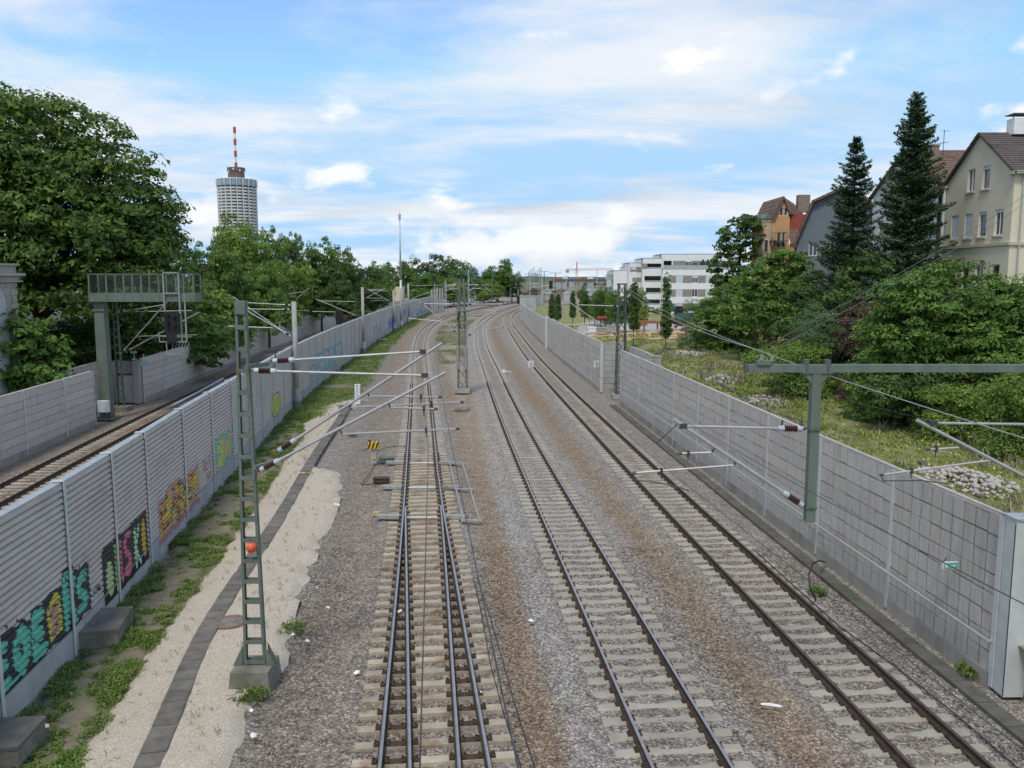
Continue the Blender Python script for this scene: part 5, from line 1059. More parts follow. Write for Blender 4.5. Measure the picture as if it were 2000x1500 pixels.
# shared crowns for the rows of smaller or farther trees: unit size, scaled per tree
PROTO = []
def upright_blobs(rng, n, w_, h):
    return [((rng.normal(0, .28) * w_, rng.normal(0, .28) * w_, h * (.30 + .52 * i / max(1, n - 1))), (w_ * rng.uniform(.5, .72) * (1.15 - .45 * i / n), w_ * rng.uniform(.5, .72) * (1.15 - .45 * i / n), h * .2)) for i in range(n)]
for s in range(5): PROTO.append(crown_mesh(100 + s, upright_blobs(np.random.default_rng(50 + s), 7, 1.0, 2.0), 240, 50, .045, .2, flat=.7, low=-.8))
for s in range(3): PROTO.append(crown_mesh(120 + s, upright_blobs(np.random.default_rng(70 + s), 9, 1.0, 2.0), 330, 60, .036, .16, flat=.65, low=-.8))
def ptree(name, label, cat, base, top, hw, mat, proto, rot, group=None, trunk=True):
    """tree from a shared crown: base point, height of the top, half width"""
    b = Vector(base); h = top - b.z; par = thing(name, label, cat, tuple(b), group); me = PROTO[proto]
    key = (proto, mat.name)
    if key not in _pcopy: q = me.copy(); q.materials.clear(); q.materials.append(mat); _pcopy[key] = q
    c = put('crown', _pcopy[key], mat, par); c.scale = (hw / 1.0, hw / 1.0, h / 2.02); c.rotation_euler = (0, 0, rot)
    if trunk:
        rng = np.random.default_rng(int(abs(b.x * 7 + b.y * 13))); trunk_mb(b, h * .62, max(.08, h * .018), [b + Vector((rng.normal(0, .45) * hw, rng.normal(0, .45) * hw, h * rng.uniform(.5, .85))) for _ in range(5)], rng).build('trunk', MAT['bark'], par, True)
    return par
_pcopy = {}
# --- left: the big chestnut and its neighbours
zb = 1.0
tree('chestnut_tree', 'huge dark chestnut tree filling the upper left corner', 'tree', (-36.5, 64, zb), [((-36.5, 64, 14.5), (9.5, 8.5, 8.6)), ((-33.2, 61.5, 10.0), (7.6, 6.5, 6.0)), ((-42, 63, 11), (8, 7, 8)), ((-31.0, 63, 13.5), (5.2, 6, 5.2)), ((-37.5, 61, 18.5), (5.8, 5.5, 4.4)), ((-29.0, 64, 9.0), (4.2, 5, 5.2)), ((-39, 58, 8), (5.5, 4.5, 3.5)), ((-27.6, 66, 14.0), (1.6, 1.6, 2.0))], 1400, 80, .235, 1.45, MAT['leaf_chestnut'], .6, 9.0, 11, flat=.5, asp=.42, inner=.2)
tree('broadleaf_tree', 'dark tree half hidden behind the big chestnut on its left', 'tree', (-50, 66, zb), [((-50, 66, 13), (8, 7, 7)), ((-46, 68, 9), (6, 6, 5))], 420, 60, .29, 1.6, MAT['leaf_chestnut'], .5, 8, 12, flat=.5)
tree('shrub', 'dense dark elder shrub in front of the stone pavilion at left', 'shrub', (-31, 51.5, zb), [((-31.5, 51.5, 4.6), (3.4, 2.2, 3.0)), ((-29.9, 52.0, 3.3), (2.0, 1.5, 2.6)), ((-33.2, 50, 3.2), (2.6, 2, 2.6))], 420, 60, .17, .62, MAT['leaf_mid'], .12, 2.2, 13, low=-.9)
tree('shrub', 'bright green bush behind the left wall below the gantry signal', 'shrub', (-32.5, 74, zb), [((-32.5, 74, 4.0), (3.6, 2.8, 3.2)), ((-29.8, 78, 3.4), (3.0, 3.2, 2.6)), ((-34.5, 70, 3.6), (2.8, 2.4, 3)), ((-31.0, 82, 4.8), (2.6, 3, 3.4))], 520, 58, .2, .75, MAT['leaf_mid'], .12, 2.2, 14, low=-.9)
tree('shrub', 'yellowish green bush right of the gantry at the wall top', 'shrub', (-32.3, 88, zb), [((-32.6, 88, 5.2), (3.0, 3.4, 3.4)), ((-31.2, 92, 3.8), (2.4, 3, 2.4))], 330, 52, .22, .8, MAT['leaf_light'], .12, 2.2, 15, low=-.9)
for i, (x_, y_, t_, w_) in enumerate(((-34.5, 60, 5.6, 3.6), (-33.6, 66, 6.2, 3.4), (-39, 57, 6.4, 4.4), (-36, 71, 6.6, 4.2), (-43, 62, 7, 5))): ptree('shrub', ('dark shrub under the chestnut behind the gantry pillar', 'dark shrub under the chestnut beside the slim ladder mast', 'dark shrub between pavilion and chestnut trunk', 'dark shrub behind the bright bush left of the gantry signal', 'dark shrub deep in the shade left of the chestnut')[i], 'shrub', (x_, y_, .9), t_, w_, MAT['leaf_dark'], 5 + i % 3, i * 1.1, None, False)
rowL = [  # label, px, top py, half width px, Y, material, proto
 ('mid green tree between the chestnut and the round tower', 402, 455, 56, 92, 'leaf_mid', 5), ('tall rounded light green tree covering the foot of the round tower', 474, 420, 62, 120, 'leaf_light', 6),
 ('leaning green tree just right of the round tower', 528, 440, 46, 128, 'leaf_mid', 7), ('narrow dark tree with pointed top right of the tower', 560, 438, 30, 136, 'leaf_dark', 5),
 ('broad green tree left of the dark purple-green one', 605, 466, 50, 140, 'leaf_mid', 6), ('dark brownish green tree in the left row above the signal', 662, 478, 42, 160, 'leaf_dark', 7),
 ('low light green tree below the round tower', 450, 500, 60, 95, 'leaf_mid', 6), ('low bushy tree in front of the left row, near the ladder mast head', 520, 510, 52, 105, 'leaf_mid', 7),
 ('low yellowish tree in front of the left row', 570, 500, 44, 122, 'leaf_light', 5), ('low dark tree by the slim distant mast', 625, 515, 46, 138, 'leaf_dark', 6),
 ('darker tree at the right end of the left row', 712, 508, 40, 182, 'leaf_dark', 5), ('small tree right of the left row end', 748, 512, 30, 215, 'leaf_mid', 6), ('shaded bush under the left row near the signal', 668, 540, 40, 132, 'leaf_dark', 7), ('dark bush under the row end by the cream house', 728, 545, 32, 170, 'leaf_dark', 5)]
for i, (lb, px, pt, hw, Y_, mt, pro) in enumerate(rowL):
    t = at(px, pt, Y_); ptree('broadleaf_tree', lb, 'tree', (t.x, Y_, zb), t.z, hw / FPX * Y_ * 1.12, MAT[mt], pro, i * 1.3)
for i in range(9):
    Y_ = 92 + i * 17; x = float(llx(Y_)) - 3.0 - 1.2 * (i % 3); ptree('shrub', ORD[i] + ' shrub from the camera in the hedge behind the long left wall', 'shrub', (x, Y_, .8), 5.8 + 1.1 * (i % 4), 3.4, MAT[('leaf_mid', 'leaf_dark', 'leaf_light')[i % 3]], i % 5, i * 2.1, 'hedge shrubs behind the left wall', False)
# --- far trees at the bend
rowF = [('far tree left of the radio mast', 765, 515, 22, 300, 'leaf_dark'), ('far tree directly behind the radio mast', 800, 512, 26, 290, 'leaf_mid'), ('far dark dome-shaped tree right of the radio mast', 845, 497, 34, 330, 'leaf_dark'), ('far dark tree, centre of the wooded bend', 885, 503, 28, 340, 'leaf_dark'),
        ('far pale green willow-like tree at the bend', 912, 515, 28, 300, 'leaf_grey'), ('far bushy tree left of the tallest one at the bend', 945, 528, 24, 320, 'leaf_mid'), ('far tree with a small tuft on top', 972, 508, 28, 330, 'leaf_mid'), ('far tree at the right end of the wooded bend', 1000, 528, 24, 335, 'leaf_mid'),
        ('far low tree behind the five pale poles', 830, 535, 34, 275, 'leaf_mid'), ('far low tree under the pale willow', 880, 545, 34, 285, 'leaf_light'), ('far low tree left of the far line masts', 960, 548, 30, 300, 'leaf_light')]
for i, (lb, px, pt, hw, Y_, mt) in enumerate(rowF):
    t = at(px, pt, Y_); ptree('broadleaf_tree', lb, 'tree', (t.x, Y_, 0), t.z, hw / FPX * Y_ * 1.15, MAT[mt], (0, 1, 2, 3, 4)[i % 5], i * 1.7)
for i, (lb, px, pt, hw, Y_) in enumerate((('grey-green round wood on the horizon left of the crane', 1105, 541, 22, 900), ('grey-green low wood on the horizon right of the crane', 1165, 546, 22, 950))):
    t = at(px, pt, Y_); ptree('broadleaf_tree', lb, 'tree', (t.x, Y_, 0), t.z, hw / FPX * Y_, MAT['leaf_grey'], i, 1.0, None, False)
# --- right: spruces
def spruce(label, base, top, rb, seed, gap=.62):
    b = Vector(base); par = thing('spruce_tree', label, 'tree', tuple(b)); rng = np.random.default_rng(seed); H = top - b.z
    m = MB(); m.tube(b - Vector((0, 0, .4)), b + Vector((0, 0, H * .97)), .26, 9, .02); m.build('trunk', MAT['bark'], par, True)
    Cs, Ns, Sz, Tn, br = [], [], [], [], MB(); z = H * .07
    while z < H * .985:
        t = z / H; Lb = rb * (1 - t) ** .78 * (1.0 if t > .2 else .8 + t) + .10; nb = int(rng.integers(6, 9) + 6 * (1 - t)); a0 = rng.random() * 6.28; lvl = rng.uniform(.74, 1.12)
        for k in range(nb):
            a = a0 + 6.283 * k / nb + rng.normal(0, .25); L = Lb * lvl * rng.uniform(.7, 1.12); droop = -.50 + .75 * t + rng.normal(0, .08); zj = z + rng.normal(0, .10)
            d = np.array([math.cos(a), math.sin(a), 0]); n = max(4, int(L / .085)); q = np.linspace(.10, 1, n)
            pos = d[None] * (L * q)[:, None]; pos[:, 2] = zj + L * (droop * q + .34 * q * q * (1 - .5 * t))
            br.tube(b + Vector((0, 0, zj)), b + Vector(pos[-1]), .03 * (1 - t) + .012, 4, .008, cap=False)
            side = np.array([-d[1], d[0], 0]); w_ = (.36 * L * np.sin(np.pi * np.clip(q * .82 + .16, 0, 1)) + .05)
            for s_ in (-1, 1):
                for rep in range(2):
                    off = rng.uniform(.0, 1, n) ** .8 * w_; P = pos + side[None] * (s_ * off)[:, None]; P[:, 2] -= .30 * off + rng.uniform(0, .10, n); P += rng.normal(0, .03, P.shape)
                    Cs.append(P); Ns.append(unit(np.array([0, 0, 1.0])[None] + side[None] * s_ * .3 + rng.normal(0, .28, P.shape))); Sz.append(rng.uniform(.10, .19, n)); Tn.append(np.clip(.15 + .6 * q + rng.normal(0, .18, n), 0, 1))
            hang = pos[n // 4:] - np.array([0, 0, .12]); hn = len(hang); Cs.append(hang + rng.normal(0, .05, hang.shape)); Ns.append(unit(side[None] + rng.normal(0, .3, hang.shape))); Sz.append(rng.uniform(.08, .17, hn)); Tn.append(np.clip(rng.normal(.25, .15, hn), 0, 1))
        z += gap * (1 - .55 * t) * rng.uniform(.75, 1.25)
    V, F = quads(np.concatenate(Cs), np.concatenate(Ns), np.concatenate(Sz), .36, rng)
    put('crown', npmesh('crown', V, F, {'var': ('FLOAT', 'FACE', np.concatenate(Tn))}), MAT['needle'], par); br.build('branches', MAT['bark'], par); return par
spruce('tall dark spruce, the right and taller of two', (29.3, 62, 1.4), 23.0, 5.0, 21, .46)
spruce('sparser dark spruce, the left and shorter of two', (26.9, 66.5, 1.4), 20.6, 4.8, 22, .60)
# --- right: broadleaf trees and bushes
def R_tree(label, px, py, hwpx, htpx, Y_, mat, clumps, per, leaf, seed, name='broadleaf_tree', cat='tree', extra=(), skirt=True, **kw):
    c = at(px, py, Y_); k = Y_ / FPX; bl = [((c.x, c.y, c.z), (hwpx * k, hwpx * k * .9, htpx * k))]
    for ex, ey, ew, eh in extra: e = at(ex, ey, Y_ - 1.0); bl.append(((e.x, e.y, e.z), (ew * k, ew * k * .9, eh * k)))
    b = (c.x, Y_, float(meadow_z(np.array(c.x), np.array(Y_)))); kw.setdefault('low', -.85)
    if skirt:
        for q in (-.55, .0, .55): bl.append(((c.x + q * hwpx * k, Y_ - .3, b[2] + .75), (hwpx * k * .55, hwpx * k * .6, 1.1)))
    return tree(name, label, cat, b, bl, clumps, per, leaf, .55 + .02 * hwpx * k, mat, max(.08, .03 * hwpx * k + .06), max(1.0, c.z - b[2] - .3 * htpx * k), seed, **kw)
R_tree('loose green robinia in front of the beige house', 1850, 585, 110, 70, 47, MAT['leaf_mid'], 620, 90, 0.108, 31, extra=((1790, 640, 90, 80), (1880, 660, 100, 70), (1930, 610, 70, 60), (1760, 580, 50, 45)), inner=.3)
R_tree('green robinia cut off by the right edge', 1985, 640, 90, 75, 45, MAT['leaf_mid'], 420, 90, 0.108, 32, extra=((1950, 690, 70, 60), (2030, 600, 80, 60)))
R_tree('light green bush bulging left below the taller spruce', 1745, 680, 75, 80, 48, MAT['leaf_mid'], 380, 87, 0.101, 33, 'shrub', 'shrub', extra=((1720, 730, 60, 50), (1800, 730, 70, 60)))
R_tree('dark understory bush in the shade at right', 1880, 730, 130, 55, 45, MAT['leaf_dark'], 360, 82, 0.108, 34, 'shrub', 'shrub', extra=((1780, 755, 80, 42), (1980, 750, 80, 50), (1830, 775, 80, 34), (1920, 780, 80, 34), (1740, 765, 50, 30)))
R_tree('reddish brown bush between the willow and the robinia', 1685, 645, 42, 55, 54, MAT['leaf_red'], 160, 75, 0.086, 35, 'shrub', 'shrub')
R_tree('grey-green willow bush behind the crossbeam end', 1600, 650, 46, 52, 58, MAT['leaf_grey'], 260, 90, 0.086, 36, 'shrub', 'shrub', asp=.22)
R_tree('tall green bush growing against the taller spruce foot', 1690, 560, 60, 60, 60, MAT['leaf_dark'], 240, 82, 0.115, 37, extra=((1650, 610, 60, 50),))
R_tree('broad green maple in front of the orange house', 1520, 555, 75, 62, 82, MAT['leaf_mid'], 480, 90, 0.144, 38, extra=((1470, 590, 70, 60), (1560, 600, 70, 60), (1540, 515, 40, 30)))
R_tree('airy tree left of the orange house with sky gaps', 1445, 470, 44, 50, 105, MAT['leaf_dark'], 260, 84, 0.173, 39, extra=((1422, 530, 36, 50), (1440, 570, 50, 40), (1462, 440, 20, 22)), skirt=False)
R_tree('dense green bush at the foot of the slope, left of the maple', 1425, 600, 56, 50, 92, MAT['leaf_mid'], 360, 87, 0.130, 40, 'shrub', 'shrub', extra=((1470, 640, 60, 35), (1390, 630, 40, 34)))
R_tree('feathery light bush in front of the white flats', 1362, 622, 34, 36, 96, MAT['leaf_grey'], 220, 82, 0.108, 41, 'shrub', 'shrub', asp=.25, extra=((1350, 600, 14, 18),))
R_tree('dark bush between the maple and the sparser spruce', 1600, 590, 60, 60, 72, MAT['leaf_dark'], 300, 82, 0.130, 42, extra=((1570, 640, 60, 40), (1640, 640, 50, 40)))
R_tree('light green bush cut off by the right edge beside the meadow', 1975, 775, 50, 45, 37, MAT['leaf_light'], 260, 82, 0.072, 43, 'shrub', 'shrub', extra=((2010, 760, 50, 50),))
R_tree('low bright bush on the meadow under the robinia', 1860, 775, 55, 25, 41, MAT['leaf_light'], 200, 75, 0.072, 44, 'shrub', 'shrub')
R_tree('low pale bush at the meadow edge behind the crossbeam', 1560, 690, 60, 20, 56, MAT['leaf_light'], 200, 75, 0.086, 45, 'shrub', 'shrub', extra=((1500, 700, 50, 14),))
# --- columnar poplars and young trees by the playground
def poplar(label, px, pt, pb, Y_, hw, seed):
    t = at(px, pt, Y_); b = at(px, pb, Y_); z0 = float(meadow_z(np.array(t.x), np.array(Y_))); n = 6; bl = [((t.x, Y_, b.z + (t.z - b.z) * (i + .5) / n), (hw * (1 - .08 * i), hw * (1 - .08 * i), (t.z - b.z) / n * .8)) for i in range(n)]
    return tree('poplar_tree', label, 'tree', (t.x, Y_, z0), bl, 260, 64, .075, .24, MAT['leaf_dark'], .07, max(1.2, b.z - z0), seed, flat=1.3, low=-.9)
poplar('tallest slim columnar poplar in front of the white flats', 1303, 540, 658, 92, .62, 51); poplar('slim poplar behind the right lattice mast', 1239, 556, 640, 98, .6, 52)
poplar('slim poplar left of the parking sign', 1119, 572, 618, 130, .45, 53); poplar('left of two small poplars by the wall step', 1078, 578, 620, 125, .42, 54); poplar('right of two small poplars by the wall step', 1090, 578, 622, 122, .42, 55)
for i, px in enumerate((1142, 1152, 1163, 1174, 1184, 1194, 1205, 1222, 1250)):
    Y_ = 150 - i * 3; t = at(px, 562 + (i * 7) % 9, Y_); ptree('young_tree', ORD[i] + ' from left of the young trees planted in a row before the white flats', 'tree', (t.x, Y_, 1.4), t.z, 1.5, MAT[('leaf_mid', 'leaf_dark', 'leaf_light')[i % 3]], i % 5, i, 'young trees planted in a row')
hedge = MB()
# --- ground cover
def clumps_np(rng, px, py, pz, per, h, spread, w_, lean=.5):
    n = len(px); k = n * per; base = np.repeat(np.stack([px, py, pz], 1), per, 0) + np.concatenate([rng.normal(0, 1, (k, 2)) * np.repeat(spread, per)[:, None], np.zeros((k, 1))], 1)
    hh = np.repeat(h, per) * rng.uniform(.5, 1.2, k); a = rng.random(k) * 6.283; d = np.stack([np.cos(a), np.sin(a), np.zeros(k)], 1); s = np.stack([-np.sin(a), np.cos(a), np.zeros(k)], 1); ww = np.repeat(w_, per) * rng.uniform(.7, 1.2, k)
    up = np.array([0, 0, 1.0]); ln = rng.uniform(.1, lean * 2, k)[:, None]
    mid = base + up * (hh * .55)[:, None] + d * ln * hh[:, None] * .4; tip = base + up * (hh)[:, None] * (1 - .35 * ln) + d * ln * hh[:, None]
    V = np.stack([base, mid + s * ww[:, None], tip, mid - s * ww[:, None]], 1).reshape(-1, 3); F = np.arange(4 * k).reshape(-1, 4)
    return V, F, np.clip(np.repeat(rng.normal(.45, .2, n), per) + rng.normal(0, .15, k), 0, 1)
def cover(name, label, cat, mat, V, F, t):
    o = put(name, npmesh(name, V, F, {'var': ('FLOAT', 'FACE', t)}), mat, kind='stuff'); tag(o, label, cat); return o
rng = np.random.default_rng(91)
nv = 24000; y = 10 + 46 * rng.random(nv) ** 1.5; xr_ = np.interp(y, ysv, verge_right); xl_ = lwx(y) + .15; u = rng.random(nv); x = xl_ + (xr_ - xl_) * u
dn = .45 * vnoise(x, y, .7, 93) + .5 * vnoise(x, y, 1.9, 94) + .4 * vnoise(x, y, 4.3, 95)
k = (dn + .30 * np.exp(-((u - .90) / .12) ** 2) + .22 * np.exp(-((u - .1) / .12) ** 2) > .16 + .35 * (rng.random(nv) - .35)); x, y, dn = x[k], y[k], dn[k]
h = np.clip(.05 + .16 * np.clip(dn, 0, 1.2) + rng.normal(0, .02, len(x)), .03, .32)
V, F, t = clumps_np(rng, x, y, np.full(len(x), .03), 7, h, .04 + .12 * h, .016 + .05 * h, .75); t = np.clip(t + .25 * np.repeat(vnoise(x, y, .8, 99), 7), 0, 1); cover('verge_plants', 'patchy green weeds on the verge below the corrugated wall', 'weeds', MAT['weed'], V, F, t)
n = 5000; y = 55 + 198 * rng.random(n) ** 1.3; xr_ = np.interp(y, ysv, verge_right) + .3; xl_ = lwx(y) + .1; x = xl_ + (xr_ - xl_) * rng.random(n); dn = vnoise(x, y, .3, 97); k = dn > -.45; x, y = x[k], y[k]
V, F, t = clumps_np(rng, x, y, np.full(len(x), .0), 12, rng.uniform(.12, .36, len(x)), np.full(len(x), .28), .012 + .00022 * y, .6); cover('grass', 'green grass strip along the distant corrugated wall', 'grass', MAT['weed'], V, F, t)
n = 4200; y = 88 + 150 * rng.random(n); xm = (T1.f(y) + T2.f(y)) / 2; hwid = np.clip(np.abs(T2.f(y) - T1.f(y)) / 2 - 2.4, .2, 3); x = xm + rng.uniform(-1, 1, n) * hwid; k = vnoise(x, y, .15, 98) + .5 * vnoise(x, y, .6, 96) > .0; x, y = x[k], y[k]
V, F, t = clumps_np(rng, x, y, np.full(len(x), -.12), 9, rng.uniform(.06, .24, len(x)), np.full(len(x), .3), np.full(len(x), .028), .6); cover('grass', 'yellow-green grass between the left and middle tracks', 'grass', MAT['grass'], V, F, t)
# meadow: tall grass, flowers
n = 18000; y = 19 + 100 * rng.random(n) ** 1.35; x = rwx(y) + .4 + (4 + .42 * y) * rng.random(n) ** 1.1; x += np.where((y > 58) & (y < 70), 2.4, 0); z = meadow_z(x, y); dn = .6 * vnoise(x, y, .22, 101) + .4 * vnoise(x, y, .7, 102); k = dn > -.32 + .25 * (rng.random(n) - .5); x, y, z, dn = x[k], y[k], z[k], dn[k]
V, F, t = clumps_np(rng, x, y, z - .02, 7, np.clip(.20 + .2 * dn + rng.normal(0, .06, len(x)), .07, .55), np.full(len(x), .16), .009 + .0006 * y, .5); t = np.clip(t + .2 * np.repeat(vnoise(x, y, .12, 104), 7), 0, 1); cover('meadow_grass', 'tall yellow-green meadow grass behind the right wall', 'grass', MAT['meadow_grass'], V, F, t)
n = 3200; y = 19 + 75 * rng.random(n) ** 1.2; x = rwx(y) + .5 + (4 + .42 * y) * rng.random(n); x += np.where((y > 58) & (y < 70), 2.4, 0); k = vnoise(x, y, .3, 121) > .22; x, y = x[k], y[k]
V, F, t = clumps_np(rng, x, y, meadow_z(x, y) - .02, 8, rng.uniform(.35, .8, len(x)), np.full(len(x), .14), np.full(len(x), .012) + .0006 * y, .35); cover('dry_grass', 'taller grey-beige seed grass standing in patches on the meadow', 'grass', leafmat('seed_grass', (.30, .27, .17), (.46, .42, .28)), V, F, t)
n = 2600; y = 20 + 50 * rng.random(n); x = rwx(y) + .8 + (3 + .4 * y) * rng.random(n); k = (vnoise(x, y, .25, 111) > .05) & ((y < 57) | (y > 71)); x, y = x[k], y[k]
V, F = quads(np.stack([x, y, meadow_z(x, y) + rng.uniform(.3, .6, len(x))], 1), unit(rng.normal(0, .4, (len(x), 3)) + np.array([0, 0, 1.0])), rng.uniform(.03, .06, len(x)), .9, rng)
fl = M_('yellow_petals', (.55, .48, .06), (.65, .58, .12), 3, .7); o = put('flowers', npmesh('flowers', V, F), fl, kind='stuff'); tag(o, 'sprinkled yellow wild flowers in the meadow', 'flowers')
# dry tufts on the path and sprouts by the mast block
px_, py_ = [], []
for q in ((575, 1230), (490, 1365), (1890, 1315), (1600, 1160), (600, 930), (690, 850), (500, 1360)): 
    g = gr(*q, 0); r_ = .3 if q[0] < 600 else .22; px_ += list(g.x + rng.normal(0, r_ * .5, 40)); py_ += list(g.y + rng.normal(0, r_ * .5, 40))
x, y = np.array(px_), np.array(py_); V, F, t = clumps_np(rng, x, y, np.full(len(x), .0), 6, rng.uniform(.08, .28, len(x)), np.full(len(x), .05), np.full(len(x), .02), .7); cover('weed_tufts', 'bright green weed tufts growing singly in the ballast', 'weeds', MAT['weed'], V, F, t)
n = 420; y = 11 + 45 * rng.random(n); a_, b_ = np.interp(y, ysp, pl), np.interp(y, ysp, pr); x = a_ + (b_ - a_) * rng.random(n); k = np.abs(x - TC(y)) > .3; x, y = x[k], y[k]
dry = leafmat('dry_stems', (.22, .17, .09), (.30, .27, .13)); V, F, t = clumps_np(rng, x, y, np.full(len(x), .08), 5, rng.uniform(.06, .3, len(x)), np.full(len(x), .04), np.full(len(x), .008), .8); cover('dry_stalks', 'thin dry stalks scattered over the sandy path', 'weeds', dry, V, F, t)
# stones and slabs at the meadow edge: each pile an uncountable heap
def heap(label, px, py, w_, d_, h, n, sz, seed):
    rng = np.random.default_rng(seed); c = gr(px, py, 1.25); ic = [(0, 0, 1), (.89, 0, .45), (.28, .85, .45), (-.72, .53, .45), (-.72, -.53, .45), (.28, -.85, .45), (.72, .53, -.45), (-.28, .85, -.45), (-.89, 0, -.45), (-.28, -.85, -.45), (.72, -.53, -.45), (0, 0, -1)]
    ifc = [(0, 1, 2), (0, 2, 3), (0, 3, 4), (0, 4, 5), (0, 5, 1), (1, 6, 2), (2, 7, 3), (3, 8, 4), (4, 9, 5), (5, 10, 1), (2, 6, 7), (3, 7, 8), (4, 8, 9), (5, 9, 10), (1, 10, 6), (6, 11, 7), (7, 11, 8), (8, 11, 9), (9, 11, 10), (10, 11, 6)]
    I = np.array(ic); V = []; F = []
    for i in range(n):
        a, r_ = rng.random() * 6.28, rng.random() ** .6; p = np.array([c.x + w_ * r_ * math.cos(a), c.y + d_ * r_ * math.sin(a), 0]); p[2] = float(meadow_z(p[0], p[1])) + h * (1 - r_) * rng.random() + .03
        q = I * sz * rng.uniform(.5, 1.3) * rng.uniform(.6, 1.2, (1, 3)) * rng.uniform(.85, 1.15, (12, 1)); th = rng.random() * 6.28; q = np.stack([q[:, 0] * math.cos(th) - q[:, 1] * math.sin(th), q[:, 0] * math.sin(th) + q[:, 1] * math.cos(th), q[:, 2] * .7], 1)
        F += [tuple(12 * i + k for k in f) for f in ifc]; V.append(q + p)
    o = put('stone_heap', npmesh('stone_heap', np.concatenate(V), np.array(F)), MAT.setdefault('rubble', M_('rubble', (.36, .32, .28), (.52, .47, .42), 7, .9, bump=.2)), kind='stuff'); tag(o, label, 'stones')
heap('heap of pale rubble stones on the meadow at the right edge', 1890, 945, 1.5, 2.6, .45, 420, .12, 61); heap('pale gravel patch behind the middle of the right wall', 1490, 785, 1.5, 2.8, .4, 300, .12, 62)
heap('small pale stone heap farther back on the meadow', 1408, 744, 1.3, 2.4, .45, 230, .13, 63); heap('scattered pale stones near the staked poplar', 1345, 692, 2.2, 3.2, .4, 160, .17, 64)
edg = M_('dark_timber', (.075, .07, .065), (.13, .125, .115), 4, .9)
for i, (a, b) in enumerate((((1365, 728), (1440, 770)), ((1445, 775), (1500, 808)), ((1505, 805), (1570, 826)), ((1800, 905), (1850, 940)), ((1855, 940), (1920, 975)), ((1930, 850), (1995, 895)), ((1390, 735), (1425, 750)))):
    A, B = gr(*a, 1.3), gr(*b, 1.3); m = MB(); m.bar(A, B, .3, .22); o = m.build('timber_beam', edg); tag(o, ('dark beam along the wall top behind the recess end', 'dark beam beside the gravel patch behind the wall', 'dark beam end just left of the hanging post', 'dark beam left of the big stone heap', 'dark beam along the foot of the big stone heap', 'dark beam on the meadow at the right edge', 'short dark beam beside the small stone heap')[i], 'beam', 'beams lying behind the right wall')
# ------------------------------------------------------------------ buildings
ZUP = Vector((0, 0, 1))
def clip_poly(P, Q):
    """clip polygon P by the convex counter-clockwise polygon Q (2-D)"""
    for i in range(len(Q)):
        a, b = Q[i], Q[(i + 1) % len(Q)]; o = []; side = lambda p: (b[0] - a[0]) * (p[1] - a[1]) - (b[1] - a[1]) * (p[0] - a[0])
        for j in range(len(P)):
            p, q = P[j], P[(j + 1) % len(P)]; sp_, sq = side(p), side(q)
            if sp_ >= -1e-9: o.append(p)
            if (sp_ > 1e-9 and sq < -1e-9) or (sp_ < -1e-9 and sq > 1e-9): t = sp_ / (sp_ - sq); o.append((p[0] + t * (q[0] - p[0]), p[1] + t * (q[1] - p[1])))
        P = o
        if len(P) < 3: return []
    return P
def facade(par, O, U, outline, openings, mat, depth=.22, name='wall'):
    """wall face with real openings and reveals; outward side is U x Z"""
    O, U = Vector(O), Vector(U).normalized(); nrm = U.cross(ZUP); m = MB()
    W = lambda u, v, d=0.0: O + U * u + ZUP * v - nrm * d
    us = sorted({p[0] for p in outline} | {q for o in openings for q in o[:2]}); vs = sorted({p[1] for p in outline} | {q for o in openings for q in o[2:4]})
    for a, b in zip(us[:-1], us[1:]):
        for c, d in zip(vs[:-1], vs[1:]):
            mu, mv = (a + b) / 2, (c + d) / 2
            if any(o[0] < mu < o[1] and o[2] < mv < o[3] for o in openings): continue
            P = clip_poly([(a, c), (b, c), (b, d), (a, d)], outline)
            if len(P) >= 3: m.add([W(*p) for p in P], [tuple(range(len(P)))])
    for a, b, c, d in [o[:4] for o in openings]:
        for p, q in (((a, c), (b, c)), ((b, c), (b, d)), ((b, d), (a, d)), ((a, d), (a, c))): m.add([W(*p), W(*q), W(*q, depth), W(*p, depth)], [(0, 1, 2, 3)])
    return m.build(name, mat, par), W
GLASS = M_('window_glass', (.03, .035, .04), (.06, .068, .075), .5, .08, spec=.8); FRAME = MAT['white']; BLIND = M_('roller_blind', (.50, .54, .60), (.58, .62, .67), 3, .6)
def window(par, W, a, b, c, d, depth=.14, blind=0.0, sill=None, mull=True, fmat=None, glass=None, blindm=None):
    f = MB(); t = .07; fm = fmat or FRAME
    def slab(m, u0, u1, v0, v1, d0, d1): m.add([W(u0, v0, d0), W(u1, v0, d0), W(u1, v1, d0), W(u0, v1, d0), W(u0, v0, d1), W(u1, v0, d1), W(u1, v1, d1), W(u0, v1, d1)], [(0, 1, 2, 3), (7, 6, 5, 4), (0, 4, 5, 1), (1, 5, 6, 2), (2, 6, 7, 3), (3, 7, 4, 0)])
    slab(f, a, b, c, c + t, depth - .05, depth + .05); slab(f, a, b, d - t, d, depth - .05, depth + .05); slab(f, a, a + t, c + t, d - t, depth - .05, depth + .05); slab(f, b - t, b, c + t, d - t, depth - .05, depth + .05)
    if mull: slab(f, (a + b) / 2 - .04, (a + b) / 2 + .04, c + t, d - t, depth - .05, depth + .05)
    wd = f.build('window', fm, par); g = MB(); slab(g, a + .01, b - .01, c + .01, d - .01, depth + .01, depth + .03); g.build('pane', glass or GLASS, wd)
    if blind > 0: g = MB(); slab(g, a + .02, b - .02, d - (d - c) * blind, d - .01, depth - .09, depth - .06); g.build('roller_blind', blindm or BLIND, wd)
    if sill: g = MB(); slab(g, a - .12, b + .12, c - .12, c - .005, -.12, .06); g.build('sill', sill, wd)
    return wd
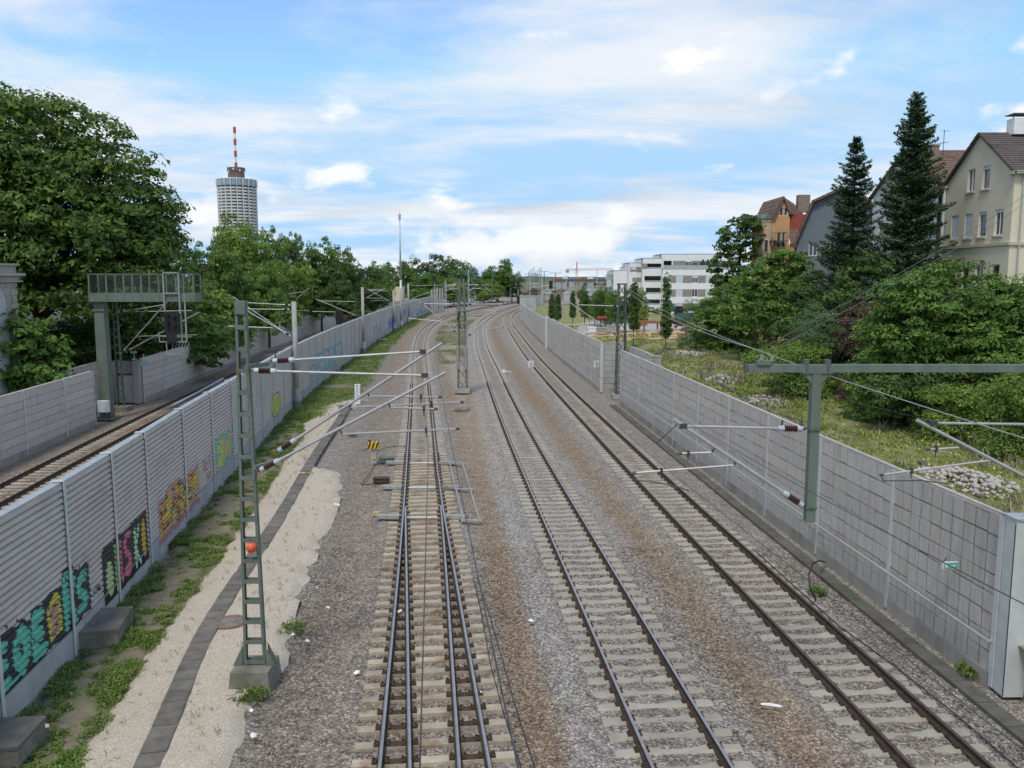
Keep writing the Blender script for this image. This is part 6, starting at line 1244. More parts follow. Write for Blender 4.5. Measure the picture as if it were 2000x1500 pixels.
def slabm(m, W, u0, u1, v0, v1, d0, d1):
    m.add([W(u0, v0, d0), W(u1, v0, d0), W(u1, v1, d0), W(u0, v1, d0), W(u0, v0, d1), W(u1, v0, d1), W(u1, v1, d1), W(u0, v1, d1)], [(0, 1, 2, 3), (7, 6, 5, 4), (0, 4, 5, 1), (1, 5, 6, 2), (2, 6, 7, 3), (3, 7, 4, 0)]); return m
BEIGE = M_('beige_render', (.64, .57, .42), (.70, .63, .48), .6, .9, bump=.06, bscale=20, stretch=(1, 1, .4)); STONE_TRIM = M_('beige_trim', (.47, .42, .31), (.53, .47, .36), 2, .9)
def tilemat(name, a, b): return M_(name, a, b, 3.5, .85, bump=.5, bscale=9, third=tuple(q * .7 for q in a))
DARKTILE = tilemat('dark_roof_tile', (.085, .068, .062), (.13, .105, .095)); BROWNTILE = tilemat('brown_roof_tile', (.14, .085, .065), (.20, .125, .095)); BRICK = M_('chimney_brick', (.20, .15, .125), (.28, .22, .185), 6, .9)
def tiled_plane(par, A, B, C_, D_, mat, n=14, th=.12):
    """roof slope A-B eave, D-C ridge, built of overlapping courses"""
    A, B, C_, D_ = map(Vector, (A, B, C_, D_)); nr = (B - A).cross(D_ - A).normalized()
    if nr.z < 0: nr = -nr
    base = MB(); base.poly([A, B, C_, D_], th, -nr); rf = base.build('roof', mat, par)
    for i in range(n):
        t0, t1 = i / n, min(1, (i + 1.12) / n); p0, p1, p2, p3 = A.lerp(D_, t0), B.lerp(C_, t0), B.lerp(C_, t1), A.lerp(D_, t1)
        m = MB(); m.add([p0 + nr * .05, p1 + nr * .05, p2 + nr * .015, p3 + nr * .015, p0 + nr * .004, p1 + nr * .004], [(0, 1, 2, 3), (4, 5, 1, 0)]); m.build('tile_course', mat, rf)
    return rf
# --- beige house
X0, Y0, Y1, X1 = 33.2, 56.0, 64.7, 50.0; ZE, ZR = 16.45, 19.5; G0 = 1.3
bh = thing('house', 'beige rendered house with dark tiled gable roof at the right edge', 'house', (X0, Y0, G0))
He = ZE - G0; Hr = ZR - G0; Wd = Y1 - Y0
ops = []
cols = [1.1, 2.95, 4.75, 6.75]
for v0, hgt in ((12.3 - G0 - .0, 1.75), (8.6 - G0, 1.75), (4.9 - G0, 1.75)):
    for u in cols: ops.append((u, u + .98, v0, v0 + hgt))
ops += [(2.95, 3.9, 15.6 - G0, 17.2 - G0), (4.85, 5.8, 15.6 - G0, 17.2 - G0)]
_, W = facade(bh, (X0, Y1, G0), (0, -1, 0), [(0, 0), (Wd, 0), (Wd, He), (Wd / 2, Hr), (0, He)], ops, BEIGE)
bl = [1, 1, .12, .12, 0, 0, .1, 0, .5, .2, .6, 0, 0, .15]
for i, o in enumerate(ops): window(bh, W, *o, blind=bl[i % len(bl)], sill=STONE_TRIM, mull=(i % 3 == 0))
m = MB(); slabm(m, W, -.05, Wd + .05, 11.6 - G0, 11.8 - G0, -.14, .02); m.build('string_course', STONE_TRIM, bh)
for u in (0, Wd): m = MB(); slabm(m, W, u - .35, u + .35, He - .25, He - .05, -.3, .02); m.build('cornice_end', STONE_TRIM, bh)
ops2 = [(2.4 + k * 3.2, 3.5 + k * 3.2, v, v + 1.75) for k in range(4) for v in (12.3 - G0, 8.6 - G0, 4.9 - G0)]
_, W2 = facade(bh, (X0, Y0, G0), (1, 0, 0), [(0, 0), (X1 - X0, 0), (X1 - X0, He), (0, He)], ops2, BEIGE)
for o in ops2: window(bh, W2, *o, sill=STONE_TRIM)
m = MB(); slabm(m, W2, -.05, X1 - X0, 11.6 - G0, 11.8 - G0, -.14, .02); m.build('string_course', STONE_TRIM, bh)
m = MB(); slabm(m, W2, -.1, X1 - X0, He - .22, He - .02, -.4, .02); m.build('gutter', MAT['galv'], bh)
m = MB(); m.tube(W2(.55, He - .3, -.14), W2(.55, .2, -.14), .06, 8); m.build('downpipe', MAT['galv'], bh)
m = MB(); m.box(((X0 + X1) / 2, Y1 - .1, G0 + He / 2), (X1 - X0, .2, He)); m.box((X1 - .1, (Y0 + Y1) / 2, G0 + He / 2), (.2, Wd, He)); m.box(((X0 + X1) / 2 + .4, (Y0 + Y1) / 2, G0 + He / 2), (X1 - X0 - 1, Wd - 1, He - .2)); m.build('back_wall', BEIGE, bh)
ym = (Y0 + Y1) / 2
tiled_plane(bh, (X0 - .25, Y0 - .4, ZE - .15), (X1, Y0 - .4, ZE - .15), (X1, ym, ZR + .12), (X0 - .25, ym, ZR + .12), DARKTILE, 18)
tiled_plane(bh, (X0 - .25, Y1 + .4, ZE - .15), (X1, Y1 + .4, ZE - .15), (X1, ym, ZR + .12), (X0 - .25, ym, ZR + .12), DARKTILE, 10)
m = MB(); m.box((X0 + 2.5, ym - .3, ZR + .45), (1.35, .9, 1.1)); ch = m.build('chimney', MAT['white'], bh); m = MB(); m.box((X0 + 2.5, ym - .3, ZR + 1.28), (1.55, 1.1, .07)); 
for s in (-.5, .5): m.box((X0 + 2.5 + s, ym - .3, ZR + 1.12), (.05, .05, .3))
m.build('chimney_cap', MAT['dark_green'], ch)
# --- house with brown roof and tall chimney behind the spruces
X0, Y0, Y1, X1 = 34.4, 68.2, 80.5, 52.0; ZE, ZR = 17.2, 20.4
h2 = thing('house', 'white house with brown tiled roof and tall chimney behind the spruces', 'house', (X0, Y0, G0)); He = ZE - G0; Hr = ZR - G0; Wd = Y1 - Y0
PALE = M_('pale_render', (.52, .52, .51), (.60, .60, .59), .7, .9); ops = [(u, u + 1.0, v, v + 1.6) for u in (1.4, 4.0, 7.2, 9.8) for v in (13.2 - G0, 9.8 - G0, 6.4 - G0)]
_, W = facade(h2, (X0, Y1, G0), (0, -1, 0), [(0, 0), (Wd, 0), (Wd, He), (Wd / 2, Hr), (0, He)], ops, PALE)
for o in ops: window(h2, W, *o, sill=STONE_TRIM)
m = MB(); m.box(((X0 + X1) / 2 + .2, Y0 + .1, G0 + He / 2), (X1 - X0 - .4, .2, He)); m.box(((X0 + X1) / 2 + .4, (Y0 + Y1) / 2, G0 + He / 2), (X1 - X0 - 1, Wd - .6, He - .2)); m.build('back_wall', PALE, h2); ym = (Y0 + Y1) / 2
tiled_plane(h2, (X0 - .3, Y0 - .4, ZE - .2), (X1, Y0 - .4, ZE - .2), (X1, ym, ZR + .1), (X0 - .3, ym, ZR + .1), BROWNTILE, 14); tiled_plane(h2, (X0 - .3, Y1 + .4, ZE - .2), (X1, Y1 + .4, ZE - .2), (X1, ym, ZR + .1), (X0 - .3, ym, ZR + .1), BROWNTILE, 8)
cx = at(1811, 300, 71.5).x; m = MB(); m.box((cx, 71.5, 18.8), (1.5, 1.0, 3.2)); m.box((cx, 71.5, 20.4), (1.6, 1.1, .12)); m.build('chimney', BRICK, h2)
a = MB(); ax_ = at(1807, 240, 71.8).x; a.tube((ax_, 71.8, 20.4), (ax_ - .05, 71.8, 22.9), .03, 5); a.bar((ax_ - .3, 71.8, 22.95), (ax_ + .3, 71.8, 22.6), .12, .04); a.tube((ax_, 71.8, 20.7), (ax_ + 1.0, 71.8, 20.6), .02, 5); a.build('aerial', MAT['wire'], h2)
a = MB(); ax_ = at(1843, 280, 73).x; a.tube((ax_, 73, 19.8), (ax_, 73, 22.0), .03, 5); a.tube((ax_ - .6, 73, 20.8), (ax_ + .4, 73, 21.0), .025, 5); a.tube((ax_ - .2, 73, 21.9), (ax_ + .5, 73, 21.9), .015, 5); a.build('aerial', MAT['wire'], h2)
# --- grey gable house and orange house with round turret
GREY = M_('slate_boarding', (.13, .15, .17), (.17, .19, .21), 2, .85, stretch=(4, 4, .5)); ORG = M_('orange_render', (.52, .29, .12), (.58, .34, .15), .8, .9); REDB = M_('red_boarding', (.28, .06, .045), (.33, .08, .06), 2, .85)
Yg = 95.0; g0 = at(1551, 470, Yg); gx0 = g0.x; gz0, gz1, gzr = at(0, 472, Yg).z, at(0, 394, Yg).z, at(0, 372, Yg).z; ga = R(24)
gh = thing('house', 'slate grey gabled house half hidden behind the sparser spruce', 'house', (gx0, Yg, G0)); GU = Vector((math.cos(ga), -math.sin(ga), 0)); GD = Vector((math.sin(ga), math.cos(ga), 0)); GO = Vector((gx0, Yg, 0)); wG = 9.5
ops = [(1.6, 2.5, gz0 - G0 - 1.6, gz0 - G0 - .1), (3.4, 4.3, gz0 - G0 - 1.6, gz0 - G0 - .1), (5.4, 6.4, gz0 - G0 + .8, gz0 - G0 + 2.2)]
_, W = facade(gh, GO + ZUP * G0, GU, [(0.3, 0), (wG - .3, 0), (wG - .3, gz0 - G0), (wG - 1.9, gz1 - G0), (wG / 2, gzr - G0), (1.9, gz1 - G0), (0.3, gz0 - G0)], ops, GREY)
for o in ops: window(gh, W, *o)
gp = lambda u, v, d: GO + GU * u + GD * d + ZUP * v
for p, q in (((0, gz0 - .3), (1.75, gz1)), ((1.75, gz1), (wG / 2, gzr + .1)), ((wG, gz0 - .3), (wG - 1.75, gz1)), ((wG - 1.75, gz1), (wG / 2, gzr + .1))):
    tiled_plane(gh, gp(p[0], p[1], -.6), gp(p[0], p[1], 8), gp(q[0], q[1], 8), gp(q[0], q[1], -.6), BROWNTILE, 6, .22)
m = MB(); m.box(gp(wG / 2, (G0 + gz0) / 2, 4.2), (wG - .9, 7.4, gz0 - G0), -ga); m.build('back_wall', GREY, gh)
m = MB(); cz = at(0, 384, 108).z; m.box((at(1569, 384, 108).x, 108, cz - .9), (1.5, .9, 2.2)); m.build('chimney', BRICK, gh)
Yo = 106.0; oh = thing('house', 'orange house with steep brown roof and round corner turret', 'house', (at(1512, 500, Yo).x, Yo, G0)); ox0, ox1 = at(1510, 450, Yo).x, at(1542, 450, Yo).x; wO = ox1 - ox0
ze, zr = at(0, 428, Yo).z, at(0, 386, Yo).z; hO = ze - G0
ops = [(.75, 1.2, ze - G0 + .4, ze - G0 + 1.4), (1.3, 1.75, ze - G0 + .4, ze - G0 + 1.4), (.55, 1.0, ze - G0 - 3.5, ze - G0 - 1.6), (1.15, 1.6, ze - G0 - 3.5, ze - G0 - 1.6)]
_, W = facade(oh, (ox0, Yo, G0), (1, 0, 0), [(0, 0), (wO, 0), (wO, hO), (wO * .5, zr - G0), (0, hO)], ops, ORG, name='gable_wall')
for o in ops: window(oh, W, *o, mull=False)
xr_ = at(1582, 400, Yo).x; zr2 = at(0, 391, Yo).z
tiled_plane(oh, (ox0 - .4, Yo - .4, ze - .3), (ox0 - .4, Yo + 8, ze - .3), (ox0 + wO / 2, Yo + 8, zr + .15), (ox0 + wO / 2, Yo - .4, zr + .15), BROWNTILE, 6, .2)
tiled_plane(oh, (ox1 - .1, Yo - .1, ze + .6), (xr_, Yo + 2, ze + .6), (xr_, Yo + 6, zr2 + .1), (ox0 + wO / 2, Yo - .2, zr + .1), BROWNTILE, 8, .15)
m = MB(); m.box(((ox1 + xr_) / 2, Yo + 2.5, ze - .3), (xr_ - ox1, 4, 1.9)); m.build('red_upper_wall', REDB, oh)
tiled_plane(oh, (ox1, Yo - .6, ze - 2.9), (xr_, Yo - .6, ze - 2.9), (xr_, Yo + .6, ze - 1.1), (ox1, Yo + .6, ze - 1.1), BROWNTILE, 6, .15)
_, W3 = facade(oh, (ox1, Yo - .2, G0), (1, 0, 0), [(0, 0), (xr_ - ox1, 0), (xr_ - ox1, hO - 3.0), (0, hO - 3.0)], [(.6, 1.1, hO - 4.8, hO - 3.4), (1.5, 2.0, hO - 4.8, hO - 3.4)], ORG)
for o in ((.6, 1.1, hO - 4.8, hO - 3.4), (1.5, 2.0, hO - 4.8, hO - 3.4)): window(oh, W3, *o, mull=False)
m = MB(); m.box(((ox0 + xr_) / 2, Yo + 4.4, G0 + (hO - 3.2) / 2), (xr_ - ox0 - .4, 8, hO - 3.2)); m.build('back_wall', ORG, oh)
tx, tzt = at(1493, 430, Yo).x, at(0, 432, Yo).z; m = MB(); m.lathe([(1.25, G0), (1.25, tzt - .2), (1.32, tzt - .1), (1.32, tzt + .05)], (tx, Yo + .6, 0), 20); tu = m.build('turret', M_('peach_render', (.56, .38, .23), (.62, .43, .27), .8, .9), oh, False)
m = MB(); m.lathe([(1.36, tzt + .05), (1.36, tzt + .35), (1.1, tzt + .75), (.4, tzt + .95), (0, tzt + 1.0)], (tx, Yo + .6, 0), 12); m.build('turret_cap', MAT['dark_green'], tu)
m = MB(); m.box((tx + .12, Yo - .68, tzt - 3.1), (.55, .1, 1.6)); wv = m.build('window', FRAME, tu); m = MB(); m.box((tx + .12, Yo - .72, tzt - 3.1), (.42, .06, 1.45)); m.build('pane', GLASS, wv)
m = MB(); bz = at(0, 463, Yo).z
for k in range(12): m.box((ox0 - .4 + k * .17, Yo - .9, bz), (.03, .03, .9))
m.box((ox0 + .5, Yo - .9, bz + .45), (2.0, .05, .06)); m.box((ox0 + .5, Yo - .5, bz - .5), (2.1, .9, .12)); m.build('balcony', MAT['dark_green'], oh)
tiled_plane(oh, (tx + .9, Yo - .3, ze - 2.7), (ox0, Yo - .3, ze - 2.7), (ox0, Yo + 1.5, ze - .9), (tx + 1.4, Yo + 1.5, ze - .9), BROWNTILE, 5, .15)
# --- white flats
WH = M_('white_render', (.74, .73, .72), (.80, .79, .78), .5, .85); TP = M_('taupe_render', (.24, .225, .205), (.28, .26, .24), .8, .9); LOG = M_('loggia_dark', (.05, .045, .045), (.075, .07, .068), 1, .7); BAL = M_('balcony_glass', (.30, .34, .34), (.36, .40, .40), 1, .12, spec=.8)
Yw = 186.0; px2 = lambda px, py=550: at(px, py, Yw); wt = thing('apartment_block', 'white flat-roofed apartment block with grey window bands and stepped end', 'apartment block', (px2(1290).x, Yw, 1.2))
zb_ = lambda py: at(0, py, Yw).z
def block(x0, x1, y0, ztop, bands, wins, mat=WH, yd=14.0):
    """volume with a front facade; bands = (z0, z1) taupe strips; wins = (x0, x1, z0, z1, blind)"""
    O = Vector((x0, y0, 1.0)); _, W = facade(wt, O, (1, 0, 0), [(0, 0), (x1 - x0, 0), (x1 - x0, ztop - 1), (0, ztop - 1)], [(a - x0, b - x0, c - 1, d - 1) for a, b, c, d, _ in wins], mat)
    for a, b, c, d, bl_ in wins:
        if bl_ == 'log':
            g = MB(); slabm(g, W, a - x0 - .01, b - x0 + .01, c - 1.01, d - .99, 1.4, 1.5); lo_ = g.build('loggia', LOG, wt); g = MB(); slabm(g, W, a - x0, b - x0, c - 1, c - .62, .04, .07); g.build('balustrade', BAL, lo_)
            for s in (a - x0, b - x0 - .02): g = MB(); slabm(g, W, s, s + .02, c - 1, d - 1, .2, 1.45); g.build('side_wall', TP, lo_)
        else: window(wt, W, a - x0, b - x0, c - 1, d - 1, .12, bl_, None, True, TP if bl_ < 0 else None)
    for z0, z1, a, b in bands:
        g = MB(); cuts = sorted([(q[0], q[1]) for q in wins if q[2] >= z0 - .2 and q[3] <= z1 + .2]); cur = a
        for q in cuts + [(b, b)]:
            if q[0] > cur + .02: slabm(g, W, cur - x0, q[0] - x0, z0 - 1, z1 - 1, -.03, .01)
            cur = max(cur, q[1])
        g.build('window_band', TP, wt)
    g = MB(); g.box(((x0 + x1) / 2, y0 + yd / 2 + .3, (ztop + 1) / 2 - .05), (x1 - x0 - .02, yd - 1.6 if any(q[4] == 'log' for q in wins) else yd - .7, ztop - 1.1)); g.v = [(q[0], q[1] + (1.2 if any(r[4] == 'log' for r in wins) else .1), q[2]) for q in g.v]; g.build('body', mat, wt)
    g = MB(); slabm(g, W, -.05, x1 - x0 + .05, ztop - 1.0, ztop - .9, -.05, yd); g.build('roof_edge', MAT['galv'], wt); return W
xa, xb_ = px2(1294).x, px2(1432).x; rowz = [(zb_(552.5), zb_(538)), (zb_(579.5), zb_(565)), (zb_(607), zb_(592.5))]
wins = []
for zi, (c, d) in enumerate(rowz):
    for k, pxw in enumerate((1320, 1352, 1378, 1404)):
        if pxw == 1352: wins.append((px2(pxw).x, px2(pxw + 11).x, c, d, (.35, .0, .1)[zi]))
        else: wins.append((px2(pxw).x, px2(pxw + 14).x, c, d, (1, .85, 1)[k % 3] if zi < 2 else 1))
block(xa, xb_, Yw, zb_(526), [(c, d, px2(1310).x, xb_) for c, d in rowz], wins)
# penthouse set back behind a terrace
block(xa, xb_, Yw + 2.2, zb_(497) + .1, [(zb_(524) + .2, zb_(509), px2(1317).x, xb_)], [(px2(1299).x, px2(1315).x, zb_(524) + .2, zb_(509), 'log'), (px2(1342).x, px2(1353).x, zb_(524) + .2, zb_(511), 0), (px2(1370).x, px2(1378).x, zb_(524) + .2, zb_(510), 0)], yd=11)
g = MB(); g.box(((xa + xb_) / 2, Yw + .1, zb_(526) + .45), (xb_ - xa - .4, .05, .9)); g.build('terrace_balustrade', BAL, wt)
m = MB(); m.lathe([(.0, 0), (.5, .1), (.75, .7), (.4, 1.3), (0, 1.4)], (px2(1358).x, Yw + 1.1, zb_(526) + .1), 10); m.build('terrace_plant', MAT['leaf_red'], wt)
for pxp in (1374, 1384): m = MB(); m.lathe([(.1, 0), (.45, .5), (.5, 1.2), (.2, 2.0), (0, 2.2)], (px2(pxp).x, Yw + 1.1, zb_(526) + .1), 9); m.build('terrace_plant', MAT['leaf_dark'], wt)
xs0, xs1 = px2(1256).x, px2(1293.5).x
block(xs0, xs1, Yw + 1.0, zb_(504.5), [(zb_(525), zb_(514.5), xs0, px2(1265).x)], [(px2(1265).x, xs1 - .1, zb_(525), zb_(514.5), 'log'), (px2(1260).x, xs1 - .1, zb_(551), zb_(539), 'log'), (px2(1263).x, xs1 - .1, zb_(574), zb_(562), 'log'), (xs0 + .3, xs1 - .2, zb_(596), zb_(585), 'log')], yd=12)
xt0, xt1 = px2(1232).x, xs0 - .02
block(xt0, xt1, Yw + 3.0, zb_(513), [(zb_(531.5), zb_(521), px2(1234).x, xt1), (zb_(551), zb_(542), px2(1239).x, xt1), (zb_(573), zb_(562), px2(1232).x, xt1)], [(px2(1236).x, px2(1246).x, zb_(531), zb_(522), .6), (px2(1240).x, px2(1245).x, zb_(550.5), zb_(542.5), 0), (px2(1233).x, px2(1240).x, zb_(572), zb_(563), 0), (px2(1251).x, px2(1255).x, zb_(572), zb_(563), 0)], yd=12)
block(px2(1205).x, xt0 - .02, Yw + 6.0, zb_(528), [], [], yd=14)
block(px2(1204).x + 3, xt0 + 1, Yw + 9.0, zb_(520), [], [], yd=9)
for zq in (540, 566): m = MB(); x_ = px2(1205).x; m.box((x_ - .7, Yw + 8.5, zb_(zq + 6)), (1.4, 3.5, .2)); m.box((x_ - 1.38, Yw + 8.5, zb_(zq)), (.05, 3.5, 1.1)); m.box((x_ - .7, Yw + 6.77, zb_(zq)), (1.4, .05, 1.1)); m.build('balcony', BAL, wt)
# --- round tower block
TY = 700.0; tcx = at(464, 400, TY).x; TR = 15.8; ztop = at(0, 364, TY).z; tw = thing('tower_block', 'round high-rise tower ringed with petal balconies and a red and white mast', 'tower', (tcx, TY, 0)); nB = 20; st_h = 2.52
TC_ = M_('tower_concrete', (.58, .575, .56), (.66, .655, .64), .2, .85); TD = M_('tower_glass', (.10, .11, .12), (.16, .165, .17), .3, .3, spec=.6); TBL = M_('tower_blue_glass', (.20, .28, .36), (.27, .35, .43), .2, .2, spec=.7)
m = MB(); m.lathe([(TR - 2.0, 0), (TR - 2.0, ztop)], (tcx, TY, 0), 60); m.build('core', TD, tw)
def petal_ring(r0, bulge, z0, z1, n=nB, sub=6):
    m = MB(); V = []; F = []; K = n * sub
    for i in range(K):
        t = 2 * math.pi * (i + .5) / K; ph = (i % sub + .5) / sub; r_ = r0 + bulge * math.sin(math.pi * ph)
        V += [(tcx + r_ * math.sin(t), TY - r_ * math.cos(t), z0), (tcx + r_ * math.sin(t), TY - r_ * math.cos(t), z1), (tcx + (r0 - 2.2) * math.sin(t), TY - (r0 - 2.2) * math.cos(t), z1 - (z1 - z0) * .75), (tcx + (r0 - 2.2) * math.sin(t), TY - (r0 - 2.2) * math.cos(t), z0)]
    for i in range(K):
        j = (i + 1) % K
        for q in range(4): F.append((i * 4 + q, j * 4 + q, j * 4 + (q + 1) % 4, i * 4 + (q + 1) % 4))
    return m.add(V, F)
z = ztop - .5; k = 0
while z > 40: petal_ring(TR - 1.0, 1.2, z - st_h * .98, z - st_h * .5).build('balcony_ring', TC_, tw); z -= st_h; k += 1
for i in range(nB):
    t = 2 * math.pi * i / nB; d = Vector((math.sin(t), -math.cos(t), 0)); c = Vector((tcx, TY, 0)) + d * (TR - 1.4); m = MB(); m.box(c + Vector((0, 0, ztop / 2 + 20)), (.75, 2.2, ztop - 40), math.atan2(d.y, d.x) + math.pi / 2); m.build('fin', TC_, tw)
petal_ring(TR - .6, 1.0, ztop - .4, ztop + 4.8).build('restaurant_ring', TBL, tw); m = MB(); m.lathe([(TR + .2, ztop + 4.6), (TR + .2, ztop + 5.2), (TR - 1.5, ztop + 5.6), (7, ztop + 6.4)], (tcx, TY, 0), 60); m.build('crown_roof', TC_, tw)
for i in range(nB):
    t = 2 * math.pi * i / nB; d = Vector((math.sin(t), -math.cos(t), 0)); m = MB(); m.box(Vector((tcx, TY, ztop + 2.3)) + d * (TR - .2), (.8, 1.6, 5.3), math.atan2(d.y, d.x) + math.pi / 2); m.build('ring_fin', TC_, tw)
zd0, zd1 = ztop + 5.4, at(0, 328, TY).z; m = MB(); m.lathe([(6.6, zd0), (6.6, zd1 - 3), (7.1, zd1 - 3), (7.1, zd1), (3, zd1)], (tcx, TY, 0), 30); m.build('drum', M_('tower_drum', (.12, .085, .08), (.17, .12, .11), .3, .8), tw)
m = MB(); 
for i in range(9): t = i * .7; m.box((tcx + 7.2 * math.sin(t), TY - 7.2 * math.cos(t), zd1 - 1.6 - (i % 3)), (.9, .5, 1.6), t)
m.build('aerial_panels', MAT['white'], tw, kind='stuff')
za, zb2 = zd1 - .5, at(0, 248, TY).z; RED = M_('mast_red', (.52, .06, .04), (.58, .08, .05), .3, .5); n = 7
for i in range(n):
    m = MB(); r_ = 1.15 if i % 2 == 0 else .8; m.tube((tcx, TY, za + (zb2 - za) * i / n), (tcx, TY, za + (zb2 - za) * (i + 1) / n), r_, 12); m.build('mast_section', RED if i % 2 == 0 else MAT['white'], tw)
# --- stone pavilion at the left edge
PV = M_('weathered_stone', (.36, .34, .29), (.46, .43, .37), 2.0, .9, bump=.25, third=(.24, .225, .19)); pY = 52.0; pX = at(31, 560, pY).x
pv = thing('stone_pavilion', 'weathered stone pavilion corner with cornice and arch at the left edge', 'pavilion', (pX - 3, 48, 0))
def Zp(py): return at(0, py, pY).z
m = MB(); m.box((pX - 3, pY - 3.5, (Zp(560) + .8) / 2), (6, 7, Zp(560) - .8)); m.build('wall', PV, pv)
for z0, z1, o in ((560, 551, .06), (551, 548, .30), (548, 539, .16), (539, 533, .42), (533, 519, .05), (519, 515, .22)): m = MB(); m.box((pX - 3, pY - 3.5, (Zp(z0) + Zp(z1)) / 2), (6 + 2 * o, 7 + 2 * o, Zp(z1) - Zp(z0) - .006)); m.build('cornice', PV, pv)
for k in range(7): m = MB(); m.box((pX + .02, pY - .32, Zp(563) - .24 - k * .42), (.1, .5 if k % 2 else .68, .38)); m.build('corner_stone', PV, pv)
cy_, cz_ = pY - 2.3, Zp(596)
for t in np.linspace(0, math.pi, 10)[:-1]:
    m = MB(); a_, b_ = t + .02, t + math.pi / 9 - .02; m.bar((pX + .03, cy_ + 1.25 * math.cos(a_), cz_ + 1.5 * math.sin(a_)), (pX + .03, cy_ + 1.25 * math.cos(b_), cz_ + 1.5 * math.sin(b_)), .2, .12, up=(1, 0, 0)); m.build('arch_stone', PV, pv)
m = MB(); m.poly([(pX + .01, cy_ + 1.15 * math.cos(t), cz_ + 1.4 * math.sin(t)) for t in np.linspace(0, math.pi, 14)] + [(pX + .01, cy_ - 1.15, 1), (pX + .01, cy_ + 1.15, 1)], .03, (1, 0, 0)); m.build('plaster_field', M_('grey_plaster', (.46, .48, .49), (.52, .53, .54), 1.2, .9), pv)
# --- cream house far left by the radio mast
c = at(762, 560, 260); fh = thing('house', 'small cream house with brown roof far off under the trees', 'house', (c.x, 262, 0)); m = MB(); m.box((c.x + .6, 264, 3.4), (6.2, 5, 6.8)); m.build('wall', M_('cream_render', (.62, .52, .34), (.68, .58, .40), .5, .9), fh)
tiled_plane(fh, (c.x - 4.2, 260, 6.6), (c.x + 1.0, 260, 6.6), (c.x + 1.0, 264, 10.4), (c.x - 4.2, 264, 10.4), BROWNTILE, 5, .2); m = MB(); m.box((c.x + .0, 261.2, 8.2), (.8, .8, 6.4)); m.build('chimney', MAT['white'], fh)
# ------------------------------------------------------------------ far line-side things
rd = thing('radio_mast', 'tall slender grey radio mast left of the tracks', 'mast', tuple(at(783, 570, 205).xy) + (0,)); c = at(783, 570, 205); zt_ = at(0, 415, 205).z
m = MB(); m.tube((c.x, 205, 0), (c.x, 205, 9), .34, 10, .3); m.tube((c.x, 205, 9), (c.x, 205, zt_ - 1.2), .26, 10, .14); m.build('shaft', MAT['galv'], rd, True); m = MB(); m.tube((c.x, 205, zt_ - 1.6), (c.x, 205, zt_ - .4), .3, 8); m.tube((c.x, 205, zt_ - .4), (c.x, 205, zt_ + .6), .04, 6); m.build('aerial_head', MAT['galv'], rd)
far = [(1024, 548, 610, 300, 'front'), (892, 540, 600, 250, ''), (915, 527, 600, 280, 'left'), (922, 527, 600, 282, 'right'), (961, 533, 602, 262, ''), (997, 545, 590, 330, ''), (1035, 535, 585, 330, ''), (1049, 536, 575, 360, ''), (1063, 530, 575, 340, ''), (1085, 533, 580, 300, ''), (1074, 545, 575, 380, ''), (1106, 536, 570, 400, ''), (1180, 540, 575, 380, ''), (1166, 526, 572, 420, ''), (1140, 545, 570, 430, ''), (940, 545, 600, 300, ''), (870, 548, 600, 270, ''), (1058, 542, 590, 250, '')]
far.sort()
for i, (px, pt, pb, Y_, q) in enumerate(far):
    t = at(px, pt, Y_); par = thing('far_mast', ORD[i] + ' from left of the far line masts at the bend', 'mast', (t.x, Y_, 0), 'far line masts at the bend'); m = MB(); w_ = .34 if i % 3 else .5
    m.bar((t.x - w_ / 2, Y_, 0), (t.x - w_ / 3, Y_, t.z), .13, .13); m.bar((t.x + w_ / 2, Y_, 0), (t.x + w_ / 3, Y_, t.z), .13, .13)
    for k in range(12): m.box((t.x, Y_, t.z * (k + .5) / 12), (w_, .1, .16))
    m.build('shaft', MAT['dark_green'] if i % 2 else MAT['galv'], par); s = -1 if i % 2 else 1; L = 3.2
    m = MB(); m.tube((t.x, Y_, 7.2), (t.x + s * L, Y_, 7.4), .07, 5); m.tube((t.x, Y_, 5.2), (t.x + s * L * 1.05, Y_, 7.5), .08, 5); m.tube((t.x + s * L * .4, Y_, 6.0), (t.x + s * L * 1.25, Y_, 6.1), .06, 5)
    if i in (6, 8, 9, 11, 13): m.bar((t.x - 2.2, Y_, t.z), (t.x + 2.2, Y_, t.z), .25, .2)
    m.build('arm', MAT['alu'], par)
# thick lattice cluster far off
c = at(1044, 530, 420); par = thing('lattice_tower', 'stout lattice tower cluster far behind the bend', 'mast', (c.x, 420, 0)); m = MB()
for k in range(8): x = c.x - 3 + k * .9; m.bar((x, 420 + (k % 3), 0), (x, 420 + (k % 3), c.z + (k % 4) * .7), .35, .3)
for k in range(7): m.bar((c.x - 3, 420, 4 + k * 1.1), (c.x + 3.3, 420, 4.8 + k * 1.1), .2, .2)
m.build('frame', LMAT, par, kind='stuff')
# signals at the bend
for px, py, Y_, lb in ((1012, 556, 240, 'black light signal left of the far wall end'), (1013, 585, 200, 'low black shunting signal before the far wall end'), (1076, 556, 210, 'black signal on the right behind the far wall'), (848, 545, 250, 'small dark signal above the far left wall end')):
    t = at(px, py, Y_); par = thing('signal', lb, 'signal', (t.x, Y_, 0)); m = MB(); m.box((t.x, Y_, t.z), (.9, .4, 2.0)); m.build('signal_head', MAT['black'], par); m = MB(); m.tube((t.x, Y_ + .2, 0), (t.x, Y_ + .2, t.z), .1, 6); m.build('signal_post', MAT['galv'], par)
t = at(1025, 605, 178); nb = MB(); nb.tube((t.x, 178, 0), (t.x, 178, at(0, 596, 178).z), .06, 6); nb.box((t.x, 177.9, at(0, 621, 178).z), (.55, .05, .55)); o = nb.build('sign_post', MAT['white']); tag(o, 'thin white sign post before the far right wall', 'sign')
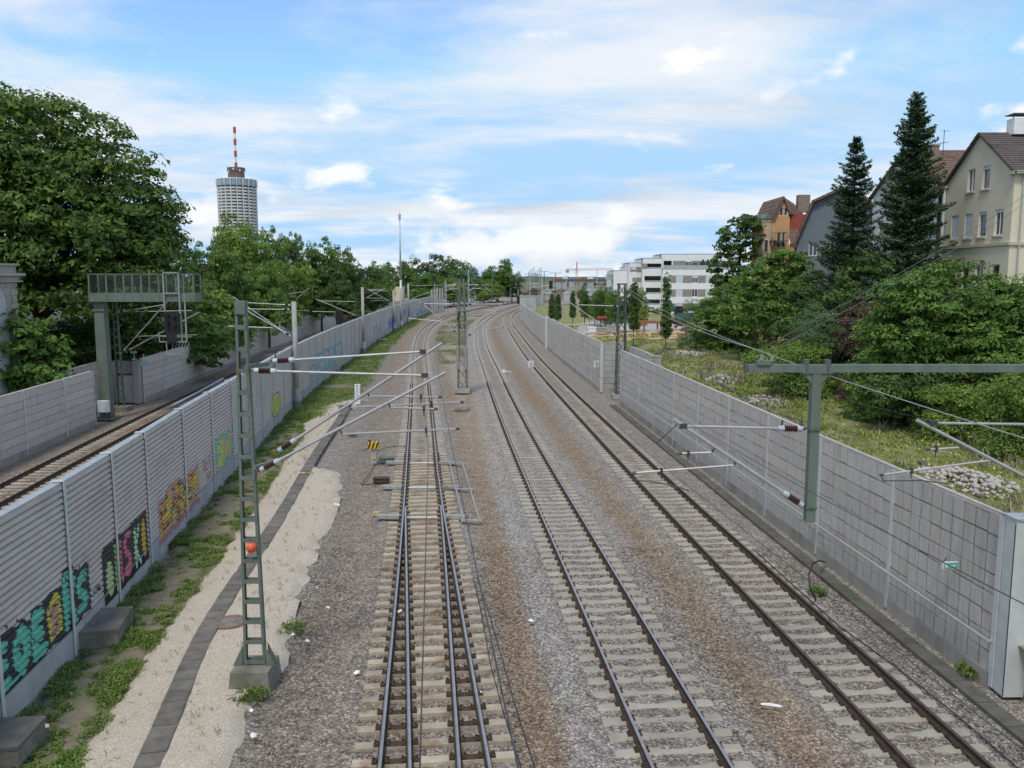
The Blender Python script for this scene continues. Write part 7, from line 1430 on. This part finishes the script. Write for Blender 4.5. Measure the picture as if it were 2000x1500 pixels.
t = at(1022, 593, 190); nb = MB(); nb.box((t.x + 1, 190, t.z), (3.6, 2.4, 3.2)); nb.box((t.x + 1, 190, t.z + 1.7), (3.8, 2.6, .2)); nb.box((t.x + 1, 190, (t.z - 1.6) / 2), (3.2, 2.0, t.z - 1.6)); o = nb.build('signal_cabin', MAT['plinth']); tag(o, 'pale cabin above the end of the far right wall', 'cabin')
# road bridge behind the flats
c0, c1 = at(1094, 548, 430), at(1214, 548, 430); br = thing('road_bridge', 'low dark road bridge on the horizon left of the flats', 'bridge', (c0.x, 430, 0)); m = MB(); m.box(((c0.x + c1.x) / 2 + 8, 430, c0.z - .6), (c1.x - c0.x + 22, 8, 1.1)); m.build('deck', MAT['old_concrete'], br); m = MB(); m.box(((c0.x + c1.x) / 2 + 8, 425.9, c0.z + .4), (c1.x - c0.x + 22, .15, .9)); m.build('parapet', MAT['dark_green'], br)
for k in range(5): m = MB(); m.box((c0.x + 4 + k * 9, 430, (c0.z - 1) / 2), (1.2, 5, c0.z - 1)); m.build('pier', MAT['concrete'], br)
for px, cl, lb in ((1090, (.50, .08, .06), 'red'), (1104, (.60, .57, .50), 'cream'), (1116, (.12, .20, .40), 'blue'), (1138, (.45, .07, .08), 'dark red'), (1153, (.70, .70, .70), 'white')):
    t = at(px, 543, 445); par = thing('container_hut', lb + ' gabled hut roof on the horizon beside the bridge', 'hut', (t.x, 445, 0)); m = MB(); m.box((t.x, 445, t.z / 2 - .4), (3.4, 3, t.z - .8)); m.build('wall', MAT['plinth'], par); m = MB(); m.poly([(t.x - 2, 443, t.z - .8), (t.x + 2, 443, t.z - .8), (t.x + .9, 443, t.z + .5), (t.x - .9, 443, t.z + .5)], 4, (0, 1, 0)); m.build('roof', M_('hut_' + lb.replace(' ', '_'), cl, tuple(q * 1.2 for q in cl), 1, .6), par)
# far yard: rows of low dark stuff on the horizon
ry = np.random.default_rng(5)
for i in range(16):
    px = 1030 + i * 11; Y_ = 340 + ry.random() * 80; t = at(px, 566 + ry.random() * 8, Y_); w_ = 3 + 3 * ry.random(); h = max(1.6, t.z); col = MAT[('plinth', 'rail_dull', 'old_concrete', 'galv')[i % 4]] if i % 5 else BROWNTILE
    m = MB(); m.box((t.x, Y_, h / 2 - .2), (w_, 5, h)); m.poly([(t.x - w_ / 2 - .2, Y_ - 2.7, h - .2), (t.x + w_ / 2 + .2, Y_ - 2.7, h - .2), (t.x, Y_ - 2.7, h + 1.0)], 5.4, (0, 1, 0)); o = m.build('yard_shed', col); tag(o, ORD[i] + ' from left of the small distant sheds in the yard', 'shed', 'sheds in the far yard')
# crane
cy = 640.0; c = at(1126, 545, cy); kr = thing('tower_crane', 'red and white tower crane with yellow base far on the horizon', 'crane', (c.x, cy, 0)); zt_ = at(0, 524, cy).z
def lat(m, a, b, w_, n):
    a, b = Vector(a), Vector(b); d = (b - a).normalized(); s = d.orthogonal().normalized() * w_ / 2; q = d.cross(s)
    for o in (s + q, s - q, -s + q, -s - q): m.bar(a + o, b + o, .16, .16)
    for k in range(n): p0, p1 = a.lerp(b, k / n), a.lerp(b, (k + 1) / n); m.bar(p0 + s + q, p1 - s - q, .1, .1); m.bar(p0 - s + q, p1 + s - q, .1, .1)
    return m
yl = M_('crane_yellow', (.60, .45, .06), (.66, .50, .08), .4, .6); lat(MB(), (c.x, cy, 0), (c.x, cy, 12), 1.8, 8).build('tower_base', yl, kr); lat(MB(), (c.x, cy, 12), (c.x, cy, zt_), 1.6, 8).build('tower_top', RED, kr); lat(MB(), (c.x - 8, cy, zt_ - 1), (c.x + 28, cy, zt_ - .6), 1.0, 18).build('jib', RED, kr)
m = MB(); m.bar((c.x, cy, zt_), (c.x + .3, cy, zt_ + 5), .7, .7); m.bar((c.x, cy, zt_ + 4.6), (c.x + 20, cy, zt_), .12, .12); m.bar((c.x, cy, zt_ + 4.6), (c.x - 7, cy, zt_), .12, .12); m.build('apex', RED, kr); m = MB(); m.box((c.x - 7, cy, zt_ - 2.2), (2.4, 1.4, 2.4)); m.build('counterweight', MAT['concrete'], kr)
# hills on the horizon
xs = np.linspace(-2600, 2600, 120); hz = 13 + 7 * np.sin(xs / 310) + 4 * np.sin(xs / 121 + 1) + 2 * np.sin(xs / 47); Xh = np.stack([xs, xs, xs], 0); Yh = np.stack([np.full(120, 3600.), np.full(120, 4000.), np.full(120, 4700.)], 0); Zh = np.stack([np.full(120, -1.), hz, np.full(120, -1.)], 0)
V, F = grid(Xh, Yh, Zh); put('hills', npmesh('hills', V, F, None, True), M_('hill_woods', (.06, .085, .06), (.10, .13, .085), .02, .95), kind='structure')

# ------------------------------------------------------------------ playground and building site left of the flats
SAND = M_('playground_sand', (.50, .34, .19), (.58, .42, .25), .8, .95, bump=.2); PAVE = M_('grey_paving', (.34, .33, .31), (.42, .41, .39), .8, .9)
def flatpatch(name, mat, quad, lift, n=14):
    P = [gr(px, py, 1.4) for px, py in quad]; u, v = np.meshgrid(np.linspace(0, 1, n), np.linspace(0, 1, n), indexing='ij'); f = lambda i: (1 - u) * (1 - v) * P[0][i] + u * (1 - v) * P[1][i] + u * v * P[2][i] + (1 - u) * v * P[3][i]
    X, Y = f(0), f(1); V, F = grid(X, Y, meadow_z(X, Y) + lift); return put(name, npmesh(name, V, F, None, True), mat, kind='structure')
flatpatch('sand_pit', SAND, ((1140, 664), (1345, 661), (1348, 646), (1150, 648)), .05)
flatpatch('paving', PAVE, ((1120, 648), (1345, 645), (1345, 630), (1140, 626)), .035)
WOOD = M_('brown_timber', (.26, .115, .06), (.34, .16, .085), 3, .85); pg = thing('pergola', 'reddish wooden play pergola with hanging net on the sand', 'pergola', tuple(gr(1265, 652, 1.45)))
P_ = [gr(px, py, 1.45) for px, py in ((1244, 652), (1258, 652), (1284, 650), (1291, 650), (1296, 648))]; tops = [at(px, py, q.y) for (px, py), q in zip(((1244, 634), (1258, 632), (1284, 630), (1291, 627), (1296, 628)), P_)]
for a, b in zip(P_, tops): m = MB(); m.bar(a, b, .22, .22); m.build('post', WOOD, pg)
for a, b in ((at(1246, 627, P_[0].y), at(1292, 629, P_[0].y)), (at(1250, 630, P_[0].y + 2), at(1297, 630, P_[0].y + 2)), (at(1244, 640, P_[0].y), at(1256, 633, P_[0].y))): m = MB(); m.bar(a, b, .3, .28); m.build('beam', WOOD, pg)
m = MB(); q0, q1 = at(1245, 640, P_[0].y), at(1292, 636, P_[0].y); L = [q0.lerp(q1, t) - Vector((0, 0, 1.2 * 4 * t * (1 - t))) for t in np.linspace(0, 1, 12)]; m.path(L, .09, 5); m.path([q - Vector((0, 0, .5)) for q in L], .06, 5); m.build('hanging_net', M_('rope', (.45, .42, .36), (.52, .48, .42), 3, .9), pg)
def crate(label, px, py, pyt, wpx, mat, name='site_box', cat='box', gable=False):
    g = gr(px, py, 1.45); t = at(px, pyt, g.y); w_ = wpx / FPX * g.y; m = MB(); m.box((g.x, g.y + .8, (g.z + t.z) / 2), (w_, 1.6, t.z - g.z)); m.box((g.x, g.y + .8, t.z), (w_ + .08, 1.68, .06)); o = m.build(name, mat); tag(o, label, cat); return o
crate('pale wrapped pallet standing on the site behind the pergola', 1189, 636, 621, 13, MAT['plinth']); crate('long low white crate right of the wrapped pallet', 1212, 638, 630, 24, MAT['white']); crate('grey stone block row at the edge of the sand', 1198, 648, 636, 26, MAT['concrete']); crate('white concrete bench block by the lattice mast', 1222, 646, 634, 22, MAT['white']); crate('small white sack by the wrapped pallet', 1178, 636, 630, 6, MAT['white']); crate('white lettered banner on a trestle at the sand edge', 1157, 648, 640, 18, MAT['white'], 'banner', 'banner'); crate('grey paving stack left of the lattice mast', 1178, 650, 641, 22, MAT['concrete'])
g = gr(1175, 640, 1.45); m = MB(); 
for px in (1168, 1186): q = at(px, 621, g.y); m.tube((q.x, g.y, 1.3), q, .05, 6)
q0, q1 = at(1167, 620, g.y), at(1190, 620, g.y); m.box(((q0.x + q1.x) / 2, g.y, q0.z), (q1.x - q0.x, 1.6, .25)); o = m.build('site_gate', M_('site_red', (.52, .05, .06), (.58, .07, .08), 2, .6)); tag(o, 'red topped site canopy beside the wrapped pallet', 'canopy')
sg = thing('parking_sign', 'blue and white parking sign on a post before the young trees', 'sign', tuple(gr(1196, 626, 1.45))); g = gr(1196, 628, 1.45); m = MB(); m.tube(g, at(1196, 602, g.y), .05, 6); m.build('post', MAT['galv'], sg); m = MB(); q = at(1196, 609, g.y); m.box(q - Vector((0, .06, 0)), (.75, .05, .8)); m.build('board', M_('sign_blue', (.04, .12, .42), (.05, .14, .46), 2, .4), sg); m = MB(); q = at(1196, 603, g.y); m.box(q - Vector((0, .06, 0)), (.75, .05, .55)); m.build('upper_board', MAT['white'], sg)
m = MB(); q = at(1196, 609, g.y) - Vector((0, .1, 0)); m.bar(q + Vector((-.15, 0, -.28)), q + Vector((-.15, 0, .28)), .09, .02); m.bar(q + Vector((-.15, 0, .26)), q + Vector((.13, 0, .24)), .02, .09); m.bar(q + Vector((.14, 0, .26)), q + Vector((.14, 0, .0)), .09, .02); m.bar(q + Vector((-.15, 0, .0)), q + Vector((.13, 0, .02)), .02, .09); m.build('letter_p', MAT['white'], sg)
# fence stakes with white caps, log pile, excavator, hedge
for i in range(12):
    px = 1140 + i * 5.5; g = gr(px, 640 - i * 1.2, 1.45); m = MB(); m.tube(g - Vector((0, 0, .2)), g + Vector((0, 0, 1.5)), .06, 6, .05); m.lathe([(.07, 0), (.07, .1), (0, .14)], g + Vector((0, 0, 1.5)), 6); o = m.build('stake', MAT.setdefault('stake', M_('pale_timber', (.50, .38, .20), (.58, .45, .26), 3, .85))); tag(o, ORD[i] + ' from left of the pale wooden stakes beside the paving', 'stake', 'row of pale wooden stakes')
lg = thing('log_pile', 'pile of cut logs behind the tallest poplar', 'log pile', tuple(gr(1322, 648, 1.45))); g = gr(1322, 648, 1.45); rl = np.random.default_rng(3)
for k in range(26): m = MB(); a = g + Vector((rl.uniform(-1.6, 1.6), rl.uniform(0, 1.5), .2 + 1.9 * rl.random())); m.tube(a, a + Vector((rl.uniform(-1, 1), rl.uniform(-.6, .6), rl.uniform(-.3, .5))), .14, 7); m.build('log', MAT['bark'] if k % 3 else WOOD, lg)
ex = thing('excavator', 'dark excavator with blue-green boom behind the tallest poplar', 'excavator', tuple(gr(1318, 632, 1.45))); g = gr(1332, 632, 1.45); g.z = 1.35; TLB = M_('machine_teal', (.03, .10, .11), (.04, .12, .13), 2, .5)
for s in (-.9, .9): m = MB(); m.box(g + Vector((0, s, .45)), (3.6, .5, .8)); m.tube(g + Vector((-1.5, s - .25, .45)), g + Vector((-1.5, s + .25, .45)), .42, 12); m.tube(g + Vector((1.5, s - .25, .45)), g + Vector((1.5, s + .25, .45)), .42, 12); m.build('crawler', MAT['black'], ex)
m = MB(); m.box(g + Vector((.3, 0, 1.5)), (3.0, 2.2, 1.1)); m.build('body', TLB, ex); m = MB(); m.box(g + Vector((-.6, -.5, 2.5)), (1.2, 1.0, 1.4)); m.build('cab', MAT['black'], ex); m = MB(); m.bar(g + Vector((-1, .3, 1.8)), g + Vector((-2.2, .3, 4.2)), .4, .35); m.build('boom', TLB, ex); m = MB(); m.bar(g + Vector((-2.2, .3, 4.2)), g + Vector((-2.9, .3, 1.8)), .3, .25); m.build('stick', TLB, ex)
hd = gr(1270, 618, 1.45); rng = np.random.default_rng(77); hx = [((hd.x - 10 + i * 2.2, hd.y + 6, 2.3), (1.5, 1.0, .9)) for i in range(12)]
tree('hedge', 'clipped green hedge along the foot of the white flats', 'hedge', (hd.x, hd.y + 6, 1.4), hx, 300, 40, .14, .4, MAT['leaf_mid'], .05, .8, 78, low=-.9)

# ------------------------------------------------------------------ overhead wires
def sag(a, b, s, n=14): a, b = Vector(a), Vector(b); return [a.lerp(b, t) - Vector((0, 0, 4 * s * t * (1 - t))) for t in np.linspace(0, 1, n + 1)]
def wire(label, pts, r=.0055, mat='wire'): m = MB(); m.path(pts, r, 5); o = m.build('overhead_wire', MAT[mat]); tag(o, label, 'wire'); return o
wire('contact wire over the left track nearest the turnout', [(float(T1.f(y)) + o, y, 5.55) for y, o in ((2, .1), (18.6, .25), (67, -.2), (104, .1), (147, .2))], .008)
wire('carrying wire above the left track', sag((.2, 2, 7.2), (-1.75, 18.7, 7.75), .15) + sag((-1.75, 18.7, 7.75), (-7.4, 68, 7.4), .7)[1:] + sag((-7.4, 68, 7.4), (-15.5, 147, 7.3), .8)[1:])
wire('contact wire over the middle track', [(float(T2.f(y)) + o, y, 5.45) for y, o in ((2, .1), (16.3, .0), (68, .1), (120, -.1), (180, .1))])
wire('carrying wire above the middle track', sag((4.6, 2, 6.9), (3.4, 16.3, 6.6), .1) + sag((3.4, 16.3, 6.6), (-.6, 68, 7.3), .6)[1:] + sag((-.6, 68, 7.3), (-5, 130, 7.2), .8)[1:])
wire('contact wire over the dull-railed right track', [(float(T3.f(y)) + o, y, 5.4) for y, o in ((2, .1), (16.3, -.1), (65, .1), (120, -.1), (180, .1))])
wire('carrying wire above the dull-railed right track', sag((9.2, 2, 6.9), (8.25, 16.3, 6.6), .1) + sag((8.25, 16.3, 6.6), (4.6, 64.8, 7.45), .7)[1:] + sag((4.6, 64.8, 7.45), (1.2, 125, 7.2), .8)[1:])
wire('contact wire over the far left track behind the corrugated wall', [(float(T4.f(y)), y, 5.4) for y in (10, 30, 59, 104, 150)])
wire('feeder cable rising from the lattice mast to the crossbeam head', sag((8.6, 64.8, 8.95), (4.95, 16.4, 7.95), .5) + [Vector((4.95, 16.4, 7.95))], .009, 'alu')
wire('feeder cable running on from the crossbeam to the right', sag((8.6, 64.8, 9.0), (6.2, 16.5, 7.5), .4) + sag((6.2, 16.5, 7.5), (9.6, 2.0, 6.6), .1)[1:], .009, 'alu')
a1, a2 = at(1500, 702, 17.0), at(2040, 350, 60)
wire('upper of two black cables slanting up past the beige house', sag((5.0, 16.6, 7.98), a2, .35), .011); wire('lower of two black cables slanting up past the beige house', sag((5.2, 16.6, 7.94), a2 - Vector((0, 0, .6)), .35), .011)
